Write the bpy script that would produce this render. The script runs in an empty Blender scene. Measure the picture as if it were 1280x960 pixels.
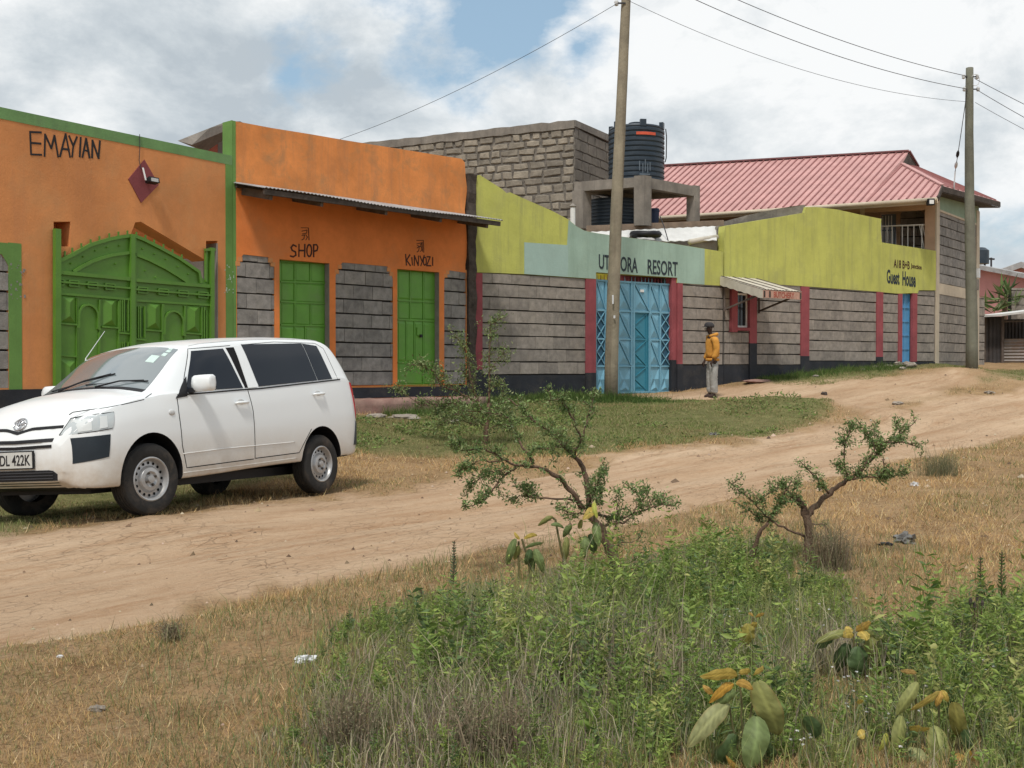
import bpy, bmesh, math, random
import numpy as np
from mathutils import Vector, Matrix
random.seed(7); np.random.seed(7)
R = math.radians
S = bpy.context.scene
COL = S.collection
# ------------------------------------------------------------------ camera
F = 1400.0; PITCH = math.atan(20 / F); CZ = 1.5      # focal length and principal offset measured on the 1280 px photograph
cam_d = bpy.data.cameras.new('camera'); cam = bpy.data.objects.new('camera', cam_d); COL.objects.link(cam)
cam_d.sensor_width = 36; cam_d.lens = 36 * F / 1280; cam_d.clip_start = 0.1; cam_d.clip_end = 6000
cam.location = (0, 0, CZ); cam.rotation_euler = (math.pi / 2 - PITCH, 0, 0)
S.camera = cam
S.render.resolution_x = 1024; S.render.resolution_y = 768
# ------------------------------------------------------------------ sky and sun
SUN_EL, SUN_AZ = R(60), R(195)        # azimuth clockwise from +Y
S.view_settings.view_transform = 'Standard'; S.view_settings.look = 'None'
S.view_settings.exposure = 0.16; S.view_settings.gamma = 1.0
W = bpy.data.worlds.new('World'); S.world = W; W.use_nodes = True
def build_sky():
    nt = W.node_tree; N = nt.nodes; L = nt.links; N.clear()
    def nd(t, **k):
        n = N.new(t)
        for a, b in k.items(): setattr(n, a, b)
        return n
    out = nd('ShaderNodeOutputWorld'); sky = nd('ShaderNodeTexSky', sky_type='NISHITA')
    sky.sun_disc = False; sky.sun_elevation = SUN_EL; sky.sun_rotation = SUN_AZ; sky.air_density = 1.2; sky.dust_density = 2.0
    bg1 = nd('ShaderNodeBackground'); bg1.inputs[1].default_value = 0.10
    hs = nd('ShaderNodeMixRGB', blend_type='MIX'); hs.inputs[0].default_value = 0.5; hs.inputs[2].default_value = (4.0, 5.9, 7.5, 1)
    L.new(sky.outputs[0], hs.inputs[1]); L.new(hs.outputs[0], bg1.inputs[0])
    tc = nd('ShaderNodeTexCoord')
    mp = nd('ShaderNodeMapping'); mp.inputs['Scale'].default_value = (1, 1, 1.6); mp.inputs['Location'].default_value = (2.3, 0.4, 0.75)
    L.new(tc.outputs['Generated'], mp.inputs[0])
    def noise(scale, det, rough, dist=0.0):
        n = nd('ShaderNodeTexNoise'); n.inputs['Scale'].default_value = scale; n.inputs['Detail'].default_value = det
        n.inputs['Roughness'].default_value = rough; n.inputs['Distortion'].default_value = dist
        L.new(mp.outputs[0], n.inputs['Vector']); return n
    n1 = noise(4.2, 12, 0.60, 0.1); n2 = noise(6.5, 12, 0.62, 0.15); n3 = noise(2.0, 6, 0.55, 0.2)
    def math_(op, a, b=None, clamp=False):
        m = nd('ShaderNodeMath', operation=op); m.use_clamp = clamp
        for i, v in enumerate((a, b)):
            if v is None: continue
            if isinstance(v, (int, float)): m.inputs[i].default_value = v
            else: L.new(v, m.inputs[i])
        return m.outputs[0]
    def ramp(v, pts):
        r = nd('ShaderNodeValToRGB'); cr = r.color_ramp
        while len(cr.elements) > 1: cr.elements.remove(cr.elements[-1])
        for i, (p, c) in enumerate(pts):
            e = cr.elements[0] if i == 0 else cr.elements.new(p)
            e.position = p; e.color = (c, c, c, 1) if isinstance(c, (int, float)) else (*c, 1)
        L.new(v, r.inputs[0]); return r.outputs[0]
    # gaps of open sky: the measured openings between the cloud banks
    gaps = None
    for d, rad, amt in (((0.0, 1, 0.325), 0.13, 0.85), ((0.06, 1, 0.285), 0.08, 0.7), ((-0.195, 1, 0.255), 0.07, 0.4), ((-0.03, 1, 0.235), 0.07, 0.45), ((0.06, 1, 0.22), 0.09, 0.35),
                        ((-0.9, 0.6, 0.5), 0.35, 0.8), ((0.8, -0.5, 0.6), 0.5, 0.8), ((0.1, 0.5, 0.9), 0.35, 0.6), ((-0.6, -0.8, 0.4), 0.35, 0.7)):
        v = Vector(d).normalized()
        vd = nd('ShaderNodeVectorMath', operation='DISTANCE'); vd.inputs[1].default_value = v
        L.new(tc.outputs['Generated'], vd.inputs[0])
        g = math_('MULTIPLY', math_('SUBTRACT', 1.0, math_('DIVIDE', vd.outputs['Value'], rad), clamp=True), amt)
        gaps = g if gaps is None else math_('MAXIMUM', gaps, g)
    dens = math_('SUBTRACT', math_('ADD', n1.outputs[0], 0.22), math_('MULTIPLY', gaps, 0.50))
    mask = ramp(dens, [(0.455, 0.0), (0.51, 0.5), (0.56, 0.92), (0.63, 1.0)])
    shade = math_('ADD', math_('MULTIPLY', n2.outputs[0], 0.55), math_('MULTIPLY', n3.outputs[0], 0.45))
    colr = ramp(shade, [(0.41, (0.45, 0.505, 0.55)), (0.46, (0.56, 0.61, 0.645)), (0.51, (0.70, 0.735, 0.755)), (0.565, (0.85, 0.865, 0.87))])
    bg2 = nd('ShaderNodeBackground'); bg2.inputs[1].default_value = 1.0; L.new(colr, bg2.inputs[0])
    mix = nd('ShaderNodeMixShader'); L.new(mask, mix.inputs[0]); L.new(bg1.outputs[0], mix.inputs[1]); L.new(bg2.outputs[0], mix.inputs[2])
    L.new(mix.outputs[0], out.inputs[0])
build_sky()
sl = bpy.data.lights.new('sun', 'SUN'); sl.energy = 2.6; sl.angle = R(8); sl.color = (1.0, 0.95, 0.88)
sun = bpy.data.objects.new('sun', sl); COL.objects.link(sun)
sdir = Vector((math.sin(SUN_AZ) * math.cos(SUN_EL), math.cos(SUN_AZ) * math.cos(SUN_EL), math.sin(SUN_EL)))
sun.rotation_euler = sdir.to_track_quat('Z', 'Y').to_euler(); sun.location = sdir * 60

# ------------------------------------------------------------------ pixel -> place
_cp, _sp = math.cos(PITCH), math.sin(PITCH)
def ray(px, py):
    x, u = (px - 640) / F, (480 - py) / F
    return Vector((x, _cp + u * _sp, -_sp + u * _cp))
def at(px, py, Y):
    d = ray(px, py); k = Y / d.y
    return Vector((d.x * k, Y, CZ + d.z * k))

class Plane:
    """vertical plane: origin, direction t (angle from +Y towards +X), outward normal n"""
    def __init__(s, ox, oy, deg):
        a = R(deg); s.o = Vector((ox, oy)); s.t = Vector((math.sin(a), math.cos(a)))
        s.n = Vector((s.t.y, -s.t.x))
        if s.n.dot(-s.o) < 0: s.n = -s.n
    def P(s, u, z, d=0.0):
        q = s.o + s.t * u + s.n * d
        return Vector((q.x, q.y, z))
    def uv(s, px, py, d=0.0):
        r = ray(px, py); r2 = Vector((r.x, r.y))
        k = (s.o + s.n * d).dot(s.n) / r2.dot(s.n)
        p = r2 * k
        return Vector(((p - s.o).dot(s.t), CZ + r.z * k))
    def at_px(s, px, d=0.0):
        u = s.uv(px, 460, d)[0]; q = s.P(u, 0, d); return q
    def shifted(s, du=0, dd=0):
        q = s.o + s.t * du + s.n * dd; p = Plane(q.x, q.y, 0); p.t = s.t; p.n = s.n; return p

def from_px(px, Y): return ((px - 640) / F * Y, Y)
_x, _y = from_px(522, 22)
PB = Plane(_x, _y, 43.1)                       # shop wall
_q = PB.at_px(292); PA = Plane(_q.x, _q.y, 33.0)   # gate wall, s<0 towards the camera
_q = PB.at_px(592); PC = Plane(_q.x + 0.03, _q.y + 0.05, 53.8)   # resort and guest house wall

# ------------------------------------------------------------------ object helpers
def props(o, label=None, cat=None, group=None, kind=None):
    if label: o['label'] = label
    if cat: o['category'] = cat
    if group: o['group'] = group
    if kind: o['kind'] = kind
    return o
def thing(name, label, cat, loc=(0, 0, 0), group=None, rot=None):
    o = bpy.data.objects.new(name, None); COL.objects.link(o); o.location = loc; o.empty_display_size = 0.2
    if rot is not None: o.rotation_euler = rot
    return props(o, label, cat, group)
def origin(o):
    v = Vector((0, 0, 0))
    while o is not None:
        v += o.location; o = o.parent
    return v
def link(name, me, mat, parent=None, kind=None, label=None):
    o = bpy.data.objects.new(name, me); COL.objects.link(o)
    if mat is not None:
        me.materials.clear()
        for m in (mat if isinstance(mat, (list, tuple)) else [mat]): me.materials.append(m)
    if parent is not None: o.parent = parent
    if kind: o['kind'] = kind
    if label: o['label'] = label
    return o
def finish(name, bm, mat, parent=None, world=True, smooth=False, kind=None, label=None, recalc=True):
    """bm in world coordinates (world=True) or in the parent's own coordinates"""
    if world and parent is not None:
        bmesh.ops.translate(bm, verts=bm.verts, vec=-origin(parent))
    if recalc: bmesh.ops.recalc_face_normals(bm, faces=bm.faces)
    me = bpy.data.meshes.new(name); bm.to_mesh(me); bm.free()
    if smooth:
        me.polygons.foreach_set('use_smooth', [True] * len(me.polygons))
        if smooth != True: me.set_sharp_from_angle(angle=R(smooth))
    return link(name, me, mat, parent, kind, label)
def NB(): return bmesh.new()
def hexa(bm, c, mi=0):
    """8 corners: 4 of one end then 4 of the other"""
    v = [bm.verts.new(p) for p in c]
    for f in ((0, 1, 2, 3), (7, 6, 5, 4), (0, 4, 5, 1), (1, 5, 6, 2), (2, 6, 7, 3), (3, 7, 4, 0)):
        fc = bm.faces.new([v[i] for i in f]); fc.material_index = mi
def box(bm, x0, x1, y0, y1, z0, z1, mi=0):
    hexa(bm, [(x0, y0, z0), (x1, y0, z0), (x1, y1, z0), (x0, y1, z0), (x0, y0, z1), (x1, y0, z1), (x1, y1, z1), (x0, y1, z1)], mi)
def pbox(bm, pl, u0, u1, z0, z1, d0, d1, mi=0):
    hexa(bm, [pl.P(u0, z0, d0), pl.P(u1, z0, d0), pl.P(u1, z0, d1), pl.P(u0, z0, d1), pl.P(u0, z1, d0), pl.P(u1, z1, d0), pl.P(u1, z1, d1), pl.P(u0, z1, d1)], mi)
def bar(bm, a, b, w, h=None, up=(0, 0, 1), mi=0):
    a, b = Vector(a), Vector(b); h = w if h is None else h
    d = (b - a).normalized(); s = d.cross(Vector(up))
    if s.length < 1e-4: s = d.cross(Vector((0, 1, 0)))
    s.normalize(); u = s.cross(d).normalized(); s = s * w / 2; u = u * h / 2
    hexa(bm, [a - s - u, a + s - u, a + s + u, a - s + u, b - s - u, b + s - u, b + s + u, b - s + u], mi)
def tube(bm, pts, rads, n=8, cap=True, mi=0, jit=0.0):
    pts = [Vector(p) for p in pts]
    if isinstance(rads, (int, float)): rads = [rads] * len(pts)
    rings = []; ref = Vector((0.13, 0.31, 0.94)).normalized()
    for i, p in enumerate(pts):
        d = (pts[min(i + 1, len(pts) - 1)] - pts[max(i - 1, 0)])
        if d.length < 1e-9: d = Vector((0, 0, 1))
        d.normalize()
        s = d.cross(ref)
        if s.length < 0.05: s = d.cross(Vector((1, 0, 0)))
        s.normalize(); u = s.cross(d)
        ring = []
        for k in range(n):
            a = 2 * math.pi * k / n; r = rads[i] * (1 + random.uniform(-jit, jit))
            ring.append(bm.verts.new(p + (s * math.cos(a) + u * math.sin(a)) * r))
        rings.append(ring)
    for i in range(len(rings) - 1):
        for k in range(n):
            f = bm.faces.new((rings[i][k], rings[i][(k + 1) % n], rings[i + 1][(k + 1) % n], rings[i + 1][k])); f.material_index = mi
    if cap:
        for r in (rings[0], rings[-1]):
            try: bm.faces.new(r).material_index = mi
            except ValueError: pass
def lathe(bm, prof, n=24, M=None, mi=0, cap=True):
    """prof = [(r, z)]"""
    M = M or Matrix(); rings = []
    for r, z in prof:
        rings.append([bm.verts.new(M @ Vector((r * math.cos(2 * math.pi * k / n), r * math.sin(2 * math.pi * k / n), z))) for k in range(n)])
    for i in range(len(rings) - 1):
        for k in range(n):
            f = bm.faces.new((rings[i][k], rings[i][(k + 1) % n], rings[i + 1][(k + 1) % n], rings[i + 1][k])); f.material_index = mi
    for r in ((rings[0], rings[-1]) if cap else ()):
        bm.faces.new(r).material_index = mi
def slab(bm, pl, outline, holes=(), d0=-0.2, d1=0.0, mi=0):
    """polygon with holes in (u, z) on a plane, solid between depths d0 and d1"""
    loops = [outline] + list(holes)
    pts = [p for lp in loops for p in lp]
    F_ = [bm.verts.new(pl.P(p[0], p[1], d1)) for p in pts]; B_ = [bm.verts.new(pl.P(p[0], p[1], d0)) for p in pts]
    us = sorted(set(round(p[0], 5) for p in pts))
    for a, b in zip(us, us[1:]):          # upright trapezoids between neighbouring corners
        if b - a < 2e-5: continue
        m = (a + b) / 2; cr = []
        for lp in loops:
            for p, q in zip(lp, list(lp[1:]) + [lp[0]]):
                if abs(p[0] - q[0]) > 1e-5 and min(p[0], q[0]) < m < max(p[0], q[0]):
                    f = lambda u: p[1] + (q[1] - p[1]) * (u - p[0]) / (q[0] - p[0])
                    cr.append((f(m), f(a), f(b)))
        cr.sort()
        for lo, hi in zip(cr[::2], cr[1::2]):
            for d, fl in ((d1, 0), (d0, 1)):
                c = [bm.verts.new(pl.P(u, z, d)) for u, z in ((a, lo[1]), (b, lo[2]), (b, hi[2]), (a, hi[1]))]
                bm.faces.new(c[::-1] if fl else c).material_index = mi
    k = 0
    for lp in loops:
        n = len(lp)
        for i in range(n):
            a, b = k + i, k + (i + 1) % n
            bm.faces.new((F_[a], F_[b], B_[b], B_[a])).material_index = mi
        k += n
def clip_poly(poly, clip):
    """Sutherland-Hodgman, clip convex"""
    def area(p): return sum(p[i][0] * p[(i + 1) % len(p)][1] - p[(i + 1) % len(p)][0] * p[i][1] for i in range(len(p)))
    if area(clip) < 0: clip = clip[::-1]
    out = list(poly)
    for i in range(len(clip)):
        a, b = clip[i], clip[(i + 1) % len(clip)]; src = out; out = []
        if not src: return []
        def ins(p): return (b[0] - a[0]) * (p[1] - a[1]) - (b[1] - a[1]) * (p[0] - a[0]) >= -1e-9
        for j in range(len(src)):
            p, q = src[j], src[(j + 1) % len(src)]
            if ins(p): out.append(p)
            if ins(p) != ins(q):
                d1 = (b[0] - a[0]) * (p[1] - a[1]) - (b[1] - a[1]) * (p[0] - a[0])
                d2 = (b[0] - a[0]) * (q[1] - a[1]) - (b[1] - a[1]) * (q[0] - a[0])
                t = d1 / (d1 - d2); out.append((p[0] + (q[0] - p[0]) * t, p[1] + (q[1] - p[1]) * t))
    res = []
    for p in out:
        if not res or math.hypot(p[0] - res[-1][0], p[1] - res[-1][1]) > 1e-3: res.append(p)
    if len(res) > 1 and math.hypot(res[0][0] - res[-1][0], res[0][1] - res[-1][1]) < 1e-3: res.pop()
    if len(res) < 3 or abs(area(res)) < 0.004: return []
    return res
def chamfer_block(pl, poly, d0, d1, inset=0.008, jit=0.0):
    """a block whose front face is slightly smaller than its outline"""
    bm = NB(); cx = sum(p[0] for p in poly) / len(poly); cz = sum(p[1] for p in poly) / len(poly)
    def ins(p, k):
        vx, vz = p[0] - cx, p[1] - cz; l = math.hypot(vx, vz)
        return (p[0] - vx / l * k, p[1] - vz / l * k)
    A = [bm.verts.new(pl.P(p[0], p[1], d0)) for p in poly]
    B = [bm.verts.new(pl.P(p[0], p[1], d1 - inset * 1.2)) for p in poly]
    C = [bm.verts.new(pl.P(*ins(p, inset * 1.6 + random.uniform(0, jit)), d1 + random.uniform(-jit, jit) * 0.5)) for p in poly]
    n = len(poly)
    for X, Y in ((A, B), (B, C)):
        for i in range(n): bm.faces.new((X[i], X[(i + 1) % n], Y[(i + 1) % n], Y[i]))
    bm.faces.new(C); bm.faces.new(A[::-1])
    return bm
def fill_blocks(pl, region, zbase, ch, bl, mat, parent, d0=-0.06, d1=0.0, gap=0.026, vgap=0.005, z0=None):
    us = [p[0] for p in region]; zs = [p[1] for p in region]; k = 0; z = zbase
    while z < max(zs):
        if z + ch > min(zs):
            u = min(us) - (bl * 0.5 if k % 2 else 0) - random.uniform(0, bl * 0.12)
            while u < max(us):
                l = bl * random.uniform(0.92, 1.08)
                g = gap * random.uniform(0.7, 1.35)
                poly = clip_poly([(u + vgap / 2, z + g / 2), (u + l - vgap / 2, z + g / 2 + random.uniform(-.004, .004)), (u + l - vgap / 2, z + ch - g / 2), (u + vgap / 2, z + ch - g / 2 + random.uniform(-.004, .004))], region)
                if poly:
                    bm = chamfer_block(pl, poly, d0, d1 + random.uniform(-0.006, 0.006), 0.004)
                    finish('stone_block', bm, mat, parent)
                u += l
        z += ch; k += 1
def stroke(bm, pl, pts, w, d, px=True, k0=[0]):
    q = [pl.uv(*p) if px else Vector(p) for p in pts]
    for a, b in zip(q, q[1:]):
        k0[0] = (k0[0] + 1) % 9; dd = d + 0.0003 * k0[0]
        t = (b - a); L = t.length
        if L < 1e-5: continue
        t /= L; n = Vector((-t.y, t.x)) * w / 2 * random.uniform(0.85, 1.1); t = t * w * 0.3
        c = [a - t - n, b + t - n, b + t + n, a - t + n]
        hexa(bm, [pl.P(p.x, p.y, 0.0005) for p in c] + [pl.P(p.x, p.y, dd) for p in c])
def text_on(name, s, pl, x0, y0, x1, y1, mat, parent, d=0.004, bold=0.02, y0r=None, y1r=None, shear=0.0, label=None):
    """letters filling the quad (x0,y0)-(x1,y1) px on the plane; y0r,y1r = right-hand top and bottom"""
    cu = bpy.data.curves.new(name, 'FONT'); cu.body = s; cu.size = 1; cu.offset = bold; cu.extrude = 0.5; cu.shear = shear; cu.resolution_u = 3
    o = bpy.data.objects.new('tmp', cu); COL.objects.link(o)
    bpy.context.view_layer.update()
    me = bpy.data.meshes.new_from_object(o.evaluated_get(bpy.context.evaluated_depsgraph_get()))
    bpy.data.objects.remove(o)
    n = len(me.vertices); co = np.empty(n * 3); me.vertices.foreach_get('co', co); co = co.reshape(-1, 3)
    mn, mx = co.min(0), co.max(0)
    tl, bl = pl.uv(x0, y0), pl.uv(x0, y1); tr, br = pl.uv(x1, y0r if y0r is not None else y0), pl.uv(x1, y1r if y1r is not None else y1)
    off = origin(parent)
    for i, v in enumerate(me.vertices):
        a = (co[i, 0] - mn[0]) / (mx[0] - mn[0]); b = (co[i, 1] - mn[1]) / (mx[1] - mn[1])
        lo = bl + (br - bl) * a; hi = tl + (tr - tl) * a; q = lo + (hi - lo) * b
        v.co = pl.P(q.x, q.y, 0.0005 if co[i, 2] < 0 else d) - off
    return link(name, me, mat, parent, label=label)

# ------------------------------------------------------------------ materials
def new_mat(name):
    m = bpy.data.materials.new(name); m.use_nodes = True; nt = m.node_tree
    b = nt.nodes['Principled BSDF']; return m, nt, b
def M_(name, col, rough=0.85, var=0.12, scale=6.0, bump=0.15, bscale=40.0, dirt=None, dirt_amt=0.5, dirt_scale=1.2, streak=None, streak_amt=0.4,
       objvar=0.0, metal=0.0, spec=0.3, wave=None, low=None, coat=0.0):
    """procedural surface: base colour with two noise scales, optional dirt patches, vertical rain streaks, object-to-object variation"""
    m, nt, b = new_mat(name); N, L = nt.nodes, nt.links
    geo = N.new('ShaderNodeNewGeometry'); P = geo.outputs['Position']
    if wave == 'local': P = N.new('ShaderNodeTexCoord').outputs['Object']
    def noise(sc, det=5, rg=0.6, vec=None, dist=0.0):
        n = N.new('ShaderNodeTexNoise'); n.inputs['Scale'].default_value = sc; n.inputs['Detail'].default_value = det; n.inputs['Roughness'].default_value = rg
        n.inputs['Distortion'].default_value = dist
        L.new(vec if vec is not None else P, n.inputs['Vector']); return n.outputs[0]
    def rmp(v, a, b_):
        r = N.new('ShaderNodeMapRange'); r.inputs[1].default_value = a; r.inputs[2].default_value = b_; L.new(v, r.inputs[0]); return r.outputs[0]
    def mixc(f, a, b_, mode='MIX'):
        x = N.new('ShaderNodeMixRGB'); x.blend_type = mode
        for i, v in enumerate((f, a, b_)):
            if isinstance(v, (int, float)): x.inputs[i].default_value = v
            elif isinstance(v, tuple): x.inputs[i].default_value = (*v, 1)
            else: L.new(v, x.inputs[i])
        return x.outputs[0]
    def mul(a, k):
        x = N.new('ShaderNodeMath'); x.operation = 'MULTIPLY'; L.new(a, x.inputs[0])
        if isinstance(k, (int, float)): x.inputs[1].default_value = k
        else: L.new(k, x.inputs[1])
        return x.outputs[0]
    lo = tuple(max(0, c * (1 - var * 1.6)) for c in col); hi = tuple(min(1, c * (1 + var)) for c in col)
    c = mixc(rmp(noise(scale, 6, 0.65), 0.3, 0.7), lo, hi)
    fine = rmp(noise(scale * 9, 4, 0.7), 0.3, 0.75)
    c = mixc(mul(fine, var * 1.2), c, tuple(x * 0.55 for x in col))
    if objvar:
        oi = N.new('ShaderNodeObjectInfo')
        c = mixc(1.0, c, mixc(oi.outputs['Random'], (1 - objvar,) * 3, (1 + objvar * 0.8, 1 + objvar * 0.75, 1 + objvar * 0.65)), 'MULTIPLY')
    if dirt:
        dm = rmp(noise(dirt_scale, 7, 0.7, dist=0.4), 0.5, 0.72)
        c = mixc(mul(dm, dirt_amt), c, dirt)
    if streak:
        mp = N.new('ShaderNodeMapping'); mp.inputs['Scale'].default_value = (5.5, 5.5, 0.45); L.new(P, mp.inputs[0])
        sm = rmp(noise(1.0, 6, 0.7, vec=mp.outputs[0]), 0.48, 0.75)
        c = mixc(mul(sm, streak_amt), c, streak)
    if low:   # splash dirt near the ground: (z0, z1, colour, amount)
        sp = N.new('ShaderNodeSeparateXYZ'); L.new(P, sp.inputs[0])
        lm = rmp(sp.outputs['Z'], low[1], low[0]); c = mixc(mul(mul(lm, rmp(noise(7, 5, .7), .25, .6)), low[3]), c, low[2])
    L.new(c, b.inputs['Base Color'])
    b.inputs['Roughness'].default_value = rough; b.inputs['Metallic'].default_value = metal
    b.inputs['Specular IOR Level'].default_value = spec
    if coat: b.inputs['Coat Weight'].default_value = coat; b.inputs['Coat Roughness'].default_value = 0.05
    if bump:
        bp = N.new('ShaderNodeBump'); bp.inputs['Strength'].default_value = bump; bp.inputs['Distance'].default_value = 0.02
        L.new(noise(bscale, 8, 0.7), bp.inputs['Height']); L.new(bp.outputs[0], b.inputs['Normal'])
    return m
def M_attr(name, rough=0.7, spec=0.25, trans=0.3, bright=1.0):
    """leaf / grass: colour carried by the 'col' attribute of each blade"""
    m, nt, b = new_mat(name); N, L = nt.nodes, nt.links
    a = N.new('ShaderNodeAttribute'); a.attribute_name = 'col'
    b.inputs['Roughness'].default_value = rough; b.inputs['Specular IOR Level'].default_value = spec
    L.new(a.outputs['Color'], b.inputs['Base Color'])
    if trans:
        t = N.new('ShaderNodeBsdfTranslucent'); L.new(a.outputs['Color'], t.inputs[0])
        mx = N.new('ShaderNodeMixShader'); mx.inputs[0].default_value = trans
        L.new(b.outputs[0], mx.inputs[1]); L.new(t.outputs[0], mx.inputs[2]); L.new(mx.outputs[0], nt.nodes['Material Output'].inputs[0])
    return m
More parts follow.
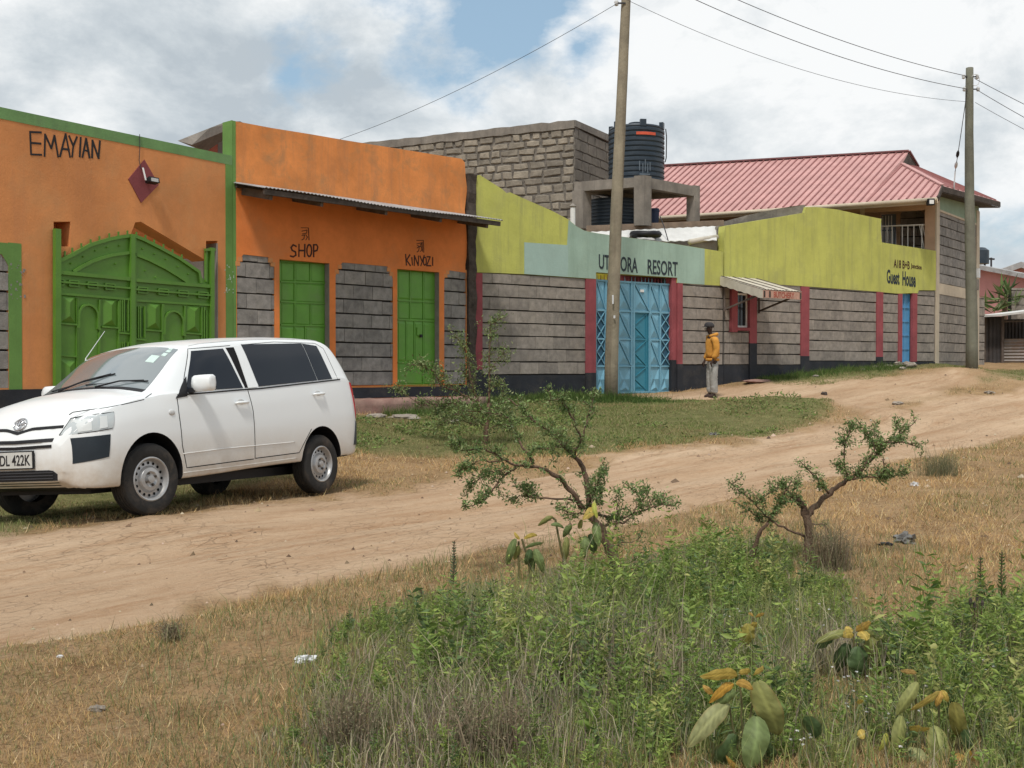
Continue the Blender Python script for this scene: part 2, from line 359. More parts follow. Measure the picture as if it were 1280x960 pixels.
MT = dict(
    orange=M_('orange_paint', (0.64, 0.262, 0.095), var=0.11, scale=1.3, bump=0.25, bscale=28, dirt=(0.46, 0.29, 0.14), dirt_amt=0.45, dirt_scale=0.9, streak=(0.40, 0.19, 0.10), streak_amt=0.3),
    orange2=M_('orange_paint_upper', (0.69, 0.255, 0.075), var=0.14, scale=1.8, bump=0.3, bscale=24, dirt=(0.36, 0.20, 0.09), dirt_amt=0.75, dirt_scale=2.6, streak=(0.33, 0.17, 0.09), streak_amt=0.5),
    orange3=M_('orange_paint_lower', (0.74, 0.225, 0.06), var=0.12, scale=1.3, bump=0.25, bscale=28, dirt=(0.46, 0.22, 0.10), dirt_amt=0.45, dirt_scale=0.9),
    gpaint=M_('green_paint', (0.14, 0.27, 0.07), var=0.1, scale=2.5, bump=0.2, streak=(0.09, 0.16, 0.05), streak_amt=0.3),
    gband=M_('green_band_paint', (0.16, 0.30, 0.115), var=0.12, scale=2.5, bump=0.2, dirt=(0.16, 0.2, 0.12), dirt_amt=0.5, streak=(0.1, 0.16, 0.08), streak_amt=0.35),
    ggate=M_('green_gate_enamel', (0.098, 0.235, 0.028), rough=0.45, var=0.08, scale=3, bump=0.04, bscale=20, dirt=(0.11, 0.16, 0.06), dirt_amt=0.4, dirt_scale=2.2, spec=0.4),
    gdoor=M_('green_door_enamel', (0.115, 0.31, 0.035), rough=0.42, var=0.09, scale=3, bump=0.06, bscale=14, dirt=(0.15, 0.24, 0.08), dirt_amt=0.45, dirt_scale=2.0, spec=0.4),
    block=M_('grey_stone_block', (0.27, 0.255, 0.24), var=0.24, scale=7, bump=0.6, bscale=45, objvar=0.17, dirt=(0.31, 0.29, 0.25), dirt_amt=0.5, dirt_scale=3.5),
    blockb=M_('brown_stone_block', (0.285, 0.255, 0.225), var=0.22, scale=7, bump=0.6, bscale=45, objvar=0.15, dirt=(0.33, 0.29, 0.235), dirt_amt=0.55, dirt_scale=3.0),
    mortar=M_('dark_joint', (0.045, 0.042, 0.04), var=0.2, bump=0.5),
    plinth=M_('black_plinth_paint', (0.024, 0.027, 0.034), rough=0.7, var=0.2, scale=3, bump=0.3, dirt=(0.10, 0.085, 0.07), dirt_amt=0.35, dirt_scale=2.5),
    lime=M_('lime_paint', (0.49, 0.50, 0.125), var=0.10, scale=1.4, bump=0.35, bscale=22, dirt=(0.34, 0.34, 0.14), dirt_amt=0.5, dirt_scale=1.3, streak=(0.25, 0.25, 0.11), streak_amt=0.6),
    teal=M_('mint_paint', (0.34, 0.47, 0.39), var=0.08, scale=1.4, bump=0.3, bscale=22, dirt=(0.28, 0.36, 0.28), dirt_amt=0.4, dirt_scale=1.6, streak=(0.2, 0.28, 0.21), streak_amt=0.45),
    teal2=M_('pale_blue_green_patch_paint', (0.35, 0.48, 0.43), var=0.06, scale=1.4, bump=0.3, bscale=22, dirt=(0.28, 0.36, 0.3), dirt_amt=0.3, dirt_scale=1.6),
    red=M_('maroon_paint', (0.30, 0.075, 0.085), var=0.14, scale=3, bump=0.3, streak=(0.14, 0.04, 0.045), streak_amt=0.4),
    diamond=M_('maroon_diamond_paint', (0.235, 0.062, 0.068), var=0.1, scale=3, bump=0.2),
    blue=M_('blue_gate_enamel', (0.17, 0.38, 0.50), rough=0.45, var=0.09, scale=3, bump=0.05, bscale=16, dirt=(0.22, 0.36, 0.44), dirt_amt=0.4, dirt_scale=2.4, spec=0.4),
    blue2=M_('teal_wicket_enamel', (0.04, 0.22, 0.31), rough=0.45, var=0.09, scale=3, bump=0.05, spec=0.4),
    bluedoor=M_('bright_blue_door', (0.1, 0.3, 0.52), rough=0.45, var=0.1, scale=3, bump=0.05, spec=0.4),
    concrete=M_('raw_concrete', (0.25, 0.225, 0.195), var=0.22, scale=2.2, bump=0.5, bscale=30, dirt=(0.12, 0.11, 0.1), dirt_amt=0.6, dirt_scale=1.8, streak=(0.1, 0.09, 0.08), streak_amt=0.55),
    jamb=M_('grey_cement_reveal', (0.26, 0.25, 0.235), var=0.12, scale=5, bump=0.3),
    slabedge=M_('brown_slab_edge', (0.28, 0.205, 0.15), var=0.2, scale=4, bump=0.4, streak=(0.14, 0.11, 0.09), streak_amt=0.4),
    quarry=M_('quarry_stone', (0.31, 0.275, 0.225), var=0.24, scale=5, bump=0.9, bscale=22, objvar=0.24, dirt=(0.15, 0.13, 0.11), dirt_amt=0.6, dirt_scale=2.5),
    qmortar=M_('light_rough_mortar', (0.20, 0.18, 0.155), var=0.35, scale=9, bump=1.0, bscale=30, dirt=(0.08, 0.07, 0.06), dirt_amt=0.7, dirt_scale=6),
    plaster=M_('cement_plaster', (0.21, 0.185, 0.155), var=0.2, scale=3, bump=0.5, bscale=30, objvar=0.1, dirt=(0.13, 0.115, 0.1), dirt_amt=0.5, dirt_scale=2.0),
    darkwood=M_('dark_weathered_wood', (0.075, 0.06, 0.05), var=0.35, scale=9, bump=0.8, bscale=30, dirt=(0.14, 0.12, 0.1), dirt_amt=0.5, dirt_scale=4),
    greywood=M_('grey_rafter_wood', (0.13, 0.105, 0.09), var=0.25, scale=8, bump=0.5, bscale=30),
    zinc=M_('galvanised_sheet', (0.42, 0.42, 0.42), rough=0.5, metal=0.35, var=0.2, scale=3, bump=0.1, dirt=(0.2, 0.17, 0.15), dirt_amt=0.6, dirt_scale=2.5),
    creamsheet=M_('cream_roof_sheet', (0.52, 0.48, 0.40), rough=0.55, var=0.12, scale=4, bump=0.1, dirt=(0.33, 0.29, 0.23), dirt_amt=0.6, dirt_scale=2.5),
    whitesheet=M_('whitewashed_sheet', (0.62, 0.62, 0.60), rough=0.6, var=0.08, scale=3, bump=0.1, dirt=(0.4, 0.38, 0.34), dirt_amt=0.5, dirt_scale=2),
    pinkroof=M_('faded_red_roof_sheet', (0.53, 0.30, 0.28), rough=0.55, var=0.09, scale=2.0, bump=0.05, dirt=(0.38, 0.19, 0.17), dirt_amt=0.5, dirt_scale=1.2, streak=(0.34, 0.16, 0.15), streak_amt=0.25),
    roofrib=M_('dark_red_roof_seam', (0.30, 0.13, 0.125), rough=0.6, var=0.1, scale=2.0, bump=0.05),
    ridge=M_('weathered_ridge_cap', (0.2, 0.085, 0.085), rough=0.6, var=0.2, scale=3, bump=0.05),
    peach=M_('peach_paint', (0.47, 0.32, 0.215), var=0.1, scale=2, bump=0.2, dirt=(0.34, 0.24, 0.17), dirt_amt=0.5),
    cream=M_('cream_paint', (0.55, 0.47, 0.36), var=0.1, scale=2, bump=0.2, dirt=(0.4, 0.33, 0.26), dirt_amt=0.5),
    mint=M_('mint_board_paint', (0.25, 0.335, 0.245), var=0.1, scale=2, bump=0.2),
    pink=M_('pink_paint', (0.53, 0.26, 0.25), var=0.1, scale=1, bump=0.2, dirt=(0.4, 0.22, 0.2), dirt_amt=0.5),
    white=M_('white_paint', (0.72, 0.72, 0.70), rough=0.5, var=0.05, bump=0.05),
    tank=M_('black_plastic_tank', (0.022, 0.036, 0.052), rough=0.42, var=0.12, scale=2, bump=0.05, spec=0.4, dirt=(0.07, 0.085, 0.10), dirt_amt=0.35),
    sticker=M_('red_sticker', (0.6, 0.1, 0.05), rough=0.5, bump=0),
    faint=M_('faint_white_print', (0.12, 0.15, 0.18), rough=0.5, bump=0),
    bucket=M_('dark_blue_plastic', (0.02, 0.035, 0.08), rough=0.45, bump=0.02),
    pole=M_('weathered_pole_wood', (0.27, 0.235, 0.17), var=0.2, scale=2, bump=0.7, bscale=18, dirt=(0.16, 0.13, 0.1), dirt_amt=0.6, dirt_scale=1.6, streak=(0.11, 0.085, 0.06), streak_amt=0.75),
    pole2=M_('grey_green_pole_wood', (0.17, 0.17, 0.13), var=0.2, scale=2, bump=0.7, bscale=18, dirt=(0.12, 0.11, 0.09), dirt_amt=0.5, dirt_scale=1.6, streak=(0.07, 0.065, 0.05), streak_amt=0.7),
    wire=M_('wire_metal', (0.045, 0.045, 0.05), rough=0.6, bump=0),
    porcelain=M_('grey_porcelain', (0.55, 0.56, 0.56), rough=0.3, bump=0),
    letter=M_('black_brush_paint', (0.022, 0.02, 0.022), rough=0.7, var=0.2, bump=0.1),
    letterb=M_('brown_brush_paint', (0.055, 0.018, 0.012), rough=0.7, var=0.2, bump=0.1),
    letterw=M_('navy_letter_paint', (0.028, 0.04, 0.05), rough=0.7, var=0.2, bump=0.1),
    black=M_('black_plastic', (0.012, 0.012, 0.014), rough=0.5, bump=0),
    darkgap=M_('dark_seam_rubber', (0.006, 0.006, 0.007), rough=0.9, bump=0),
    rock=M_('pale_rock', (0.33, 0.29, 0.245), var=0.25, scale=9, bump=0.8, bscale=30),
    step=M_('pink_cement_step', (0.30, 0.19, 0.155), var=0.2, scale=3, bump=0.6, bscale=24, dirt=(0.22, 0.08, 0.075), dirt_amt=0.65, dirt_scale=1.7),
    bark=M_('thorn_bark', (0.165, 0.105, 0.07), var=0.3, scale=22, bump=0.8, bscale=90),
    bag=M_('white_plastic_bag', (0.60, 0.61, 0.62), rough=0.35, var=0.04, scale=20, bump=0.3, bscale=60),
    cloth=M_('grey_cloth', (0.20, 0.195, 0.185), var=0.3, scale=20, bump=0.6, bscale=80),
    yellow=M_('yellow_paint', (0.55, 0.46, 0.06), var=0.2, scale=9, bump=0.2),
    grayblue=M_('blue_grey_door', (0.17, 0.21, 0.265), rough=0.5, var=0.1, bump=0.05),
    curtain=M_('dark_curtain', (0.05, 0.055, 0.06), var=0.3, scale=12, bump=0.2),
)
def glass_mat(name, col, rough=0.05, spec=0.5, metal=0.0):
    m, nt, b = new_mat(name); b.inputs['Base Color'].default_value = (*col, 1); b.inputs['Roughness'].default_value = rough
    b.inputs['Specular IOR Level'].default_value = spec; b.inputs['Metallic'].default_value = metal; return m
MT['pane_grey'] = glass_mat('grey_pane', (.22, .26, .31), .3)
MT['glass'] = glass_mat('dark_window_glass', (0.02, 0.024, 0.028), 0.12)
# ------------------------------------------------------------------ terrain
_ctl = [(0, 960, 4.2), (640, 960, 4.2), (1280, 960, 4.2), (0, 812, 5.77), (400, 722, 7.59), (560, 690, 8.64), (800, 650, 10.2), (1050, 600, 13.0), (1280, 560, 16.8),
        (1280, 700, 8.3), (1280, 620, 11.6), (1000, 700, 8.28), (190, 643, 9.89), (401, 617, 12.19), (262, 619, 12.86), (35, 647, 10.57), (640, 588, 14.5), (1000, 540, 19.2),
        (1280, 490, 28), (1280, 520, 22), (640, 530, 19), (890, 497, 25.3), (900, 520, 21.5), (450, 515, 21.5), (560, 508, 22.6), (670, 497, 24.6), (790, 492, 26), (940, 474, 28.3),
        (1050, 463, 30.2), (1170, 456, 32.5), (30, 520, 15.5), (300, 512, 18.5), (1280, 453, 40), (1280, 466, 33), (1200, 472, 30), (640, 482, 36), (0, 490, 30), (1000, 452, 48),
        (2200, 450, 40), (-600, 705, 8), (1900, 690, 8), (-600, 570, 16), (2200, 520, 20)]
_cp3 = [at(*c) for c in _ctl] + [Vector(p) for p in ((0, -6, .05), (-14, -6, .05), (14, -6, .1), (0, 0, .02), (-40, 20, .5), (60, 30, 1.6), (0, 80, 1.6), (-60, 60, 1.0), (60, 80, 2.0))]
_cx = np.array([[p.x, p.y] for p in _cp3]); _cz = np.array([p.z for p in _cp3])
_D = np.sqrt(((_cx[:, None] - _cx[None]) ** 2).sum(-1) + 0.8)
_w = np.linalg.solve(np.block([[-_D + 0.02 * np.eye(len(_cz)), np.ones((len(_cz), 1))], [np.ones((1, len(_cz))), np.zeros((1, 1))]]), np.append(_cz, 0))
_rs = np.random.RandomState(3); _T = _rs.rand(256, 256)
def vnoise(x, y, s):
    x = np.asarray(x) * s + 37.2; y = np.asarray(y) * s + 11.7
    xi = np.floor(x).astype(int); yi = np.floor(y).astype(int); fx = x - xi; fy = y - yi
    fx = fx * fx * (3 - 2 * fx); fy = fy * fy * (3 - 2 * fy)
    g = lambda a, b: _T[a % 256, b % 256]
    return (g(xi, yi) * (1 - fx) + g(xi + 1, yi) * fx) * (1 - fy) + (g(xi, yi + 1) * (1 - fx) + g(xi + 1, yi + 1) * fx) * fy
def fbm(x, y, s, o=4, r=0.5):
    t = 0; a = 1; n = 0
    for i in range(o): t = t + a * vnoise(x, y, s * 2 ** i); n += a; a *= r
    return t / n
def hbase(x, y):
    x = np.atleast_1d(np.asarray(x, float)); y = np.atleast_1d(np.asarray(y, float)); out = np.empty(x.shape)
    rr = np.sqrt(x * x + y * y); k = np.where(rr > 90, 90 / np.maximum(rr, 1e-6), 1.0); xx, yy = x * k, y * k
    for i in range(0, len(x), 20000):
        d = np.sqrt((xx[i:i + 20000, None] - _cx[None, :, 0]) ** 2 + (yy[i:i + 20000, None] - _cx[None, :, 1]) ** 2 + 0.8)
        out[i:i + 20000] = -(d @ _w[:-1]) + _w[-1]
    return out
def G(px, py, hf=None):
    """where the sight line through a pixel meets the terrain"""
    d = ray(px, py); ts = np.geomspace(2.0, 70, 900)
    z = CZ + d.z * ts; h = (hf or hbase)(d.x * ts, d.y * ts); i = np.argmax(z < h)
    if i == 0: i = 899
    return Vector((d.x * ts[i], d.y * ts[i]))
ROAD_FAR = [G(*p) for p in ((-700, 790), (-300, 712), (0, 668), (200, 645), (430, 614), (560, 597), (700, 582), (850, 562), (960, 545), (1050, 530), (1090, 516), (1150, 507), (1200, 496), (1280, 488), (1500, 470))]
ROAD_NEAR = [G(*p) for p in ((-500, 960), (0, 808), (120, 786), (250, 758), (400, 716), (560, 686), (700, 664), (850, 636), (950, 616), (1080, 588), (1180, 563), (1280, 538), (1600, 490))]
ROAD_POLY = ROAD_FAR + ROAD_NEAR[::-1]
PATH_POLY = [G(*p) for p in ((760, 494), (850, 491), (940, 478), (1010, 478), (1110, 471), (1170, 469), (1215, 471), (1215, 482), (1150, 500), (1090, 520), (1050, 522), (1000, 508), (930, 502), (860, 502), (800, 499))]
GREEN_POLYS = [[G(*p) for p in q] for q in (
    ((425, 520), (590, 510), (740, 498), (870, 501), (960, 504), (1020, 512), (1035, 524), (960, 540), (850, 552), (700, 566), (560, 576), (470, 572), (430, 560)),
    ((940, 478), (1010, 462), (1110, 459), (1215, 457), (1215, 462), (1160, 466), (1090, 471), (1000, 480)),
    ((1225, 462), (1320, 459), (1320, 478), (1235, 482)),
    ((-40, 600), (150, 590), (420, 570), (425, 590), (300, 615), (200, 640), (0, 662), (-60, 668)))]
def inpoly(x, y, poly):
    ins = np.zeros(np.shape(x), bool); n = len(poly)
    for i in range(n):
        x1, y1 = poly[i][0], poly[i][1]; x2, y2 = poly[(i + 1) % n][0], poly[(i + 1) % n][1]
        c = ((y1 > y) != (y2 > y)) & (x < (x2 - x1) * (y - y1) / (y2 - y1 + 1e-12) + x1); ins ^= c
    return ins
def sdist(x, y, poly):
    """signed distance, positive inside"""
    d = np.full(np.shape(x), 1e9); n = len(poly)
    for i in range(n):
        ax, ay = poly[i][0], poly[i][1]; bx, by = poly[(i + 1) % n][0] - ax, poly[(i + 1) % n][1] - ay
        t = np.clip(((x - ax) * bx + (y - ay) * by) / (bx * bx + by * by + 1e-12), 0, 1)
        d = np.minimum(d, np.hypot(x - ax - bx * t, y - ay - by * t))
    return np.where(inpoly(x, y, poly), d, -d)
_mid = [(a, b) for a, b in ((ROAD_NEAR[1], ROAD_FAR[2]), (ROAD_NEAR[-3], ROAD_FAR[-3]))]
_ra = (_mid[0][0] + _mid[0][1]) / 2; _rb = (_mid[1][0] + _mid[1][1]) / 2; ROAD_DIR = (_rb - _ra).normalized(); ROAD_N = Vector((-ROAD_DIR.y, ROAD_DIR.x))
_m1 = G(980, 518); _m2 = G(1222, 474); _m3 = G(860, 535)
def height(x, y, fine=True):
    x = np.atleast_1d(np.asarray(x, float)); y = np.atleast_1d(np.asarray(y, float))
    z = hbase(x, y)
    dr = sdist(x, y, ROAD_POLY); dn = (fbm(x, y, 0.9, 4) - 0.5) * 1.3
    rd = np.clip((dr + dn * 0.8) / 0.5 + 0.5, 0, 1)
    z = z - 0.035 * rd
    # verge bank and spoil heap
    z = z + 0.30 * np.exp(-(((x - _m1.x) / 2.4) ** 2 + ((y - _m1.y) / 1.0) ** 2)) * (0.75 + 0.5 * vnoise(x, y, 1.7)) + 0.20 * np.exp(-(((x - _m2.x) / 1.5) ** 2 + ((y - _m2.y) / 1.6) ** 2)) * (0.7 + 0.6 * vnoise(x, y, 1.3))
    if fine:
        u = x * ROAD_DIR.x + y * ROAD_DIR.y; v = (x - _ra.x) * ROAD_N.x + (y - _ra.y) * ROAD_N.y
        w = v + 0.5 * (fbm(u, v * 0.2, 0.16, 2) - 0.5)
        ruts = 1.5 * sum(a * np.exp(-((w - c) / s) ** 2) for c, s, a in ((-1.45, .22, -.05), (0.1, .2, -.055), (0.75, .13, -.025), (1.75, .2, -.035), (-0.55, .3, .02), (-2.0, .12, -.02), (1.25, .2, .015)))
        z = z + rd * (ruts * (0.6 + 0.8 * vnoise(u, v, 0.5)) + 0.030 * (fbm(u * 0.6, v * 2.2, 2.2, 5, .6) - 0.5) + 0.02 * (fbm(u * .3, v * 3, 3.5, 3) - .5))
        z = z + (1 - rd) * 0.07 * (fbm(x, y, 1.1, 5, 0.55) - 0.5) + (1 - rd) * 0.03 * (vnoise(x, y, 7) - 0.5)
    return z
def hz(x, y): return float(height([x], [y])[0])
def ground_pt(px, py):
    p = G(px, py, lambda a, b: height(a, b)); return Vector((p.x, p.y, hz(p.x, p.y)))

def np_mesh(name, co, faces_n, faces, attrs=None, smooth=False):
    """co (n,3), faces flat list of vertex indices with faces_n vertices each"""
    me = bpy.data.meshes.new(name); co = np.asarray(co, np.float32); faces = np.asarray(faces, np.int32).ravel()
    me.vertices.add(len(co)); me.vertices.foreach_set('co', co.ravel())
    nf = len(faces) // faces_n; me.loops.add(len(faces)); me.loops.foreach_set('vertex_index', faces)
    me.polygons.add(nf); me.polygons.foreach_set('loop_start', np.arange(nf, dtype=np.int32) * faces_n)
    if smooth: me.polygons.foreach_set('use_smooth', np.ones(nf, bool))
    for k, a in (attrs or {}).items():
        if a.ndim == 1: me.attributes.new(k, 'FLOAT', 'POINT').data.foreach_set('value', a.astype(np.float32))
        else:
            at_ = me.attributes.new(k, 'FLOAT_COLOR', 'POINT'); c4 = np.ones((len(a), 4), np.float32); c4[:, :3] = a; at_.data.foreach_set('color', c4.ravel())
    me.update(calc_edges=True); me.validate(); return me

def ground_material():
    m, nt, b = new_mat('earth'); N, L = nt.nodes, nt.links
    P = N.new('ShaderNodeNewGeometry').outputs['Position']
    def attr(n): a = N.new('ShaderNodeAttribute'); a.attribute_name = n; return a.outputs['Fac']
    def noise(sc, det=5, rg=0.6, vec=None, dist=0.0, kind='ShaderNodeTexNoise'):
        n = N.new(kind); n.inputs['Scale'].default_value = sc; n.inputs['Detail'].default_value = det; n.inputs['Roughness'].default_value = rg
        n.inputs['Distortion'].default_value = dist; L.new(vec if vec is not None else P, n.inputs['Vector']); return n.outputs[0]
    def rmp(v, a, b_):
        r = N.new('ShaderNodeMapRange'); r.inputs[1].default_value = a; r.inputs[2].default_value = b_; L.new(v, r.inputs[0]); return r.outputs[0]
    def mixc(f, a, b_):
        x = N.new('ShaderNodeMixRGB')
        for i, v in enumerate((f, a, b_)):
            if isinstance(v, (int, float)): x.inputs[i].default_value = v
            elif isinstance(v, tuple): x.inputs[i].default_value = (*v, 1)
            else: L.new(v, x.inputs[i])
        return x.outputs[0]
    def mth(op, a, k):
        x = N.new('ShaderNodeMath'); x.operation = op
        for i, v in enumerate((a, k)):
            if isinstance(v, (int, float)): x.inputs[i].default_value = v
            else: L.new(v, x.inputs[i])
        return x.outputs[0]
    # along-the-road coordinates for wheel streaks and drying cracks
    mp = N.new('ShaderNodeMapping'); mp.vector_type = 'POINT'; mp.inputs['Rotation'].default_value = (0, 0, -math.atan2(ROAD_DIR.y, ROAD_DIR.x)); L.new(P, mp.inputs[0])
    mp2 = N.new('ShaderNodeMapping'); mp2.inputs['Scale'].default_value = (0.16, 1.5, 1); L.new(mp.outputs[0], mp2.inputs[0])
    mp3 = N.new('ShaderNodeMapping'); mp3.inputs['Scale'].default_value = (0.5, 1.3, 1); L.new(mp.outputs[0], mp3.inputs[0])
    road = mixc(rmp(noise(1.1, 7, .65, mp2.outputs[0]), .33, .68), (0.41, 0.27, 0.165), (0.57, 0.42, 0.285))
    road = mixc(mth('MULTIPLY', rmp(noise(3.6, 9, .78, mp2.outputs[0], .3), .50, .66), 0.7), road, (0.33, 0.185, 0.095))
    road = mixc(mth('MULTIPLY', rmp(noise(26, 5, .7, mp3.outputs[0]), .5, .7), 0.35), road, (0.58, 0.43, 0.30))
    vor = N.new('ShaderNodeTexVoronoi'); vor.feature = 'DISTANCE_TO_EDGE'; vor.inputs['Scale'].default_value = 13.0
    wob = N.new('ShaderNodeMixRGB'); wob.inputs[0].default_value = 0.12; L.new(mp3.outputs[0], wob.inputs[1])
    nn = N.new('ShaderNodeTexNoise'); nn.inputs['Scale'].default_value = 4; L.new(mp3.outputs[0], nn.inputs['Vector']); L.new(nn.outputs[1], wob.inputs[2]); L.new(wob.outputs[0], vor.inputs['Vector'])
    crk = mth('MULTIPLY', rmp(vor.outputs[0], 0.05, 0.0), rmp(noise(.7, 4, .6), .36, .56))
    crk = mth('MULTIPLY', crk, rmp(noise(6, 3, .6), .36, .52))
    road = mixc(mth('MULTIPLY', crk, 0.27), road, (0.19, 0.12, 0.08))
    soil = mixc(rmp(noise(1.7, 7, .7), .3, .7), (0.24, 0.145, 0.07), (0.45, 0.295, 0.16))
    soil = mixc(mth('MULTIPLY', rmp(noise(17, 5, .75), .45, .68), 0.7), soil, (0.38, 0.29, 0.16))
    soil = mixc(mth('MULTIPLY', rmp(noise(38, 4, .75), .5, .62), 0.6), soil, (0.10, 0.068, 0.04))
    green = mixc(rmp(noise(5, 6, .7), .3, .7), (0.10, 0.105, 0.04), (0.22, 0.205, 0.09))
    c = mixc(attr('green'), soil, green); c = mixc(attr('dirt'), c, road)
    L.new(c, b.inputs['Base Color']); b.inputs['Roughness'].default_value = 0.95; b.inputs['Specular IOR Level'].default_value = 0.1
    bp = N.new('ShaderNodeBump'); bp.inputs['Strength'].default_value = 1.0; bp.inputs['Distance'].default_value = 0.045
    hh = mth('SUBTRACT', mth('ADD', mth('MULTIPLY', noise(9, 9, .75, mp3.outputs[0]), 1.0), mth('MULTIPLY', noise(60, 5, .7), .25)), mth('MULTIPLY', crk, .25))
    L.new(hh, bp.inputs['Height']); L.new(bp.outputs[0], b.inputs['Normal'])
    return m
EARTH = ground_material()
def build_ground():
    ang = np.concatenate([np.arange(-180, -36, 3.0), np.arange(-36, 36, 0.16), np.arange(36, 180, 3.0)])
    rad = np.concatenate([[0.3, 0.8, 1.4], 2.0 * 1.0105 ** np.arange(0, 335), np.geomspace(70, 4000, 26)])
    A, Rr = np.meshgrid(np.radians(ang), rad); x = (Rr * np.sin(A)).ravel(); y = (Rr * np.cos(A)).ravel()
    z = np.where(Rr.ravel() < 64, height(x, y), hbase(x, y)); na, nr = len(ang), len(rad)
    far = np.clip((Rr.ravel() - 150) / 800, 0, 1); z = z - far * 3
    dn = (fbm(x, y, 0.7, 5, .6) - 0.5)
    dr = sdist(x, y, ROAD_POLY); dp = sdist(x, y, PATH_POLY)
    dn2 = fbm(x + 31, y, 2.6, 4, .6) - .5; road = np.clip((dr + dn * 2.0 + dn2 * 1.0) / 0.5 + 0.5, 0, 1); path = np.clip((dp + dn * 1.5) / 0.6 + 0.4, 0, 1)
    gr = np.zeros_like(x)
    for q in GREEN_POLYS: gr = np.maximum(gr, np.clip((sdist(x, y, q) + dn * 1.6) / 0.5 + 0.5, 0, 1))
    # weedy ground under the foreground vegetation
    wd = np.clip((sdist(x, y, WEED_POLY) + dn * 1.5) / 0.6 + 0.3, 0, 1) * 0.8
    mound = np.exp(-(((x - _m2.x) / 1.6) ** 2 + ((y - _m2.y) / 1.4) ** 2)) * 0.35
    dirt = np.maximum(np.maximum(road, path), mound); gr = np.maximum(gr, wd)
    i = np.arange(na); j = (i + 1) % na; base = (np.arange(nr - 1) * na)[:, None]
    q = np.stack([base + i, base + na + i, base + na + j, base + j], -1).reshape(-1, 4)
    cxy = np.stack([x[q].mean(1), y[q].mean(1)], 1)
    isr = road[q].mean(1) > 0.5; isp = (path[q].mean(1) > 0.5) & ~isr
    for nm, sel in (('ground', ~isr & ~isp), ('road', isr), ('path', isp)):
        qq = q[sel]; u, inv = np.unique(qq.ravel(), return_inverse=True)
        co = np.stack([x[u], y[u], z[u]], 1)
        if nm == 'ground':   # close the hole under the camera
            pass
        me = np_mesh(nm, co, 4, inv, dict(dirt=dirt[u], green=gr[u]), smooth=True)
        link(nm, me, EARTH, kind='structure')
WEED_POLY = [G(*p) for p in ((380, 1000), (395, 900), (415, 800), (450, 770), (540, 742), (640, 720), (720, 718), (780, 714), (830, 696), (900, 682), (960, 682), (1000, 702), (1045, 745), (1100, 797), (1180, 800), (1240, 760), (1340, 740), (1400, 1000))]
build_ground()
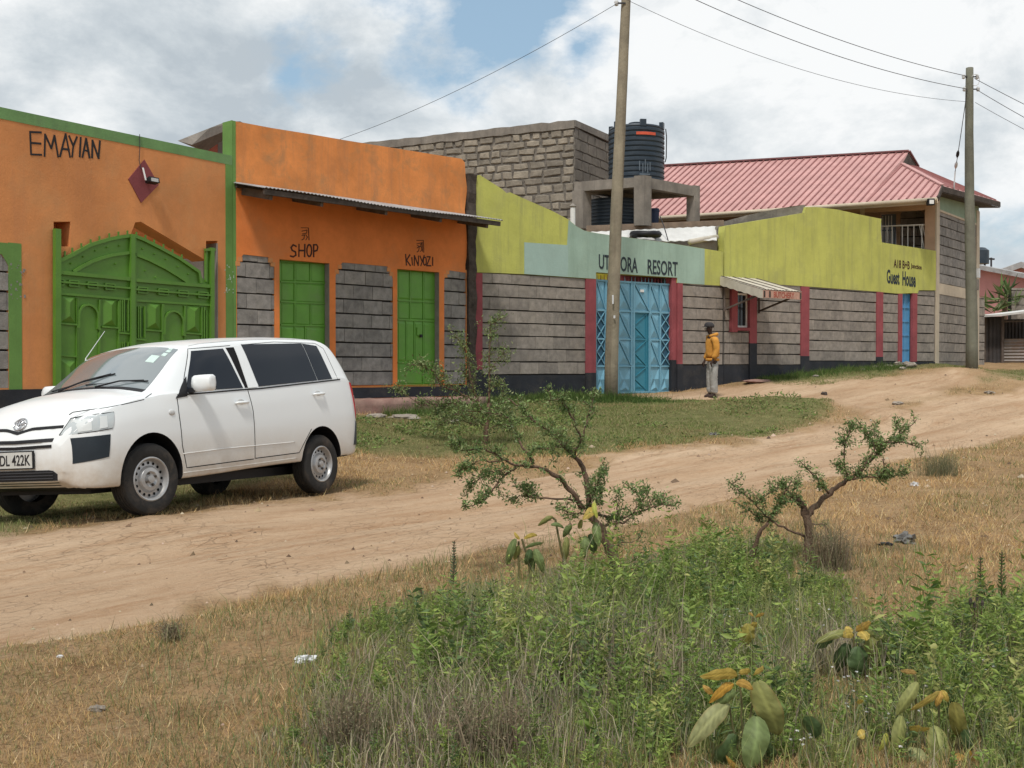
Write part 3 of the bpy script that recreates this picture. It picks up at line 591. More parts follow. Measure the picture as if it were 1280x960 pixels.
# ------------------------------------------------------------------ green double gate wall (orange)
Z0 = -0.6
def uvs(pl, pts, d=0.0): return [tuple(pl.uv(x, y, d)) for x, y in pts]
def gate_wall():
    u0 = PA.uv(-160, 460)[0] - 3.0
    root = thing('orange_wall_building', 'orange compound wall with green top band and EMAYIAN lettering around a green arched gate', 'building', PA.P(PA.uv(165, 460)[0], 0.8))
    zt = (PA.uv(0, 137)[1] + PA.uv(284, 193)[1]) / 2
    ur = PA.uv(291, 460)[0]
    notch = uvs(PA, [(67, 277), (88, 277), (88, 308), (67, 308)])
    ub = PA.uv(66, 460)[0]; uc = PA.uv(272, 460)[0]
    op = [(ub, Z0 + 0.1)] + uvs(PA, [(66, 332), (90, 324), (112, 311), (140, 304), (160, 303), (169, 278), (176, 277), (250, 321), (257.5, 326), (257.5, 301), (272, 301)]) + [(uc, Z0 + 0.1)]
    ul = PA.uv(11, 460)[0]; zp0 = PA.uv(5, 487)[1]
    pan = [(u0 + .05, zp0 + .02), (u0 + .05, PA.uv(0, 318)[1]), (PA.uv(3, 460)[0], PA.uv(3, 318)[1]), (ul, PA.uv(11, 332)[1]), (ul, zp0 + .02)]
    bm = NB(); slab(bm, PA, [(u0, Z0), (ur, Z0), (ur, zt), (u0, zt)], [notch, op, pan], -0.34, 0)
    finish('wall', bm, MT['orange'], root)
    bm = NB(); pbox(bm, PA, u0, ul + .05, zp0 - .1, PA.uv(0, 310)[1], -0.235, -0.05); finish('panel_backing', bm, MT['mortar'], root)
    fill_blocks(PA, pan, zp0, 0.27, 0.48, MT['block'], root, -0.05, 0.0)
    # recess back behind the notch
    bm = NB(); pbox(bm, PA, PA.uv(60, 460)[0], PA.uv(95, 460)[0], PA.uv(70, 312)[1], PA.uv(70, 272)[1], -0.42, -0.343); finish('niche_back', bm, MT['orange'], root)
    # painted bands, 4 mm proud
    bt = zt - PA.uv(140, 185)[1]
    th = PA.uv(30, 142.5)[1] - PA.uv(30, 155.5)[1]
    bm = NB(); pbox(bm, PA, u0, ur, zt - th, zt + .012, 0.001, 0.006); pbox(bm, PA, u0 - 0.001, ur + .001, zt + .001, zt + .016, -0.345, 0.0005); finish('top_band', bm, MT['gband'], root)
    bm = NB(); pbox(bm, PA, PA.uv(282.5, 460)[0], ur - .002, Z0, zt - th - .001, 0.001, 0.0055); finish('corner_band', bm, MT['gpaint'], root)
    bm = NB(); pbox(bm, PA, ul, PA.uv(27.5, 460)[0], zp0 - .0, PA.uv(10, 303)[1], 0.001, 0.005)
    slab(bm, PA, [(u0, PA.uv(0, 303)[1]), (ul, PA.uv(0, 303)[1]), (ul, PA.uv(11, 332)[1]), (PA.uv(3, 460)[0], PA.uv(3, 318)[1]), (u0, PA.uv(0, 318)[1])], (), 0.001, 0.0045)
    finish('panel_band', bm, MT['gpaint'], root)
    for a, b_, z in ((u0, ub - .02, zp0), (uc + .02, ur, PA.uv(280, 488)[1])): bm = NB(); pbox(bm, PA, a, b_, Z0, z, -.02, 0.03); finish('plinth', bm, MT['plinth'], root)
    bm = NB(); pbox(bm, PA, uc - .001, uc + .012, Z0, PA.uv(272, 304)[1], -0.34, 0.002); finish('gate_reveal', bm, MT['jamb'], root)
    # lettering
    bm = NB()
    def Z(pts, ox=0, oy=120, s=4): return [(ox + x / s, oy + y / s) for x, y in pts]
    for st in ([(205, 182), (150, 180), (155, 292), (207, 294)], [(152, 234), (203, 238)], [(222, 300), (225, 192), (256, 262), (272, 198), (290, 304)], [(300, 302), (328, 190), (350, 305)], [(312, 264), (345, 268)],
               [(345, 200), (366, 250), (384, 205)], [(366, 250), (360, 304)], [(403, 208), (398, 303)], [(412, 305), (430, 213), (447, 309)], [(418, 271), (441, 275)], [(460, 308), (462, 222), (492, 311), (499, 225)]):
        stroke(bm, PA, Z(st), 0.030, 0.004)
    finish('lettering', bm, MT['letter'], root)
    bm = NB(); slab(bm, PA, uvs(PA, [(180, 199.5), (198, 231), (176, 253.5), (160, 224)]), (), 0.001, 0.012); finish('diamond_emblem', bm, MT['diamond'], root)
    # cable and floodlight
    bm = NB(); tube(bm, [PA.P(*PA.uv(173.5, 168), 0.02), PA.P(*PA.uv(173.5, 185), 0.025), PA.P(*PA.uv(173, 200), 0.02), PA.P(*PA.uv(174, 211), 0.03)], 0.006, 5); finish('cable', bm, MT['wire'], root)
    fl = NB(); a = PA.P(*PA.uv(176.5, 210), 0.04); b_ = PA.P(*PA.uv(177, 226), 0.10); bar(fl, a, b_, .025, .012); br = finish('lamp_bracket', fl, MT['white'], root)
    c = PA.uv(185, 226.5); fl = NB(); p0 = PA.P(c[0] - .085, c[1] - .03, .10); 
    hexa(fl, [PA.P(c[0] - .10, c[1] - .05, .06), PA.P(c[0] + .09, c[1] - .05, .06), PA.P(c[0] + .09, c[1] - .03, .17), PA.P(c[0] - .10, c[1] - .03, .17), PA.P(c[0] - .10, c[1] + .01, .06), PA.P(c[0] + .09, c[1] + .01, .06), PA.P(c[0] + .09, c[1] + .05, .15), PA.P(c[0] - .10, c[1] + .05, .15)])
    lamp = finish('floodlight', fl, MT['black'], root)
    fl = NB(); pbox(fl, PA, c[0] - .07, c[0] + .06, c[1] - .022, c[1] + .03, .160, .172); finish('lamp_glass', fl, MT['porcelain'], lamp)
    # paper scraps / peeling marks on the bands
    for (x, y, w, h) in ((291 - 5, 350, .1, .3), (22, 350, .12, .35)):
        bm = NB(); q = PA.uv(x, y)
        for k in range(26):
            du, dz = random.uniform(-w, w), random.uniform(-h, h) * .8; r = random.uniform(.008, .025)
            pbox(bm, PA, q[0] + du, q[0] + du + r, q[1] + dz, q[1] + dz + r * random.uniform(.6, 2), .0008, .0065 + k * .00005)
        finish('torn_poster', bm, M_('torn_paper', (.42, .5, .42), bump=0) if x > 100 else MT['jamb'], root, kind='stuff')
    # inner grey wall seen through the gap above the gate
    iw = thing('courtyard_wall', 'grey stone block wall glimpsed over the right shoulder of the arched green gate', 'wall', PA.P(PA.uv(230, 460, -3)[0], .8, -3))
    pl = PA.shifted(0, -3.0); q0 = pl.uv(222, 321); q1 = pl.uv(262, 345)
    bm = NB(); pbox(bm, pl, pl.uv(214, 400)[0], pl.uv(275, 400)[0], Z0, q0[1] - .02, -.2, -.05); finish('wall_core', bm, MT['mortar'], iw)
    fill_blocks(pl, [(pl.uv(214, 400)[0], q0[1] - 1.6), (pl.uv(275, 400)[0], q0[1] - 1.6), (pl.uv(275, 400)[0], q0[1]), (pl.uv(214, 400)[0], q0[1])], q0[1] - 1.62, .27, .45, MT['block'], iw, -.05, 0)
    p2 = PA.shifted(0, -1.0); bm = NB(); pbox(bm, p2, p2.uv(60, 400)[0], p2.uv(258, 400)[0], p2.uv(230, 322)[1], p2.uv(165, 262)[1], -.15, 0)
    finish('plastered_wall', bm, MT['orange'], iw)
    # gate ------------------------------------------------------
    G_ = PA.shifted(0, 0.03)
    def gz(x, y): return tuple(G_.uv(60 + x / 4.8, 280 + y / 4.8))
    arch = [(62, 222), (140, 185), (250, 125), (360, 92), (430, 78), (490, 70)]; archr = [(512, 72), (560, 90), (660, 140), (780, 205), (900, 288), (912, 350)]
    zb = -0.02 + hz(*G_.P(gz(480, 0)[0], 0)[:2]) + .12
    def leaf(pts, x0, x1):
        q = [gz(*p) for p in pts]; bm = NB(); a = gz(x0, 300)[0]; b_ = gz(x1, 300)[0]
        slab(bm, G_, [(a, zb)] + q + [(b_, zb)], (), -0.012, 0.0); return finish('gate', bm, MT['ggate'], root)
    Ll = leaf(arch, 36, 488); Rl = leaf(archr[:-1] + [(940, 340), (940, 160), (990, 160)], 514, 1000)
    def gbar(par, pts, w=.045, d=.03, d0=.001, nm='gate_bar'):
        bm = NB(); q = [Vector(gz(*p)) for p in pts]
        for i, (a, b_) in enumerate(zip(q, q[1:])):
            t = (b_ - a).normalized(); n = Vector((-t.y, t.x)) * w / 2; e = t * w * .25; dd = d + (i % 2) * .0006
            c = [a - e - n, b_ + e - n, b_ + e + n, a - e + n]
            hexa(bm, [G_.P(p.x, p.y, d0) for p in c] + [G_.P(p.x, p.y, dd) for p in c])
        return finish(nm, bm, MT['ggate'], par)
    gbar(Ll, arch, .05, .04); gbar(Rl, archr, .05, .04)
    gbar(Ll, [(150, 285), (205, 253), (260, 225), (320, 203), (380, 187), (488, 172)], .045, .035)
    gbar(Rl, [(512, 180), (600, 215), (700, 265), (770, 308), (825, 345)], .045, .035)
    for par, pts in ((Ll, [(36, 288), (487, 331)]), (Rl, [(513, 336), (985, 376)])): gbar(par, pts, .055, .045)
    for par, pts in ((Ll, [(36, 345), (487, 386)]), (Rl, [(513, 392), (985, 430)])): gbar(par, pts, .028, .05, .02)
    for par, pts in ((Ll, [(36, 415), (487, 452)]), (Rl, [(513, 458), (985, 488)])): gbar(par, pts, .035, .03)
    for par, xs, ya in ((Ll, (60, 150, 262, 368), (345 - 36 * .09, .0909)), (Rl, (562, 686, 806, 925), (392 - 513 * .0805, .0805))):
        for x in xs:
            y = ya[0] + ya[1] * x; r = 28
            gbar(par, [(x - r, y - 17), (x + r, y - 13), (x + r, y + 20), (x - r, y + 16), (x - r, y - 17)], .022, .034, nm='gate_link')
    # stiles
    gbar(Ll, [(497, 70), (497, 1040)], .075, .06, nm='meeting_stile'); gbar(Rl, [(516, 78), (516, 1040)], .04, .035, nm='gate_stile')
    gbar(Ll, [(45, 40), (45, 1050)], .09, .07, nm='gate_post'); gbar(Rl, [(975, 150), (975, 1050)], .07, .06, nm='gate_post')
    gbar(Rl, [(945, 160), (945, 345)], .03, .03); gbar(Rl, [(938, 155), (992, 155)], .04, .05)
    def zline(x, kind):  # y of a sloping level line at x, through the y given at reference x
        return 0
    sl_ = .078
    def panel(par, x0, x1, y0, y1, xr):
        """pyramid-pressed panel"""
        f = lambda x, y: (x, y + (x - xr) * sl_)
        a, b_, c, d = (Vector(gz(*f(*p))) for p in ((x0, y0), (x1, y0), (x1, y1), (x0, y1)))
        m = (x0 + x1) / 2; e = Vector(gz(*f(m, y0 + (x1 - x0) * .45))); g = Vector(gz(*f(m, y1 - (x1 - x0) * .45)))
        bm = NB(); v = [bm.verts.new(G_.P(p.x, p.y, dd)) for p, dd in ((a, .002), (b_, .002), (c, .002), (d, .002), (e, .06), (g, .06))]
        for fc in ((0, 1, 4), (1, 2, 5, 4), (2, 3, 5), (3, 0, 4, 5), (3, 2, 1, 0)): bm.faces.new([v[i] for i in fc])
        finish('pressed_panel', bm, MT['ggate'], par)
        gbar(par, [f(x0 - 4, y1 + 6), f(x1 + 4, y1 + 6)], .025, .03)
    def archp(par, x0, x1, y0, y1, xr, base):
        f = lambda x, y: (x, y + (x - xr) * sl_); m = (x0 + x1) / 2; r = (x1 - x0) / 2 - 4
        pts = [f(x0 - 6, y1), f(m - r, y1)] + [f(m - r * math.cos(a), y0 + r * 1.25 - r * 1.25 * math.sin(a)) for a in np.linspace(0.0, math.pi, 9)] + [f(m + r, y1), f(x1 + 6, y1 + 2)]
        gbar(par, pts, .03, .035)
    for par, xr, k in ((Ll, 100, (70, 165, 175, 300, 325, 410, 425, 475)), (Rl, 600, (585, 675, 690, 812, 825, 910, 520, 575))):
        oy = 0 if par is Ll else 38
        for xv in (k[1] + 5, k[2] - 2, k[3] + 4, k[5] + 8): gbar(par, [(xv, 440 + (xv - 100) * .08 - (0 if par is Ll else 5)), (xv, 1040)], .022, .028)
        y0 = 428 + oy
        for row in range(3):
            yy = y0 + row * 385
            if yy > 1000: break
            panel(par, k[0], k[1], yy, yy + 165, xr); panel(par, k[4], k[5], yy, yy + 165, xr)
            archp(par, k[2], k[3], yy + 45, yy + 185, xr, 0)
            gbar(par, [(k[0], yy + 190 + 170), (k[1], yy + 190 + 178)], .022, .026)
        for row in range(2):
            yy = y0 + 30 + row * 250
            for xx in (k[6], k[7], (k[6] + k[7]) / 2, (k[6] + k[7]) / 2 - 12):
                gbar(par, [(xx, yy), (xx, yy + 185)], .018, .034)
            gbar(par, [(k[6] - 6, yy + 195), (k[7] + 6, yy + 200)], .025, .034)
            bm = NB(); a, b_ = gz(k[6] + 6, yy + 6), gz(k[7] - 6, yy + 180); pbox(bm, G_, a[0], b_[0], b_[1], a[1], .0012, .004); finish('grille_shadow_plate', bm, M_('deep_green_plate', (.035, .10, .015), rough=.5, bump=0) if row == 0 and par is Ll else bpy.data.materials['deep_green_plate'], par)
    gbar(Rl, [(932, 500), (932, 1040)], .022, .03); gbar(Rl, [(946, 520), (946, 900)], .018, .03)
    for x, y in ((98, 195), (143, 175), (197, 148), (253, 124), (306, 105), (365, 88), (420, 78), (474, 72)):
        gbar(Ll, [(x, y), (x, y - 30)], .022, .02, nm='spike')
    for x, y in ((528, 80), (582, 98), (634, 125), (690, 152), (745, 185), (800, 215)):
        gbar(Rl, [(x, y), (x, y - 30)], .022, .02, nm='spike')
    for par, pts in ((Ll, [(133, 237), (207, 196), (280, 160), (350, 140), (424, 130), (400, 240)]), (Rl, [(563, 148), (635, 180), (703, 212), (775, 256), (838, 300), (580, 280), (640, 320), (948, 260), (948, 300)])):
        for x, y in pts:
            bm = NB(); q = gz(x, y); c = [G_.P(q[0] + .016 * math.cos(a), q[1] + .016 * math.sin(a), .001) for a in np.linspace(0, 2 * math.pi, 6)[:-1]]
            v = [bm.verts.new(p) for p in c]; t = bm.verts.new(G_.P(q[0], q[1], .045))
            for i in range(5): bm.faces.new((v[i], v[(i + 1) % 5], t))
            finish('stud', bm, MT['ggate'], par)
gate_wall()

# ------------------------------------------------------------------ shop with barber (orange, two green doors)
def shop():
    root = thing('orange_shop_building', 'taller orange shop with SHOP and KINYOZI lettering, iron awning and two green metal doors', 'building', PB.P(2.5, .7))
    u0 = PB.uv(292, 460)[0]; u1 = PB.uv(583.5, 460)[0]
    z_t = PB.uv(292, 151)[1]; top = uvs(PB, [(292, 151), (340, 160), (390, 168), (430, 175), (470, 181.5), (505, 187), (545, 193.5), (577, 198.5), (581, 203), (582, 220), (584, 236), (581, 262), (583, 287), (585, 311), (582, 329), (580, 337)])
    out = [(u0, Z0)] + top + [(u1, top[-1][1]), (u1, Z0)]
    zp = lambda x: PB.uv(x, 482.5)[1]
    P1 = uvs(PB, [(295.5, 332), (299, 325), (304, 318), (335, 321.5), (340, 328), (343, 334)]); P1 = [(P1[0][0], zp(296))] + P1 + [(P1[-1][0], zp(343))]
    P2 = uvs(PB, [(419, 345), (423, 334), (428, 328), (484, 333), (489, 342), (491, 349)]); P2 = [(P2[0][0], zp(419))] + P2 + [(P2[-1][0], zp(491))]
    P3 = uvs(PB, [(555, 350), (557, 343), (562, 338)]); P3 = [(P3[0][0], zp(555))] + P3 + [(u1 - .02, P3[-1][1] - .02), (u1 - .02, zp(580))]
    D1 = [(PB.uv(349.5, 460)[0], 0), (PB.uv(412, 460)[0], 0)]; D2 = [(PB.uv(496.5, 460)[0], 0), (PB.uv(549, 460)[0], 0)]
    zd1, zd2 = PB.uv(350, 324)[1], PB.uv(497, 336)[1]; zbot = PB.uv(520, 483)[1]
    hol = lambda D, zt: [(D[0][0], zbot), (D[1][0], zbot), (D[1][0], zt), (D[0][0], zt)]
    bm = NB(); slab(bm, PB, out, [P1, P2, P3, hol(D1, zd1), hol(D2, zd2)], -0.28, 0)
    finish('wall', bm, MT['orange2'], root)
    # lower part below the awning is the cleaner, stronger orange: reddened and brightened to offset the awning's shade
    ul, ur = PB.uv(296, 460)[0], PB.uv(582, 460)[0]; za = PB.uv(296, 243)[1]
    low = [(u0 + .06, zp(300) + .001)]
    bm = NB(); pb = [(u0 + .055, zbot + .02), (u1 - .03, zbot + .02)] + uvs(PB, [(581.5, 329), (584, 311), (582.5, 287), (581, 276)]) + [(u0 + .055, PB.uv(581, 276)[1])]
    lo = lambda P: P
    slab(bm, PB, pb, [[(a + (0.004 if i in (0, 1) else 0), max(b, zbot + .03)) for i, (a, b) in enumerate(P)] for P in (P1, P2)] + [[(a, max(b, zbot + .03)) for a, b in hol(D1, zd1)], [(a, max(b, zbot + .03)) for a, b in hol(D2, zd2)], [(a if a < u1 - .03 else u1 - .04, max(b, zbot + .03)) for a, b in P3]], 0.0008, 0.005)
    finish('lower_render', bm, MT['orange3'], root)
    bm = NB(); pbox(bm, PB, u0 + .001, u0 + .055, Z0, z_t, .001, .0045); pbox(bm, PB, u0 - .02, u0 - .001, Z0, z_t + .005, -.28, .003); finish('corner_band', bm, MT['gpaint'], root)
    bm = NB()
    for P in (P1, P2, P3): pbox(bm, PB, P[0][0] - .03, P[-1][0] + (.03 if P is not P3 else .015), zbot - .1, max(p[1] for p in P) + .03, -.27, -.06)
    finish('panel_backing', bm, MT['mortar'], root)
    for P in (P1, P2, P3): fill_blocks(PB, P, zp(430) - .0, .268, .46, MT['block'], root, -.07, -.004)
    # stepped render corners
    bm = NB()
    for x, y in ((297, 330), (300, 324.5), (338, 326), (341, 331), (421, 340), (424.5, 334), (486, 337.5), (489, 343), (557, 345), (559.5, 341)):
        q = PB.uv(x, y); pbox(bm, PB, q[0] - .045, q[0] + .045, q[1] - .03, q[1] + .045, -.05, .0065)
    finish('stepped_corner', bm, MT['orange'], root, kind='stuff')
    zs = PB.uv(480, 497)[1]
    bm = NB(); pbox(bm, PB, u0, u1, zs, zbot - .005, -.1, .035); finish('plinth', bm, MT['plinth'], root)
    bm = NB(); ua, ub_ = PB.uv(340, 460)[0], PB.uv(575, 460)[0]; q = [(ua, Z0), (ub_, Z0), (ub_, zs - .01), (ua, zs - .01)]
    pbox(bm, PB, ua, ub_, Z0, zs - .004, -.1, .75)
    bmesh.ops.subdivide_edges(bm, edges=bm.edges, cuts=12, use_grid_fill=True)
    for v in bm.verts:
        k = .03; v.co += Vector((random.uniform(-k, k), random.uniform(-k, k), random.uniform(-k, k * .4)))
    finish('entrance_step', bm, MT['step'], root, smooth=True)
    bm = NB()
    pbox(bm, PB, u1 + .01, u1 + .235, Z0, PB.uv(588, 218)[1], -.25, .05)
    bmesh.ops.subdivide_edges(bm, edges=[e for e in bm.edges if abs((e.verts[0].co - e.verts[1].co).z) > 1], cuts=30, use_grid_fill=True)
    for v in bm.verts: v.co += Vector((random.uniform(-.022, .022), random.uniform(-.02, .02), 0))
    finish('rough_corner_post', bm, MT['darkwood'], root)
    # lettering
    bm = NB(); Z = lambda pts, ox=280, oy=140, s=4: [(ox + x / s, oy + y / s) for x, y in pts]
    el = lambda cx, cy, rx, ry, n=12: [(cx + rx * math.cos(a), cy + ry * math.sin(a)) for a in np.linspace(0, 2 * math.pi, n)]
    for st in ([(360, 672), (345, 664), (334, 678), (340, 692), (356, 700), (358, 716), (345, 724), (330, 720)], [(374, 662), (373, 723)], [(403, 662), (402, 724)], [(374, 693), (402, 693)], el(425, 693, 12, 30), [(447, 724), (447, 664), (462, 664), (468, 675), (464, 692), (448, 697)]):
        stroke(bm, PB, Z(st), .028, .0095)
    finish('lettering', bm, MT['letterb'], root); bm = NB()
    for st in ([(907, 712), (911, 766)], [(928, 714), (912, 741), (931, 768)], [(938, 728), (941, 765)], [(950, 768), (951, 718), (970, 768), (972, 720)], [(979, 720), (988, 744)], [(1000, 717), (983, 769)], el(1003, 746, 8, 20), [(1014, 724), (1030, 724), (1012, 768), (1033, 769)], [(1042, 727), (1042, 767)]):
        stroke(bm, PB, Z(st), .026, .0095)
    finish('lettering', bm, MT['letterb'], root)
    bm = NB()
    for st in ([(384, 579), (421, 580), (424, 640)], [(388, 596), (414, 590), (412, 606), (390, 610)], [(388, 618), (402, 614), (398, 634), (388, 640)], [(408, 614), (416, 626), (408, 640)], None, [(962, 642), (996, 642), (998, 702)], [(963, 660), (986, 654), (984, 670)], [(964, 680), (976, 672), (972, 694), (964, 700)], [(982, 662), (988, 690), (980, 698)], [(990, 650), (992, 698)], [(965, 668), (990, 676)]):
        if st is None: finish('doodle', bm, MT['letterb'], root, kind='stuff'); bm = NB(); continue
        stroke(bm, PB, Z(st), .014, .0092)
    finish('doodle', bm, MT['letterb'], root, kind='stuff')
    # doors
    pd = PB.shifted(0, -.13)
    def door(D, zt, zb, s, vlines, rows, handle):
        c = pd
        w0, w1 = c.uv(s[0], 460)[0], D[1][0] - .03
        bm = NB(); pbox(bm, c, D[0][0] - .02, D[1][0] - .008, zb, zt + .03, -.05, 0); dr = finish('door', bm, MT['gdoor'], root)
        bm = NB(); pbox(bm, PB, D[1][0] - .008, D[1][0] + .0, zbot + .001, zt, -.279, -.0015); finish('door_reveal', bm, MT['jamb'], root)
        zz = lambda y, x: c.uv(280 + x / 4, 300 + y / 4)
        def rib(a, b_, w=.022, dd=.018):
            bm = NB(); p, q = Vector(zz(a[1], a[0])), Vector(zz(b_[1], b_[0])); t = (q - p).normalized(); n = Vector((-t.y, t.x)) * w / 2
            cc = [p - n, q - n, q + n, p + n]; hexa(bm, [c.P(v.x, v.y, .001) for v in cc] + [c.P(v.x, v.y, dd) for v in cc]); finish('door_rib', bm, MT['gdoor'], dr)
        for k, l in enumerate(vlines): rib(*l, dd=.016)
        for l in rows: rib(*l, w=.028, dd=.019)
        # pressed sheets between ribs
        return dr, rib, zz
    sl = .05
    def quad(dr, zz, x0, y0, x1, y1, d=.012, mi='gdoor', nm='door_panel'):
        a, b_, c_, e = Vector(zz(y0, x0)), Vector(zz(y0 + (x1 - x0) * sl, x1)), Vector(zz(y1 + (x1 - x0) * sl, x1)), Vector(zz(y1, x0))
        m = (a + b_ + c_ + e) / 4; bm = NB()
        A = [bm.verts.new(pd.P(p.x, p.y, .001)) for p in (e, c_, b_, a)]; B = [bm.verts.new(pd.P(*(p + (m - p) * .10), d)) for p in (e, c_, b_, a)]
        for i in range(4): bm.faces.new((A[i], A[(i + 1) % 4], B[(i + 1) % 4], B[i]))
        bm.faces.new(B); bm.faces.new(A[::-1]); finish(nm, bm, MT[mi], dr)
    dr, rib, zz = door(D1, zd1, zbot - .01, (349.5,), [((352, 106), (352, 740)), ((431, 110), (431, 212)), ((432, 322), (432, 426)), ((508, 113), (508, 740)), ((405, 432), (405, 620))],
                       [((282, 103), (520, 113)), ((282, 208), (508, 216)), ((282, 308), (508, 318)), ((282, 424), (508, 430)), ((282, 620), (508, 628))], None)
    for q in ((286, 112, 346, 203), (357, 113, 426, 205), (436, 116, 503, 208), (286, 216, 346, 302), (358, 218, 502, 308), (286, 317, 346, 418), (358, 321, 427, 422), (437, 324, 502, 424), (286, 434, 346, 612), (358, 440, 400, 612), (410, 440, 502, 612), (286, 632, 346, 725), (358, 636, 502, 728)): quad(dr, zz, *q)
    dr, rib, zz = door(D2, zd2, zbot - .01, (496.5,), [((928, 146), (928, 302)), ((995, 150), (995, 725)), ((928, 305), (928, 400)), ((908, 404), (908, 612)), ((950, 405), (950, 612)), ((1058, 152), (1058, 730))],
                       [((868, 140), (1066, 150)), ((868, 302), (1058, 312)), ((868, 398), (1058, 406)), ((868, 612), (1058, 622)), ((868, 722), (1058, 728))], None)
    for q in ((871, 152, 924, 294), (932, 154, 991, 298), (999, 158, 1054, 300), (871, 312, 924, 392), (932, 314, 991, 394), (999, 318, 1054, 396), (871, 408, 905, 606), (912, 410, 946, 608), (954, 410, 991, 608), (999, 414, 1054, 608), (871, 622, 991, 716), (999, 630, 1054, 720)): quad(dr, zz, *q)
    a = Vector(zz(437, 960)); b_ = Vector(zz(478, 985)); bm = NB(); pbox(bm, pd, a.x, b_.x, b_.y, a.y, .013, .035); finish('lock_box', bm, MT['gdoor'], dr)
    a = Vector(zz(472, 972)); bm = NB(); pbox(bm, pd, a.x, a.x + .06, a.y - .06, a.y, .036, .06); finish('padlock', bm, MT['black'], dr)
    # awning
    d = .92; zf = (PB.uv(629, 272.5, d)[1] + PB.uv(332, 240, d)[1]) / 2; za = zf + .2; ue = PB.uv(629, 272.5, d)[0]; us = u0 + .0
    bm = NB(); n = int((ue - us) / .038)
    prev = None
    for i in range(n + 1):
        u = us + (ue - us) * i / n; w = .010 * (1 if i % 2 else -1)
        r = [bm.verts.new(PB.P(u, za + w, .012)), bm.verts.new(PB.P(u, zf + w + .02 * math.sin(u * 1.3), d)), bm.verts.new(PB.P(u, za + w - .006, .012)), bm.verts.new(PB.P(u, zf + w - .006 + .02 * math.sin(u * 1.3), d))]
        if prev:
            bm.faces.new((prev[0], r[0], r[1], prev[1])); bm.faces.new((prev[2], prev[3], r[3], r[2])); bm.faces.new((prev[1], r[1], r[3], prev[3]))
        prev = r
    aw = finish('awning', bm, MT['zinc'], root)
    bm = NB(); bar(bm, PB.P(us + .02, zf - .055, d - .05), PB.P(ue - .05, zf - .055, d - .05), .05, .085); finish('fascia_board', bm, MT['darkwood'], aw)
    bm = NB(); bar(bm, PB.P(us + .02, za - .06, .06), PB.P(u1 - .05, za - .06, .06), .05, .07); finish('wall_plate', bm, MT['darkwood'], aw)
    for px in (303, 366, 446, 514, 572):
        u = PB.uv(px, 460)[0] + .02; bm = NB(); bar(bm, PB.P(u, za - .13, .002), PB.P(u, zf - .10, d - .09), .06, .13); finish('rafter', bm, MT['greywood'], aw)
    # neighbouring roof behind: small gable with weathered concrete edge
    nb = thing('rooftop_hut', 'weathered grey concrete roof edge with a red patch showing between the orange walls', 'building', at(270, 480, 21))
    bm = NB(); Y = 21.0
    p = [at(222, 176, Y), at(262, 160, Y + .3), at(283, 152, Y + .6), at(300, 151.5, Y + .8), at(300, 163, Y + .8), at(278, 165, Y + .5), at(240, 181, Y)]
    A = [bm.verts.new(q) for q in p]; B = [bm.verts.new(q + Vector((.5, 2.5, 0))) for q in p]
    for i in range(len(p)): bm.faces.new((A[i], A[(i + 1) % len(p)], B[(i + 1) % len(p)], B[i]))
    bm.faces.new(A); bm.faces.new(B[::-1]); finish('roof_slab', bm, MT['concrete'], nb)
    bm = NB(); a, b_ = at(246, 200, Y + .5), at(272, 200, Y + .7); c, e = at(272, 166, Y + .7), at(246, 178, Y + .5)
    hexa(bm, [a, b_, c, e] + [v + Vector((.1, .5, 0)) for v in (a, b_, c, e)]); finish('wall', bm, MT['red'] if False else M_('faded_red_plaster', (.36, .11, .07)), nb)
    bm = NB(); a, b_ = at(272.3, 200, Y + .7), at(296, 200, Y + .9); c, e = at(296, 163, Y + .9), at(272.3, 165, Y + .7)
    hexa(bm, [a, b_, c, e] + [v + Vector((.1, .5, 0)) for v in (a, b_, c, e)]); finish('side_wall', bm, MT['concrete'], nb)
    bm = NB(); a, b_, c, e = at(225, 620, Y + .55), at(300, 620, Y + 1.1), at(300, 200, Y + 1.1), at(225, 200, Y + .55)
    hexa(bm, [a, b_, c, e] + [v + Vector((.1, .8, 0)) for v in (a, b_, c, e)]); finish('lower_wall', bm, MT['concrete'], nb)
shop()
# ------------------------------------------------------------------ resort wall and guest house wall (lime / mint)
UC = lambda px: PC.uv(px, 460)[0]
def pilaster(root, x0, x1, ytop, ybot, dark_to=None, nm='pillar', d=.035):
    u0, u1 = UC(x0), UC(x1); zt = PC.uv(x0, ytop)[1]; zb = PC.uv(x0, ybot)[1]
    bm = NB(); pbox(bm, PC, u0, u1, zb, zt, -.05, d); finish(nm, bm, MT['red'], root)
    bm = NB(); pbox(bm, PC, u0 - .002, u1 + .002, Z0, zb - .001, -.05, d + .002); finish(nm + '_base', bm, MT['plinth'], root)
def stone_panel(root, x0, x1, yt0, yt1, yb0, mat='blockb', zbase=None):
    u0, u1 = UC(x0), UC(x1); zb = PC.uv(x0, yb0)[1] if zbase is None else zbase
    reg = [(u0, zb), (u1, zb), (u1, PC.uv(x1, yt1)[1]), (u0, PC.uv(x0, yt0)[1])]
    ch = .272; k = round((PC.uv(x0, yt0)[1] - zb) / ch)
    fill_blocks(PC, reg, zb, ch, .50, MT[mat], root, -.05, .006)
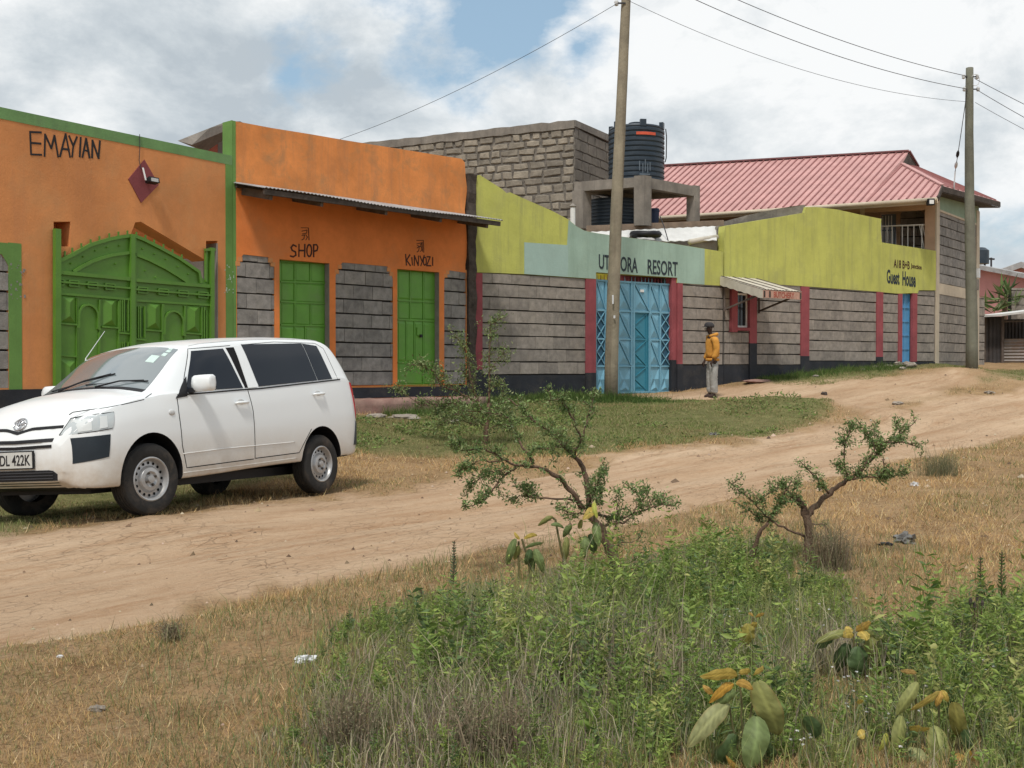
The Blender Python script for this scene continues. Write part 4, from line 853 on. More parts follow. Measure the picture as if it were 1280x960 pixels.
def resort():
    root = thing('resort_wall', 'mint and lime painted stone wall of the resort with maroon pillars and the pale blue metal gate', 'building', PC.P(UC(740), .9))
    u0, u1 = UC(593), UC(904)
    top = uvs(PC, [(593, 220), (596, 219.5), (599, 218.7), (607, 224), (619, 231.5), (627, 236.5), (632.5, 241.5), (637, 240.5), (650, 246.5), (665, 253), (690, 264), (710, 274.5), (720, 283), (730, 288.5), (745, 291.5), (760, 293.7), (800, 299), (840, 304.5), (880, 311), (903, 314.7)])
    ug0, ug1 = UC(744), UC(845.5); zg = PC.uv(744, 340.5)[1]
    bot = uvs(PC, [(903, 357.3), (880, 356), (845.5, 353.7)])
    zt_l = lambda px: None
    out = [(top[0][0], PC.uv(593, 340.5)[1])] + top + bot + [(ug1, zg), (ug0, zg)] + uvs(PC, [(744, 349), (700, 346), (654, 342.8), (620, 341.3)])
    bm = NB(); slab(bm, PC, out, (), -.2, .02); finish('painted_parapet', bm, MT['lime'], root)
    # mint paint over the right two thirds, with the lower step to the left
    tl = uvs(PC, [(654.5, 303), (708, 306.5), (710, 275)]) ; tt = [p for p in top if p[0] > UC(711) and p[0] < UC(879)]
    pt = [tl[0], tl[1], (tl[2][0], tl[2][1] - .002)] + [(a, b - .003) for a, b in tt] + [(UC(879.5), PC.uv(879.5, 311.2)[1])] + [(UC(879.5), PC.uv(879.5, 356)[1] + .002), (ug1 + .001, bot[2][1] + .002), (ug1 + .001, zg + .001), (ug0 - .001, zg + .001), (ug0 - .001, PC.uv(744, 348.8)[1] + .003), (UC(654.5), PC.uv(654.5, 342.8)[1] + .003)]
    bm = NB(); slab(bm, PC, pt, (), .0205, .0245); finish('mint_paint', bm, MT['teal'], root)
    bm = NB(); slab(bm, PC, [(UC(655), PC.uv(655, 342.8)[1] + .006), (UC(709), PC.uv(709, 346.5)[1] + .004), (UC(709), tl[1][1] - .004), (UC(655), tl[0][1] - .003)], (), .0246, .0262); finish('paint_patch', bm, MT['teal2'], root)
    # masonry core behind blocks
    zz = PC.uv(650, 346)[1] - .0
    bm = NB(); pbox(bm, PC, u0, ug0 + .0, Z0, PC.uv(593, 340.5)[1] - .01, -.2, -.045); pbox(bm, PC, ug1, u1, Z0, PC.uv(845.5, 353.7)[1] - .01, -.2, -.045); finish('wall_core', bm, MT['mortar'], root)
    stone_panel(root, 602, 731.5, 341.2, 348.3, 468.5); stone_panel(root, 852, 903, 354.3, 357.6, 456)
    for a, b_, z in ((UC(601.5), UC(733), PC.uv(602, 469)[1]), (UC(851), u1, PC.uv(852, 456.5)[1])): bm = NB(); pbox(bm, PC, a, b_, Z0, z - .004, -.1, .012); finish('plinth', bm, MT['plinth'], root)
    pilaster(root, 592.8, 602, 341, 462); pilaster(root, 731.5, 743.8, 348.5, 466); pilaster(root, 845.6, 852, 354, 455)
    bm = NB(); pbox(bm, PC, ug1 - .16, ug1 - .002, PC.uv(845, 450)[1], zg, -.2, .0); finish('gate_jamb', bm, MT['red'], root)
    bm = NB(); pbox(bm, PC, ug1 - .162, ug1 - .002, Z0, PC.uv(845, 450)[1] - .001, -.2, .002); finish('gate_jamb_base', bm, MT['plinth'], root)
    bm = NB(); pbox(bm, PC, ug0 - .02, ug0 - .001, Z0, zg, -.2, .0); finish('gate_jamb', bm, MT['red'], root)
    text_on('lettering', 'UTUBORA', PC.shifted(0, .0262), 748.5, 317.5, 797, 336, MT['letterw'], root, .006, .012, 322.5, 341.5)
    text_on('lettering', 'RESORT', PC.shifted(0, .0262), 809.5, 324, 847, 342.5, MT['letterw'], root, .006, .014, 327.5, 345.5)
    # gate -----------------------------------------------------
    g = PC.shifted(0, -.10); X = lambda x: 730 + x / 5.646; Y = lambda y: 330 + y / 5.646
    q = lambda x, y: Vector(g.uv(X(x), Y(y)))
    zt = q(340, 130).y; zb = q(400, 905).y; ua, ub_ = q(78, 0).x, q(608, 0).x
    zl = [zt, q(340, 335).y, q(340, 533).y, q(340, 722).y, zb]
    wl, wr = q(355, 0).x, q(457, 0).x
    bm = NB(); slab(bm, g, [(ua, zb), (ub_, zb), (ub_, zt), (ua, zt)], [[(wl, zb + .03), (wr, zb + .03), (wr, zl[1] - .02), (wl, zl[1] - .02)]], -.02, 0)
    gt = finish('gate', bm, MT['blue'], root)
    bm = NB(); pbox(bm, g, wl - .01, wr + .01, zb + .01, zl[1], -.06, -.022); wk = finish('wicket_door', bm, MT['blue2'], root)
    def b(par, p, r, w=.035, d=.025, mat='blue', nm='gate_bar', d0=.001, k=[0]):
        k[0] = (k[0] + 1) % 7; bm = NB(); p, r = Vector(p), Vector(r); t = (r - p).normalized(); n = Vector((-t.y, t.x)) * w / 2; dd = d + k[0] * .0004
        c = [p - n, r - n, r + n, p + n]; hexa(bm, [g.P(v.x, v.y, d0) for v in c] + [g.P(v.x, v.y, dd) for v in c]); finish(nm, bm, MT[mat], par)
    cols = [q(x, 0).x for x in (80, 150, 238, 332, 348, 460, 535, 606)]
    for u in cols: b(gt, (u, zb), (u, zt), .04 if u not in cols[3:5] else .05, .032)
    for i, z in enumerate(zl):
        if i in (2, 3): b(gt, (ua, z), (wl, z)); b(gt, (wr, z), (ub_, z))
        else: b(gt, (ua, z), (ub_, z), .04, .028)
    def tri(par, a, b_, c, mat='blue', d=.045, nm='pressed_panel', d0=0.001):
        """folded triangular pressing"""
        bm = NB(); m = (Vector(a) + Vector(b_) + Vector(c)) / 3
        v = [bm.verts.new(g.P(p[0], p[1], d0)) for p in (a, b_, c)]; t = bm.verts.new(g.P(m.x, m.y, d0 + d))
        for i in range(3): bm.faces.new((v[i], v[(i + 1) % 3], t))
        bm.faces.new(v[::-1]); finish(nm, bm, MT[mat], par)
    for ci, (a, c_) in enumerate(((cols[0], cols[1]), (cols[1], cols[2]), (cols[2], cols[3]), (cols[4], cols[5]), (cols[5], cols[6]), (cols[6], cols[7]))):
        a += .025; c_ -= .025; m = (a + c_) / 2
        for r in range(4):
            z1, z0_ = zl[r] - .025, zl[r + 1] + .025
            if ci == 3 and r > 0: continue
            if r in (1, 2) and ci in (0, 5):
                continue
            if r == 3:
                tri(gt, (a, z0_), (c_, z0_), (m, z0_ + (z1 - z0_) * .45)); tri(gt, (a, z1), (m, z0_ + (z1 - z0_) * .5), (a, z0_ + .02)); tri(gt, (c_, z1), (c_, z0_ + .02), (m, z0_ + (z1 - z0_) * .5))
            else:
                tri(gt, (a, z1), (a, z0_), (c_, z0_ + .01)); b(gt, (a, z1), (c_, z0_), .02, .04); tri(gt, (a + .03, z1), (c_, z1), (c_, z0_ + .05), d=.03)
    for (a, c_) in ((cols[0] + .03, cols[1] - .03), (cols[6] + .03, cols[7] - .03)):
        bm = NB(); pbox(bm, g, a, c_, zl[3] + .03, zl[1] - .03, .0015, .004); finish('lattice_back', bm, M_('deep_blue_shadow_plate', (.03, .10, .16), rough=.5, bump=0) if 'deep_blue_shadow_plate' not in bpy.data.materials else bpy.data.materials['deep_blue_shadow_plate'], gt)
        n = 4; H = zl[1] - .03 - (zl[3] + .03)
        for k in range(n):
            zA = zl[3] + .03 + H * k / n; zB = zl[3] + .03 + H * (k + 1) / n; m = (a + c_) / 2
            b(gt, (a, zA), (c_, zB), .016, .03, nm='lattice_bar', d0=.01); b(gt, (c_, zA), (a, zB), .016, .034, nm='lattice_bar', d0=.012)
    # wicket ribs
    g2 = g; zw = [zl[1] - .03, zl[1] - .03 - (zl[1] - zb) * .33, zl[1] - .03 - (zl[1] - zb) * .66, zb + .04]
    def b2(p, r, w=.03, d=-.002, k=[0]):
        k[0] = (k[0] + 1) % 5; bm = NB(); p, r = Vector(p), Vector(r); t = (r - p).normalized(); n = Vector((-t.y, t.x)) * w / 2
        c = [p - n, r - n, r + n, p + n]; hexa(bm, [g.P(v.x, v.y, -.0215) for v in c] + [g.P(v.x, v.y, d + k[0] * .0003) for v in c]); finish('wicket_rib', bm, MT['blue2'], wk)
    for u in (wl + .02, wr - .02, wr - .07): b2((u, zw[3]), (u, zw[0]), .025)
    for i in range(3):
        b2((wl, zw[i]), (wr, zw[i])); mz = (zw[i] + zw[i + 1]) / 2
        b2((wl + .02, mz + .03), (wr - .08, zw[i] - .03), .022); b2((wl + .02, mz - .0), (wr - .08, zw[i + 1] + .03), .022)
        tri(wk, (wl + .03, zw[i + 1] + .03), (wr - .12, zw[i + 1] + .03), (wl + .03, mz - .05), 'blue2', .02, 'wicket_panel', -.021)
    c = q(405, 190); bm = NB(); pbox(bm, g, c.x - .07, c.x + .05, c.y - .03, c.y + .03, .03, .036); finish('gate_notice', bm, MT['white'], gt)
    # spikes and the painted board above the gate
    u = ua + .05
    while u < ub_: 
        bm = NB(); tube(bm, [g.P(u, zt - .02, .01), g.P(u + random.uniform(-.01, .01), zt + .13, .01)], [.011, .004], 5); finish('spike', bm, MT['blue'] if random.random() < .5 else MT['red'], gt); u += .105
    bw = thing('yellow_lintel_board', 'yellow board seen through the gap between the blue gate and the mint wall', 'board', g.P(ua + .6, zt + .1, -.6))
    bm = NB(); pbox(bm, PC, ug0 - .1, UC(800), zt - .3, zg + .15, -.9, -.86); finish('panel', bm, MT['yellow'], bw)
    bm = NB(); pbox(bm, PC, UC(800) + .01, ug1 + .3, zt - .3, zg + .15, -.9, -.87); finish('red_panel', bm, MT['red'], bw)
    # roof of pale rubble on top right of this wall is a separate thing, below
resort()
def guest():
    root = thing('guest_house_wall', 'tall lime painted stone wall with Guest House lettering, maroon pillars and a narrow bright blue door', 'building', PC.P(UC(1050), 1.3))
    u0, u1 = UC(904.6), UC(1168.5)
    top = uvs(PC, [(904.8, 300), (905.2, 290), (906, 282.5), (930, 278.5), (960, 273.5), (985, 269.5), (1005, 266), (1006.5, 259), (1020, 259), (1046, 262), (1075, 268.5), (1101, 273.7), (1100.3, 286), (1101.5, 303), (1120, 306), (1140, 309), (1168, 313.5)])
    ud0, ud1 = UC(1126.5), UC(1139.3)
    bot = uvs(PC, [(1168, 363), (1148, 362.8), (1146.5, 366.5), (1139.3, 366.5), (1126.5, 367), (1120, 367), (1095, 364.5), (1040, 360.5), (1001, 357.6), (960, 355), (920, 353)])
    out = [(u0, PC.uv(906, 352.5)[1])] + top + [(u1, top[-1][1]), (u1, bot[0][1])] + bot
    bm = NB(); slab(bm, PC, out, (), -.2, .02); finish('painted_parapet', bm, MT['lime'], root)
    zc = PC.uv(1120, 367)[1]
    bm = NB(); w0, w1 = UC(919.5), UC(936); zw0, zw1 = PC.uv(920, 409)[1], PC.uv(920, 366)[1]
    slab(bm, PC, [(u0, Z0), (ud0, Z0), (ud0, zc - .01), (UC(1001), PC.uv(1001, 357.6)[1] - .01), (u0, PC.uv(906, 352.5)[1] - .01)], [[(w0, zw0), (w1, zw0), (w1, zw1), (w0, zw1)]], -.2, -.045)
    pbox(bm, PC, ud1, u1, Z0, PC.uv(1148, 363)[1] - .01, -.2, -.045); finish('wall_core', bm, MT['mortar'], root)
    zb1 = PC.uv(1050, 451.5)[1]; zb = PC.uv(870, 456)[1]
    stone_panel(root, 906, 911.5, 353, 353.5, 456, zbase=zb)
    stone_panel(root, 912, 935.8, 414, 414, 456, zbase=zb)
    stone_panel(root, 944.8, 1000, 354, 357.4, 456, zbase=zb)
    stone_panel(root, 1010.3, 1094.5, 358.8, 364.6, 451, zbase=zb1); stone_panel(root, 1102.5, 1122, 365.3, 367, 451, zbase=zb1); stone_panel(root, 1145, 1167.5, 363.5, 363.5, 451, zbase=zb1)
    bm = NB(); pbox(bm, PC, u0, UC(1001), Z0, zb - .004, -.1, .012); pbox(bm, PC, UC(1009), ud0 - .002, Z0, zb1 - .004, -.1, .012); pbox(bm, PC, ud1 + .002, u1, Z0, zb1 - .004, -.1, .012); finish('plinth', bm, MT['plinth'], root)
    for x0, x1, yt, yb in ((935.8, 944.8, 354, 429), (1000.2, 1010.2, 357.8, 445), (1094.6, 1102.4, 364.8, 446), (1122, 1126.4, 367, 452), (1139.4, 1145, 366.6, 452)): pilaster(root, x0, x1, yt, yb)
    # window with maroon surround
    sx0, sx1 = UC(911.8), UC(919.3)
    bm = NB(); pbox(bm, PC, sx0, sx1, PC.uv(912, 415)[1], PC.uv(912, 355)[1], -.05, .07); pbox(bm, PC, sx1 + .001, UC(935.7), PC.uv(930, 413.5)[1], PC.uv(930, 409.5)[1], -.05, .068); finish('window_surround', bm, MT['red'], root)
    bm = NB(); slab(bm, PC, [(w0, zw0), (w1, zw0), (w1, zw1), (w0, zw1)], [[(w0 + .045, zw0 + .045), (w1 - .045, zw0 + .045), (w1 - .045, zw1 - .045), (w0 + .045, zw1 - .045)]], -.10, -.055); wn = finish('window', bm, MT['white'], root)
    bm = NB(); pbox(bm, PC, w0 + .04, w1 - .04, zw0 + .04, zw1 - .04, -.09, -.08); finish('pane', bm, MT['glass'], wn)
    bm = NB(); pbox(bm, PC, w0 - .1, w1 + .1, zw0 - .1, zw1 + .1, -.28, -.22); finish('curtain', bm, MT['curtain'], wn)
    for k in (1, 2, 3): bm = NB(); u = w0 + (w1 - w0) * k / 4; tube(bm, [PC.P(u, zw0, -.065), PC.P(u, zw1, -.065)], .008, 5); finish('grille_bar', bm, MT['black'], wn)
    # door
    g = PC.shifted(0, -.09); zt, zbb = PC.uv(1130, 367)[1], PC.uv(1130, 453.5)[1]
    bm = NB(); pbox(bm, g, ud0, ud1, zbb, zt, -.04, 0); dr = finish('door', bm, MT['bluedoor'], root)
    for k in range(6):
        z = zbb + (zt - zbb) * k / 5 + (.012 if k == 0 else -.012 if k == 5 else 0); bm = NB(); pbox(bm, g, ud0 + .02, ud1 - .02, z - .015, z + .015, .001, .022); finish('door_rib', bm, MT['bluedoor'], dr)
    for u in (ud0 + .02, ud1 - .02, (ud0 + ud1) / 2): bm = NB(); pbox(bm, g, u - .012, u + .012, zbb, zt, .001, .0235); finish('door_rib', bm, MT['bluedoor'], dr)
    text_on('lettering', 'Guest  House', PC.shifted(0, .02), 1108.3, 336.5, 1144.5, 354, MT['letterw'], root, .005, .03, 340.5, 359.5)
    text_on('lettering', 'A18 B+B', PC.shifted(0, .02), 1117, 324, 1137, 334.5, MT['letterb'], root, .005, .02, 326.5, 337)
    text_on('lettering', 'Junction', PC.shifted(0, .02), 1138.5, 329, 1152, 336.5, MT['letterb'], root, .005, .02, 331.5, 339)
    # awning over the window
    aw = thing('window_awning', 'small cream corrugated awning with a painted front board over the barred window', 'awning', PC.P(UC(925), PC.uv(925, 350)[1]))
    d = 1.35; ul, ur = PC.uv(952.5, 362.5, d)[0], PC.uv(1000, 364, d)[0]; zf = PC.uv(952.5, 362.5, d)[1] + .02; za = PC.uv(901, 345.5)[1]; n = 26; prev = None
    bm = NB()
    for i in range(n + 1):
        u = ul + (ur - ul) * i / n; w = .009 * (1 if i % 2 else -1)
        r = [bm.verts.new(PC.P(u, z, dd)) for z, dd in ((za + w, .024), (zf + w, d + .06), (za + w - .006, .024), (zf + w - .006, d + .06))]
        if prev:
            bm.faces.new((prev[0], r[0], r[1], prev[1])); bm.faces.new((prev[2], prev[3], r[3], r[2])); bm.faces.new((prev[1], r[1], r[3], prev[3])); bm.faces.new((prev[0], prev[2], r[2], r[0]))
        prev = r
    finish('roof_sheet', bm, MT['creamsheet'], aw)
    for k in range(4):
        u = ul + (ur - ul) * (.02 + k * .31); bm = NB(); a = PC.P(u, za + .012, .03); b_ = PC.P(u, zf + .012, d + .05); bar(bm, a, b_, .02, .012); finish('sheet_seam', bm, MT['greywood'], aw)
    def board(ps, mat, nm, off):
        bm = NB(); A = [bm.verts.new(p) for p in ps]; B = [bm.verts.new(p + off) for p in ps]; m = len(ps)
        for i in range(m): bm.faces.new((A[i], A[(i + 1) % m], B[(i + 1) % m], B[i]))
        bm.faces.new(A); bm.faces.new(B[::-1]); return finish(nm, bm, mat, aw)
    tt = Vector((PC.t.x, PC.t.y, 0))
    sc = [PC.P(ul, za - .02, .03), PC.P(ul, zf - .02, d + .03)]
    bot_ = [PC.P(ul, zf - .02 + (za - zf) * k / 12 - .19 - .02 * (k % 2), (d + .03) * (1 - k / 12) + .03 * k / 12) for k in range(13)]
    board(sc + bot_, MT['creamsheet'], 'side_board', tt * -.02)
    fb = board([PC.P(ul, zf - .02, d + .03), PC.P(ur, zf - .02, d + .03), PC.P(ur, zf - .2, d + .03), PC.P(ul, zf - .2, d + .03)], M_('pinkish_sign_board', (.50, .31, .24), var=.15, bump=.1, dirt=(.3, .12, .08), dirt_amt=.7, dirt_scale=9), 'front_board', Vector((PC.n.x, PC.n.y, 0)) * .02)
    pf = PC.shifted(0, d + .0505)
    q0, q1 = pf.uv(966, 366), pf.uv(990, 366)
    # brushed red writing
    cu0 = (ul + (ur - ul) * .26, zf - .045); cu1 = (ul + (ur - ul) * .80, zf - .185)
    cu = bpy.data.curves.new('sg', 'FONT'); cu.body = 'BUTCHERY'; cu.size = 1; cu.offset = .02; cu.extrude = .5; o = bpy.data.objects.new('tmp', cu); COL.objects.link(o); bpy.context.view_layer.update()
    me = bpy.data.meshes.new_from_object(o.evaluated_get(bpy.context.evaluated_depsgraph_get())); bpy.data.objects.remove(o)
    xs = [v.co.x for v in me.vertices]; ys = [v.co.y for v in me.vertices]
    for v in me.vertices:
        a = (v.co.x - min(xs)) / (max(xs) - min(xs)); b_ = (v.co.y - min(ys)) / (max(ys) - min(ys))
        v.co = pf.P(cu0[0] + a * (cu1[0] - cu0[0]), cu1[1] + b_ * (cu0[1] - cu1[1]), .0005 if v.co.z < 0 else .004) - aw.location
    link('lettering', me, M_('red_brush_paint', (.36, .10, .07), bump=0), aw)
    for k in (.02, .16, .97): bm = NB(); u = ul + (ur - ul) * k; pbox(bm, pf, u - .03, u + .03, zf - .19, zf - .04, .0005, .004); finish('board_mark', bm, MT['darkwood'], aw)
    for px, m in ((UC(903) + .0, 'greywood'), (UC(946.5), 'darkwood')):
        zt = za - .25; zl = PC.uv(905, 390)[1]; u = px
        bm = NB(); bar(bm, PC.P(u, zt, .055), PC.P(u, zl, .055), .04); finish('bracket_upright', bm, MT[m], aw)
        bm = NB(); bar(bm, PC.P(u, zl + .06, .08), PC.P(u, zf - .14, d * .80), .04); finish('brace', bm, MT[m], aw)
guest()

# ------------------------------------------------------------------ behind: unfinished quarry-stone building
def stone_fill(pl, u0, u1, z0, z1, root, ch=.225, mat='quarry', lmin=.24, lmax=.58, lim=None, rough=1.0):
    z = z1; k = 0
    while z > z0:
        h = ch * random.uniform(.8, 1.2); u = u0 - random.uniform(0, .3)
        while u < u1:
            l = random.uniform(lmin, lmax); a, b_ = max(u, u0), min(u + l, u1)
            if b_ - a > .08:
                j = .045 * rough; g = .010
                poly = [(a + g + random.uniform(0, j), z - h + g + random.uniform(0, j)), ((a + b_) / 2, z - h + g + random.uniform(0, j * .6)), (b_ - g - random.uniform(0, j), z - h + g + random.uniform(0, j)), (b_ - g - random.uniform(0, j), z - g - random.uniform(0, j)), ((a + b_) / 2 + random.uniform(-.05, .05), z - g - random.uniform(0, j * .6)), (a + g + random.uniform(0, j), z - g - random.uniform(0, j))]
                if lim is None or lim((a + b_) / 2, z - h / 2):
                    finish('quarry_stone' if mat == 'quarry' else 'stone_block', chamfer_block(pl, poly, -.05, random.uniform(.0, .018) * rough, .010 * rough, .01 * rough), MT[mat], root)
            u += l
        z -= h; k += 1
def unfinished():
    cx_, cy_ = from_px(718, 30)
    PL = Plane(cx_, cy_, -64); PR = Plane(cx_, cy_, 28)
    root = thing('unfinished_stone_building', 'unfinished flat topped building of rough quarry stone standing behind the lime wall', 'building', (cx_, cy_, 1.4))
    zt = PL.uv(718, 150)[1]; zs = PL.uv(718, 160)[1]
    uL = PL.uv(430, 460)[0]; uR = PR.uv(764, 460)[0]
    sgL = 1 if uL > 0 else -1
    a, b_ = min(0, uL), max(0, uL); c, d = min(0, uR), max(0, uR)
    bm = NB(); pbox(bm, PL, a, b_, Z0, zs, -.25, -.02); finish('wall', bm, MT['qmortar'], root)
    bm = NB(); pbox(bm, PR, c + .26, d, Z0, zs, -.25, -.02); finish('wall', bm, MT['qmortar'], root)
    zl = PL.uv(470, 177)[1]
    bm = NB(); A = [PL.P(b_ if sgL > 0 else a, zl - .23, .03), PL.P(0, zs, .03), PL.P(0, zt, .03), PL.P(b_ if sgL > 0 else a, zl, .03)]
    B = [PL.P(b_ if sgL > 0 else a, zl - .23, -.3), PL.P(0, zs, -.3), PL.P(0, zt, -.3), PL.P(b_ if sgL > 0 else a, zl, -.3)]
    hexa(bm, A + B); bmesh.ops.subdivide_edges(bm, edges=[e for e in bm.edges if e.calc_length() > 3], cuts=30)
    for v in bm.verts: v.co.z += random.uniform(-.02, .02)
    finish('ring_beam', bm, MT['concrete'], root)
    zr = PR.uv(762, 169)[1]
    bm = NB(); hexa(bm, [PR.P(.001, zs + .04, .028), PR.P(d, zr - .2, .028), PR.P(d, zr, .028), PR.P(.001, zt - .001, .028), PR.P(.001, zs + .04, -.3), PR.P(d, zr - .2, -.3), PR.P(d, zr, -.3), PR.P(.001, zt - .001, -.3)]); finish('ring_beam', bm, MT['concrete'], root)
    bm = NB(); pbox(bm, PL, a, b_, zs - .05, zs + .02, -5.0, -.3); finish('roof_deck', bm, MT['concrete'], root)
    # visible part only: above the walls in front
    stone_fill(PL, a, b_, PL.uv(718, 345)[1], zs - .01, root, lim=lambda u, z: True)
    stone_fill(PR, .04, d, PR.uv(730, 290)[1], zs - .01, root, ch=.26, mat='plaster', lmin=.4, lmax=.75, rough=.45)
    bm = NB(); e = .28; pbox(bm, PL, -.0 if sgL > 0 else -.001, .001, Z0, zs, -.02, -.019)
    bm.free()
unfinished()

# ------------------------------------------------------------------ tank stand, tanks and the low roofs behind the wall
def tanks():
    Acol = Vector(from_px(803, 27.5)); u = Vector((-.9, .43)).normalized(); v = Vector((.72, .69)).normalized()
    def along(o, d, px):
        k = (px - 640) / F; return (k * o.y - o.x) / (d.x - k * d.y)
    lu = along(Acol, u, 727); lv = along(Acol, v, 866)
    zt = at(803, 221, 27.4).z; zb = at(803, 279, 27.4).z
    st = thing('tank_stand', 'raw concrete post and beam stand carrying the big black water tank', 'tank stand', (Acol.x, Acol.y, zb))
    pts = [Acol, Acol + u * lu, Acol + v * lv, Acol + u * lu + v * lv]
    a1 = math.atan2(u.y, u.x); 
    def post(p, w, z0, z1, nm='post'):
        bm = NB(); du, dv = u * w / 2, v * w / 2
        c = [p - du - dv, p + du - dv, p + du + dv, p - du + dv]; hexa(bm, [Vector((q.x, q.y, z0)) for q in c] + [Vector((q.x, q.y, z1)) for q in c]); finish(nm, bm, MT['concrete'], st)
    post(pts[0], .27, zb - .05, zt + .035); post(pts[1], .3, zb - .05, zt - .22); post(pts[2], .22, zb - .05, zt + .02); post(pts[3], .25, zb - .05, zt - .22)
    def beam(p, q, w, z0, z1, e0=0, e1=0, off=0):
        d = (q - p).normalized(); n = Vector((-d.y, d.x)); p = p + d * e0 + n * off; q = q + d * e1 + n * off; bm = NB()
        hexa(bm, [Vector((r.x, r.y, z0)) for r in (p - n * w / 2, q - n * w / 2, q + n * w / 2, p + n * w / 2)] + [Vector((r.x, r.y, z1)) for r in (p - n * w / 2, q - n * w / 2, q + n * w / 2, p + n * w / 2)]); finish('beam', bm, MT['concrete'], st)
    beam(pts[0], pts[1], .22, zt - .24, zt, .14, .16); beam(pts[0], pts[2], .2, zt - .26, zt - .003, .14, -.1); beam(pts[1], pts[3], .2, zt - .24, zt - .006, .15, -.1); beam(pts[2], pts[3], .2, zt - .24, zt - .008, .12, .1)
    bm = NB(); c = [p + (sum(pts, Vector((0, 0))) / 4 - p) * .1 for p in (pts[0], pts[1], pts[3], pts[2])]; hexa(bm, [Vector((q.x, q.y, zt - .12)) for q in c] + [Vector((q.x, q.y, zt - .02)) for q in c]); finish('deck', bm, MT['concrete'], st)
    # big tank
    c = sum(pts, Vector((0, 0))) / 4; r_, Yt = 0, 0
    Yt = 28.75; X = (795 - 640) / F * Yt; rad = 35 / F * Yt * .995
    def tank(name, label, X, Y, z0, z1, rad, bands, root=None, lugs=True):
        t = thing(name, label, 'water tank', (X, Y, z0))
        H = z1 - z0; prof = [(rad * .97, 0)]; n = bands
        for k in range(n):
            a = H * .90 * k / n; s = H * .90 / n
            prof += [(rad * .968, a + s * .08), (rad, a + s * .28), (rad, a + s * .74), (rad * .968, a + s * .92)]
        prof += [(rad * .985, H * .915), (rad * .95, H * .94), (rad * .55, H * .985), (rad * .28, H), (rad * .28, H * 1.035), (rad * .02, H * 1.04)]
        bm = NB(); lathe(bm, prof, 48, Matrix.Translation((X, Y, z0))); finish('body', bm, MT['tank'], t, smooth=35)
        if lugs:
            for k in range(6):
                a = R(-90 + 8 + k * 60); bm = NB(); cx2, cy2 = X + math.cos(a) * rad * .93, Y + math.sin(a) * rad * .93
                M = Matrix.Translation((cx2, cy2, z0 + H * .955)) @ Matrix.Rotation(a, 4, 'Z')
                bmesh.ops.create_cube(bm, size=1, matrix=M @ Matrix.Diagonal((.10, .15, H * .11, 1))); finish('lifting_lug', bm, MT['tank'], t)
        return t
    t = tank('water_tank', 'big black ribbed water tank with a red sticker on top of the concrete stand', X, Yt, zt + .0, at(795, 151.5, Yt - .5).z, rad, 11)
    Hh = at(795, 151.5, Yt - .5).z - zt
    bm = NB()
    def curved(a0, a1, z0, z1, off, mat, nm, parent):
        bm = NB(); n = 6; A = []
        for i in range(n + 1):
            a = a0 + (a1 - a0) * i / n; A.append([bm.verts.new((X + math.cos(a) * (rad + o), Yt + math.sin(a) * (rad + o), z)) for o in (.003, off) for z in (z0, z1)])
        for i in range(n):
            p, q = A[i], A[i + 1]
            for s in ((0, 1), (1, 3), (3, 2), (2, 0)): bm.faces.new((p[s[0]], p[s[1]], q[s[1]], q[s[0]]))
        bm.faces.new([A[0][k] for k in (0, 1, 3, 2)]); bm.faces.new([A[-1][k] for k in (0, 2, 3, 1)]); finish(nm, bm, mat, parent)
    ca = lambda px: -math.pi / 2 + math.asin(max(-1, min(1, (px - 795) / 35)))
    curved(ca(791), ca(815), at(795, 168, Yt - rad).z, at(795, 164.4, Yt - rad).z, .012, MT['sticker'], 'sticker', t)
    for k, (xa, ya, yb) in enumerate(((795, 201, 213), (799, 204, 216), (802, 199, 214), (805, 204, 216), (808, 202, 213))):
        curved(ca(xa - .5), ca(xa + .6), at(795, yb, Yt - rad).z, at(795, ya, Yt - rad).z, .009, MT['faint'], 'crown_print', t)
    curved(ca(795), ca(808), at(795, 218.5, Yt - rad).z, at(795, 216.8, Yt - rad).z, .009, MT['faint'], 'crown_print', t)
    bm = NB(); tube(bm, [(X + rad * 1.03, Yt - .1, zt + Hh * .93), (X + rad * 1.06, Yt - .1, zt + Hh * .8), (X + rad * 1.05, Yt - .1, zt + Hh * .45), (X + rad * 1.01, Yt - .1, zt + Hh * .38)], .014, 6); finish('overflow_pipe', bm, MT['black'], t)
    zf = zb
    c2 = pts[0] + u * lu * .45 + v * lv * .62
    tank('water_tank', 'dark ribbed water tank half hidden underneath the concrete stand', 2.62, 29.0, zf - .05, zt - .3, .70, 9, lugs=False)
    # blue bucket-like drum
    bk = thing('blue_drum', 'small dark blue plastic drum beside the front post of the tank stand', 'drum', at(818, 278, 28.4))
    bm = NB(); p = at(818, 278, 28.4); lathe(bm, [(.10, -.05), (.115, .05), (.125, .3), (.12, .345), (.10, .35), (.095, .30), (.01, .28)], 20, Matrix.Translation(p)); finish('drum', bm, MT['bucket'], bk, smooth=35)
    bm = NB(); lathe(bm, [(.128, .26), (.135, .27), (.135, .29), (.128, .3)], 20, Matrix.Translation(p)); finish('drum_rim', bm, MT['bucket'], bk, smooth=35)
    # vent pipe
    vp = thing('vent_pipe', 'white vent pipe with a small cap next to the stone building corner', 'pipe', at(716, 286, 26.5))
    bm = NB(); p0, p1 = at(716, 300, 26.5), at(716, 259, 26.5); tube(bm, [p0, p1], .06, 14); finish('pipe', bm, MT['white'], vp, smooth=40)
    bm = NB(); lathe(bm, [(.075, 0), (.085, .02), (.04, .07), (.01, .09)], 14, Matrix.Translation(p1 + Vector((0, 0, .0)))); finish('cap', bm, MT['concrete'], vp, smooth=40)
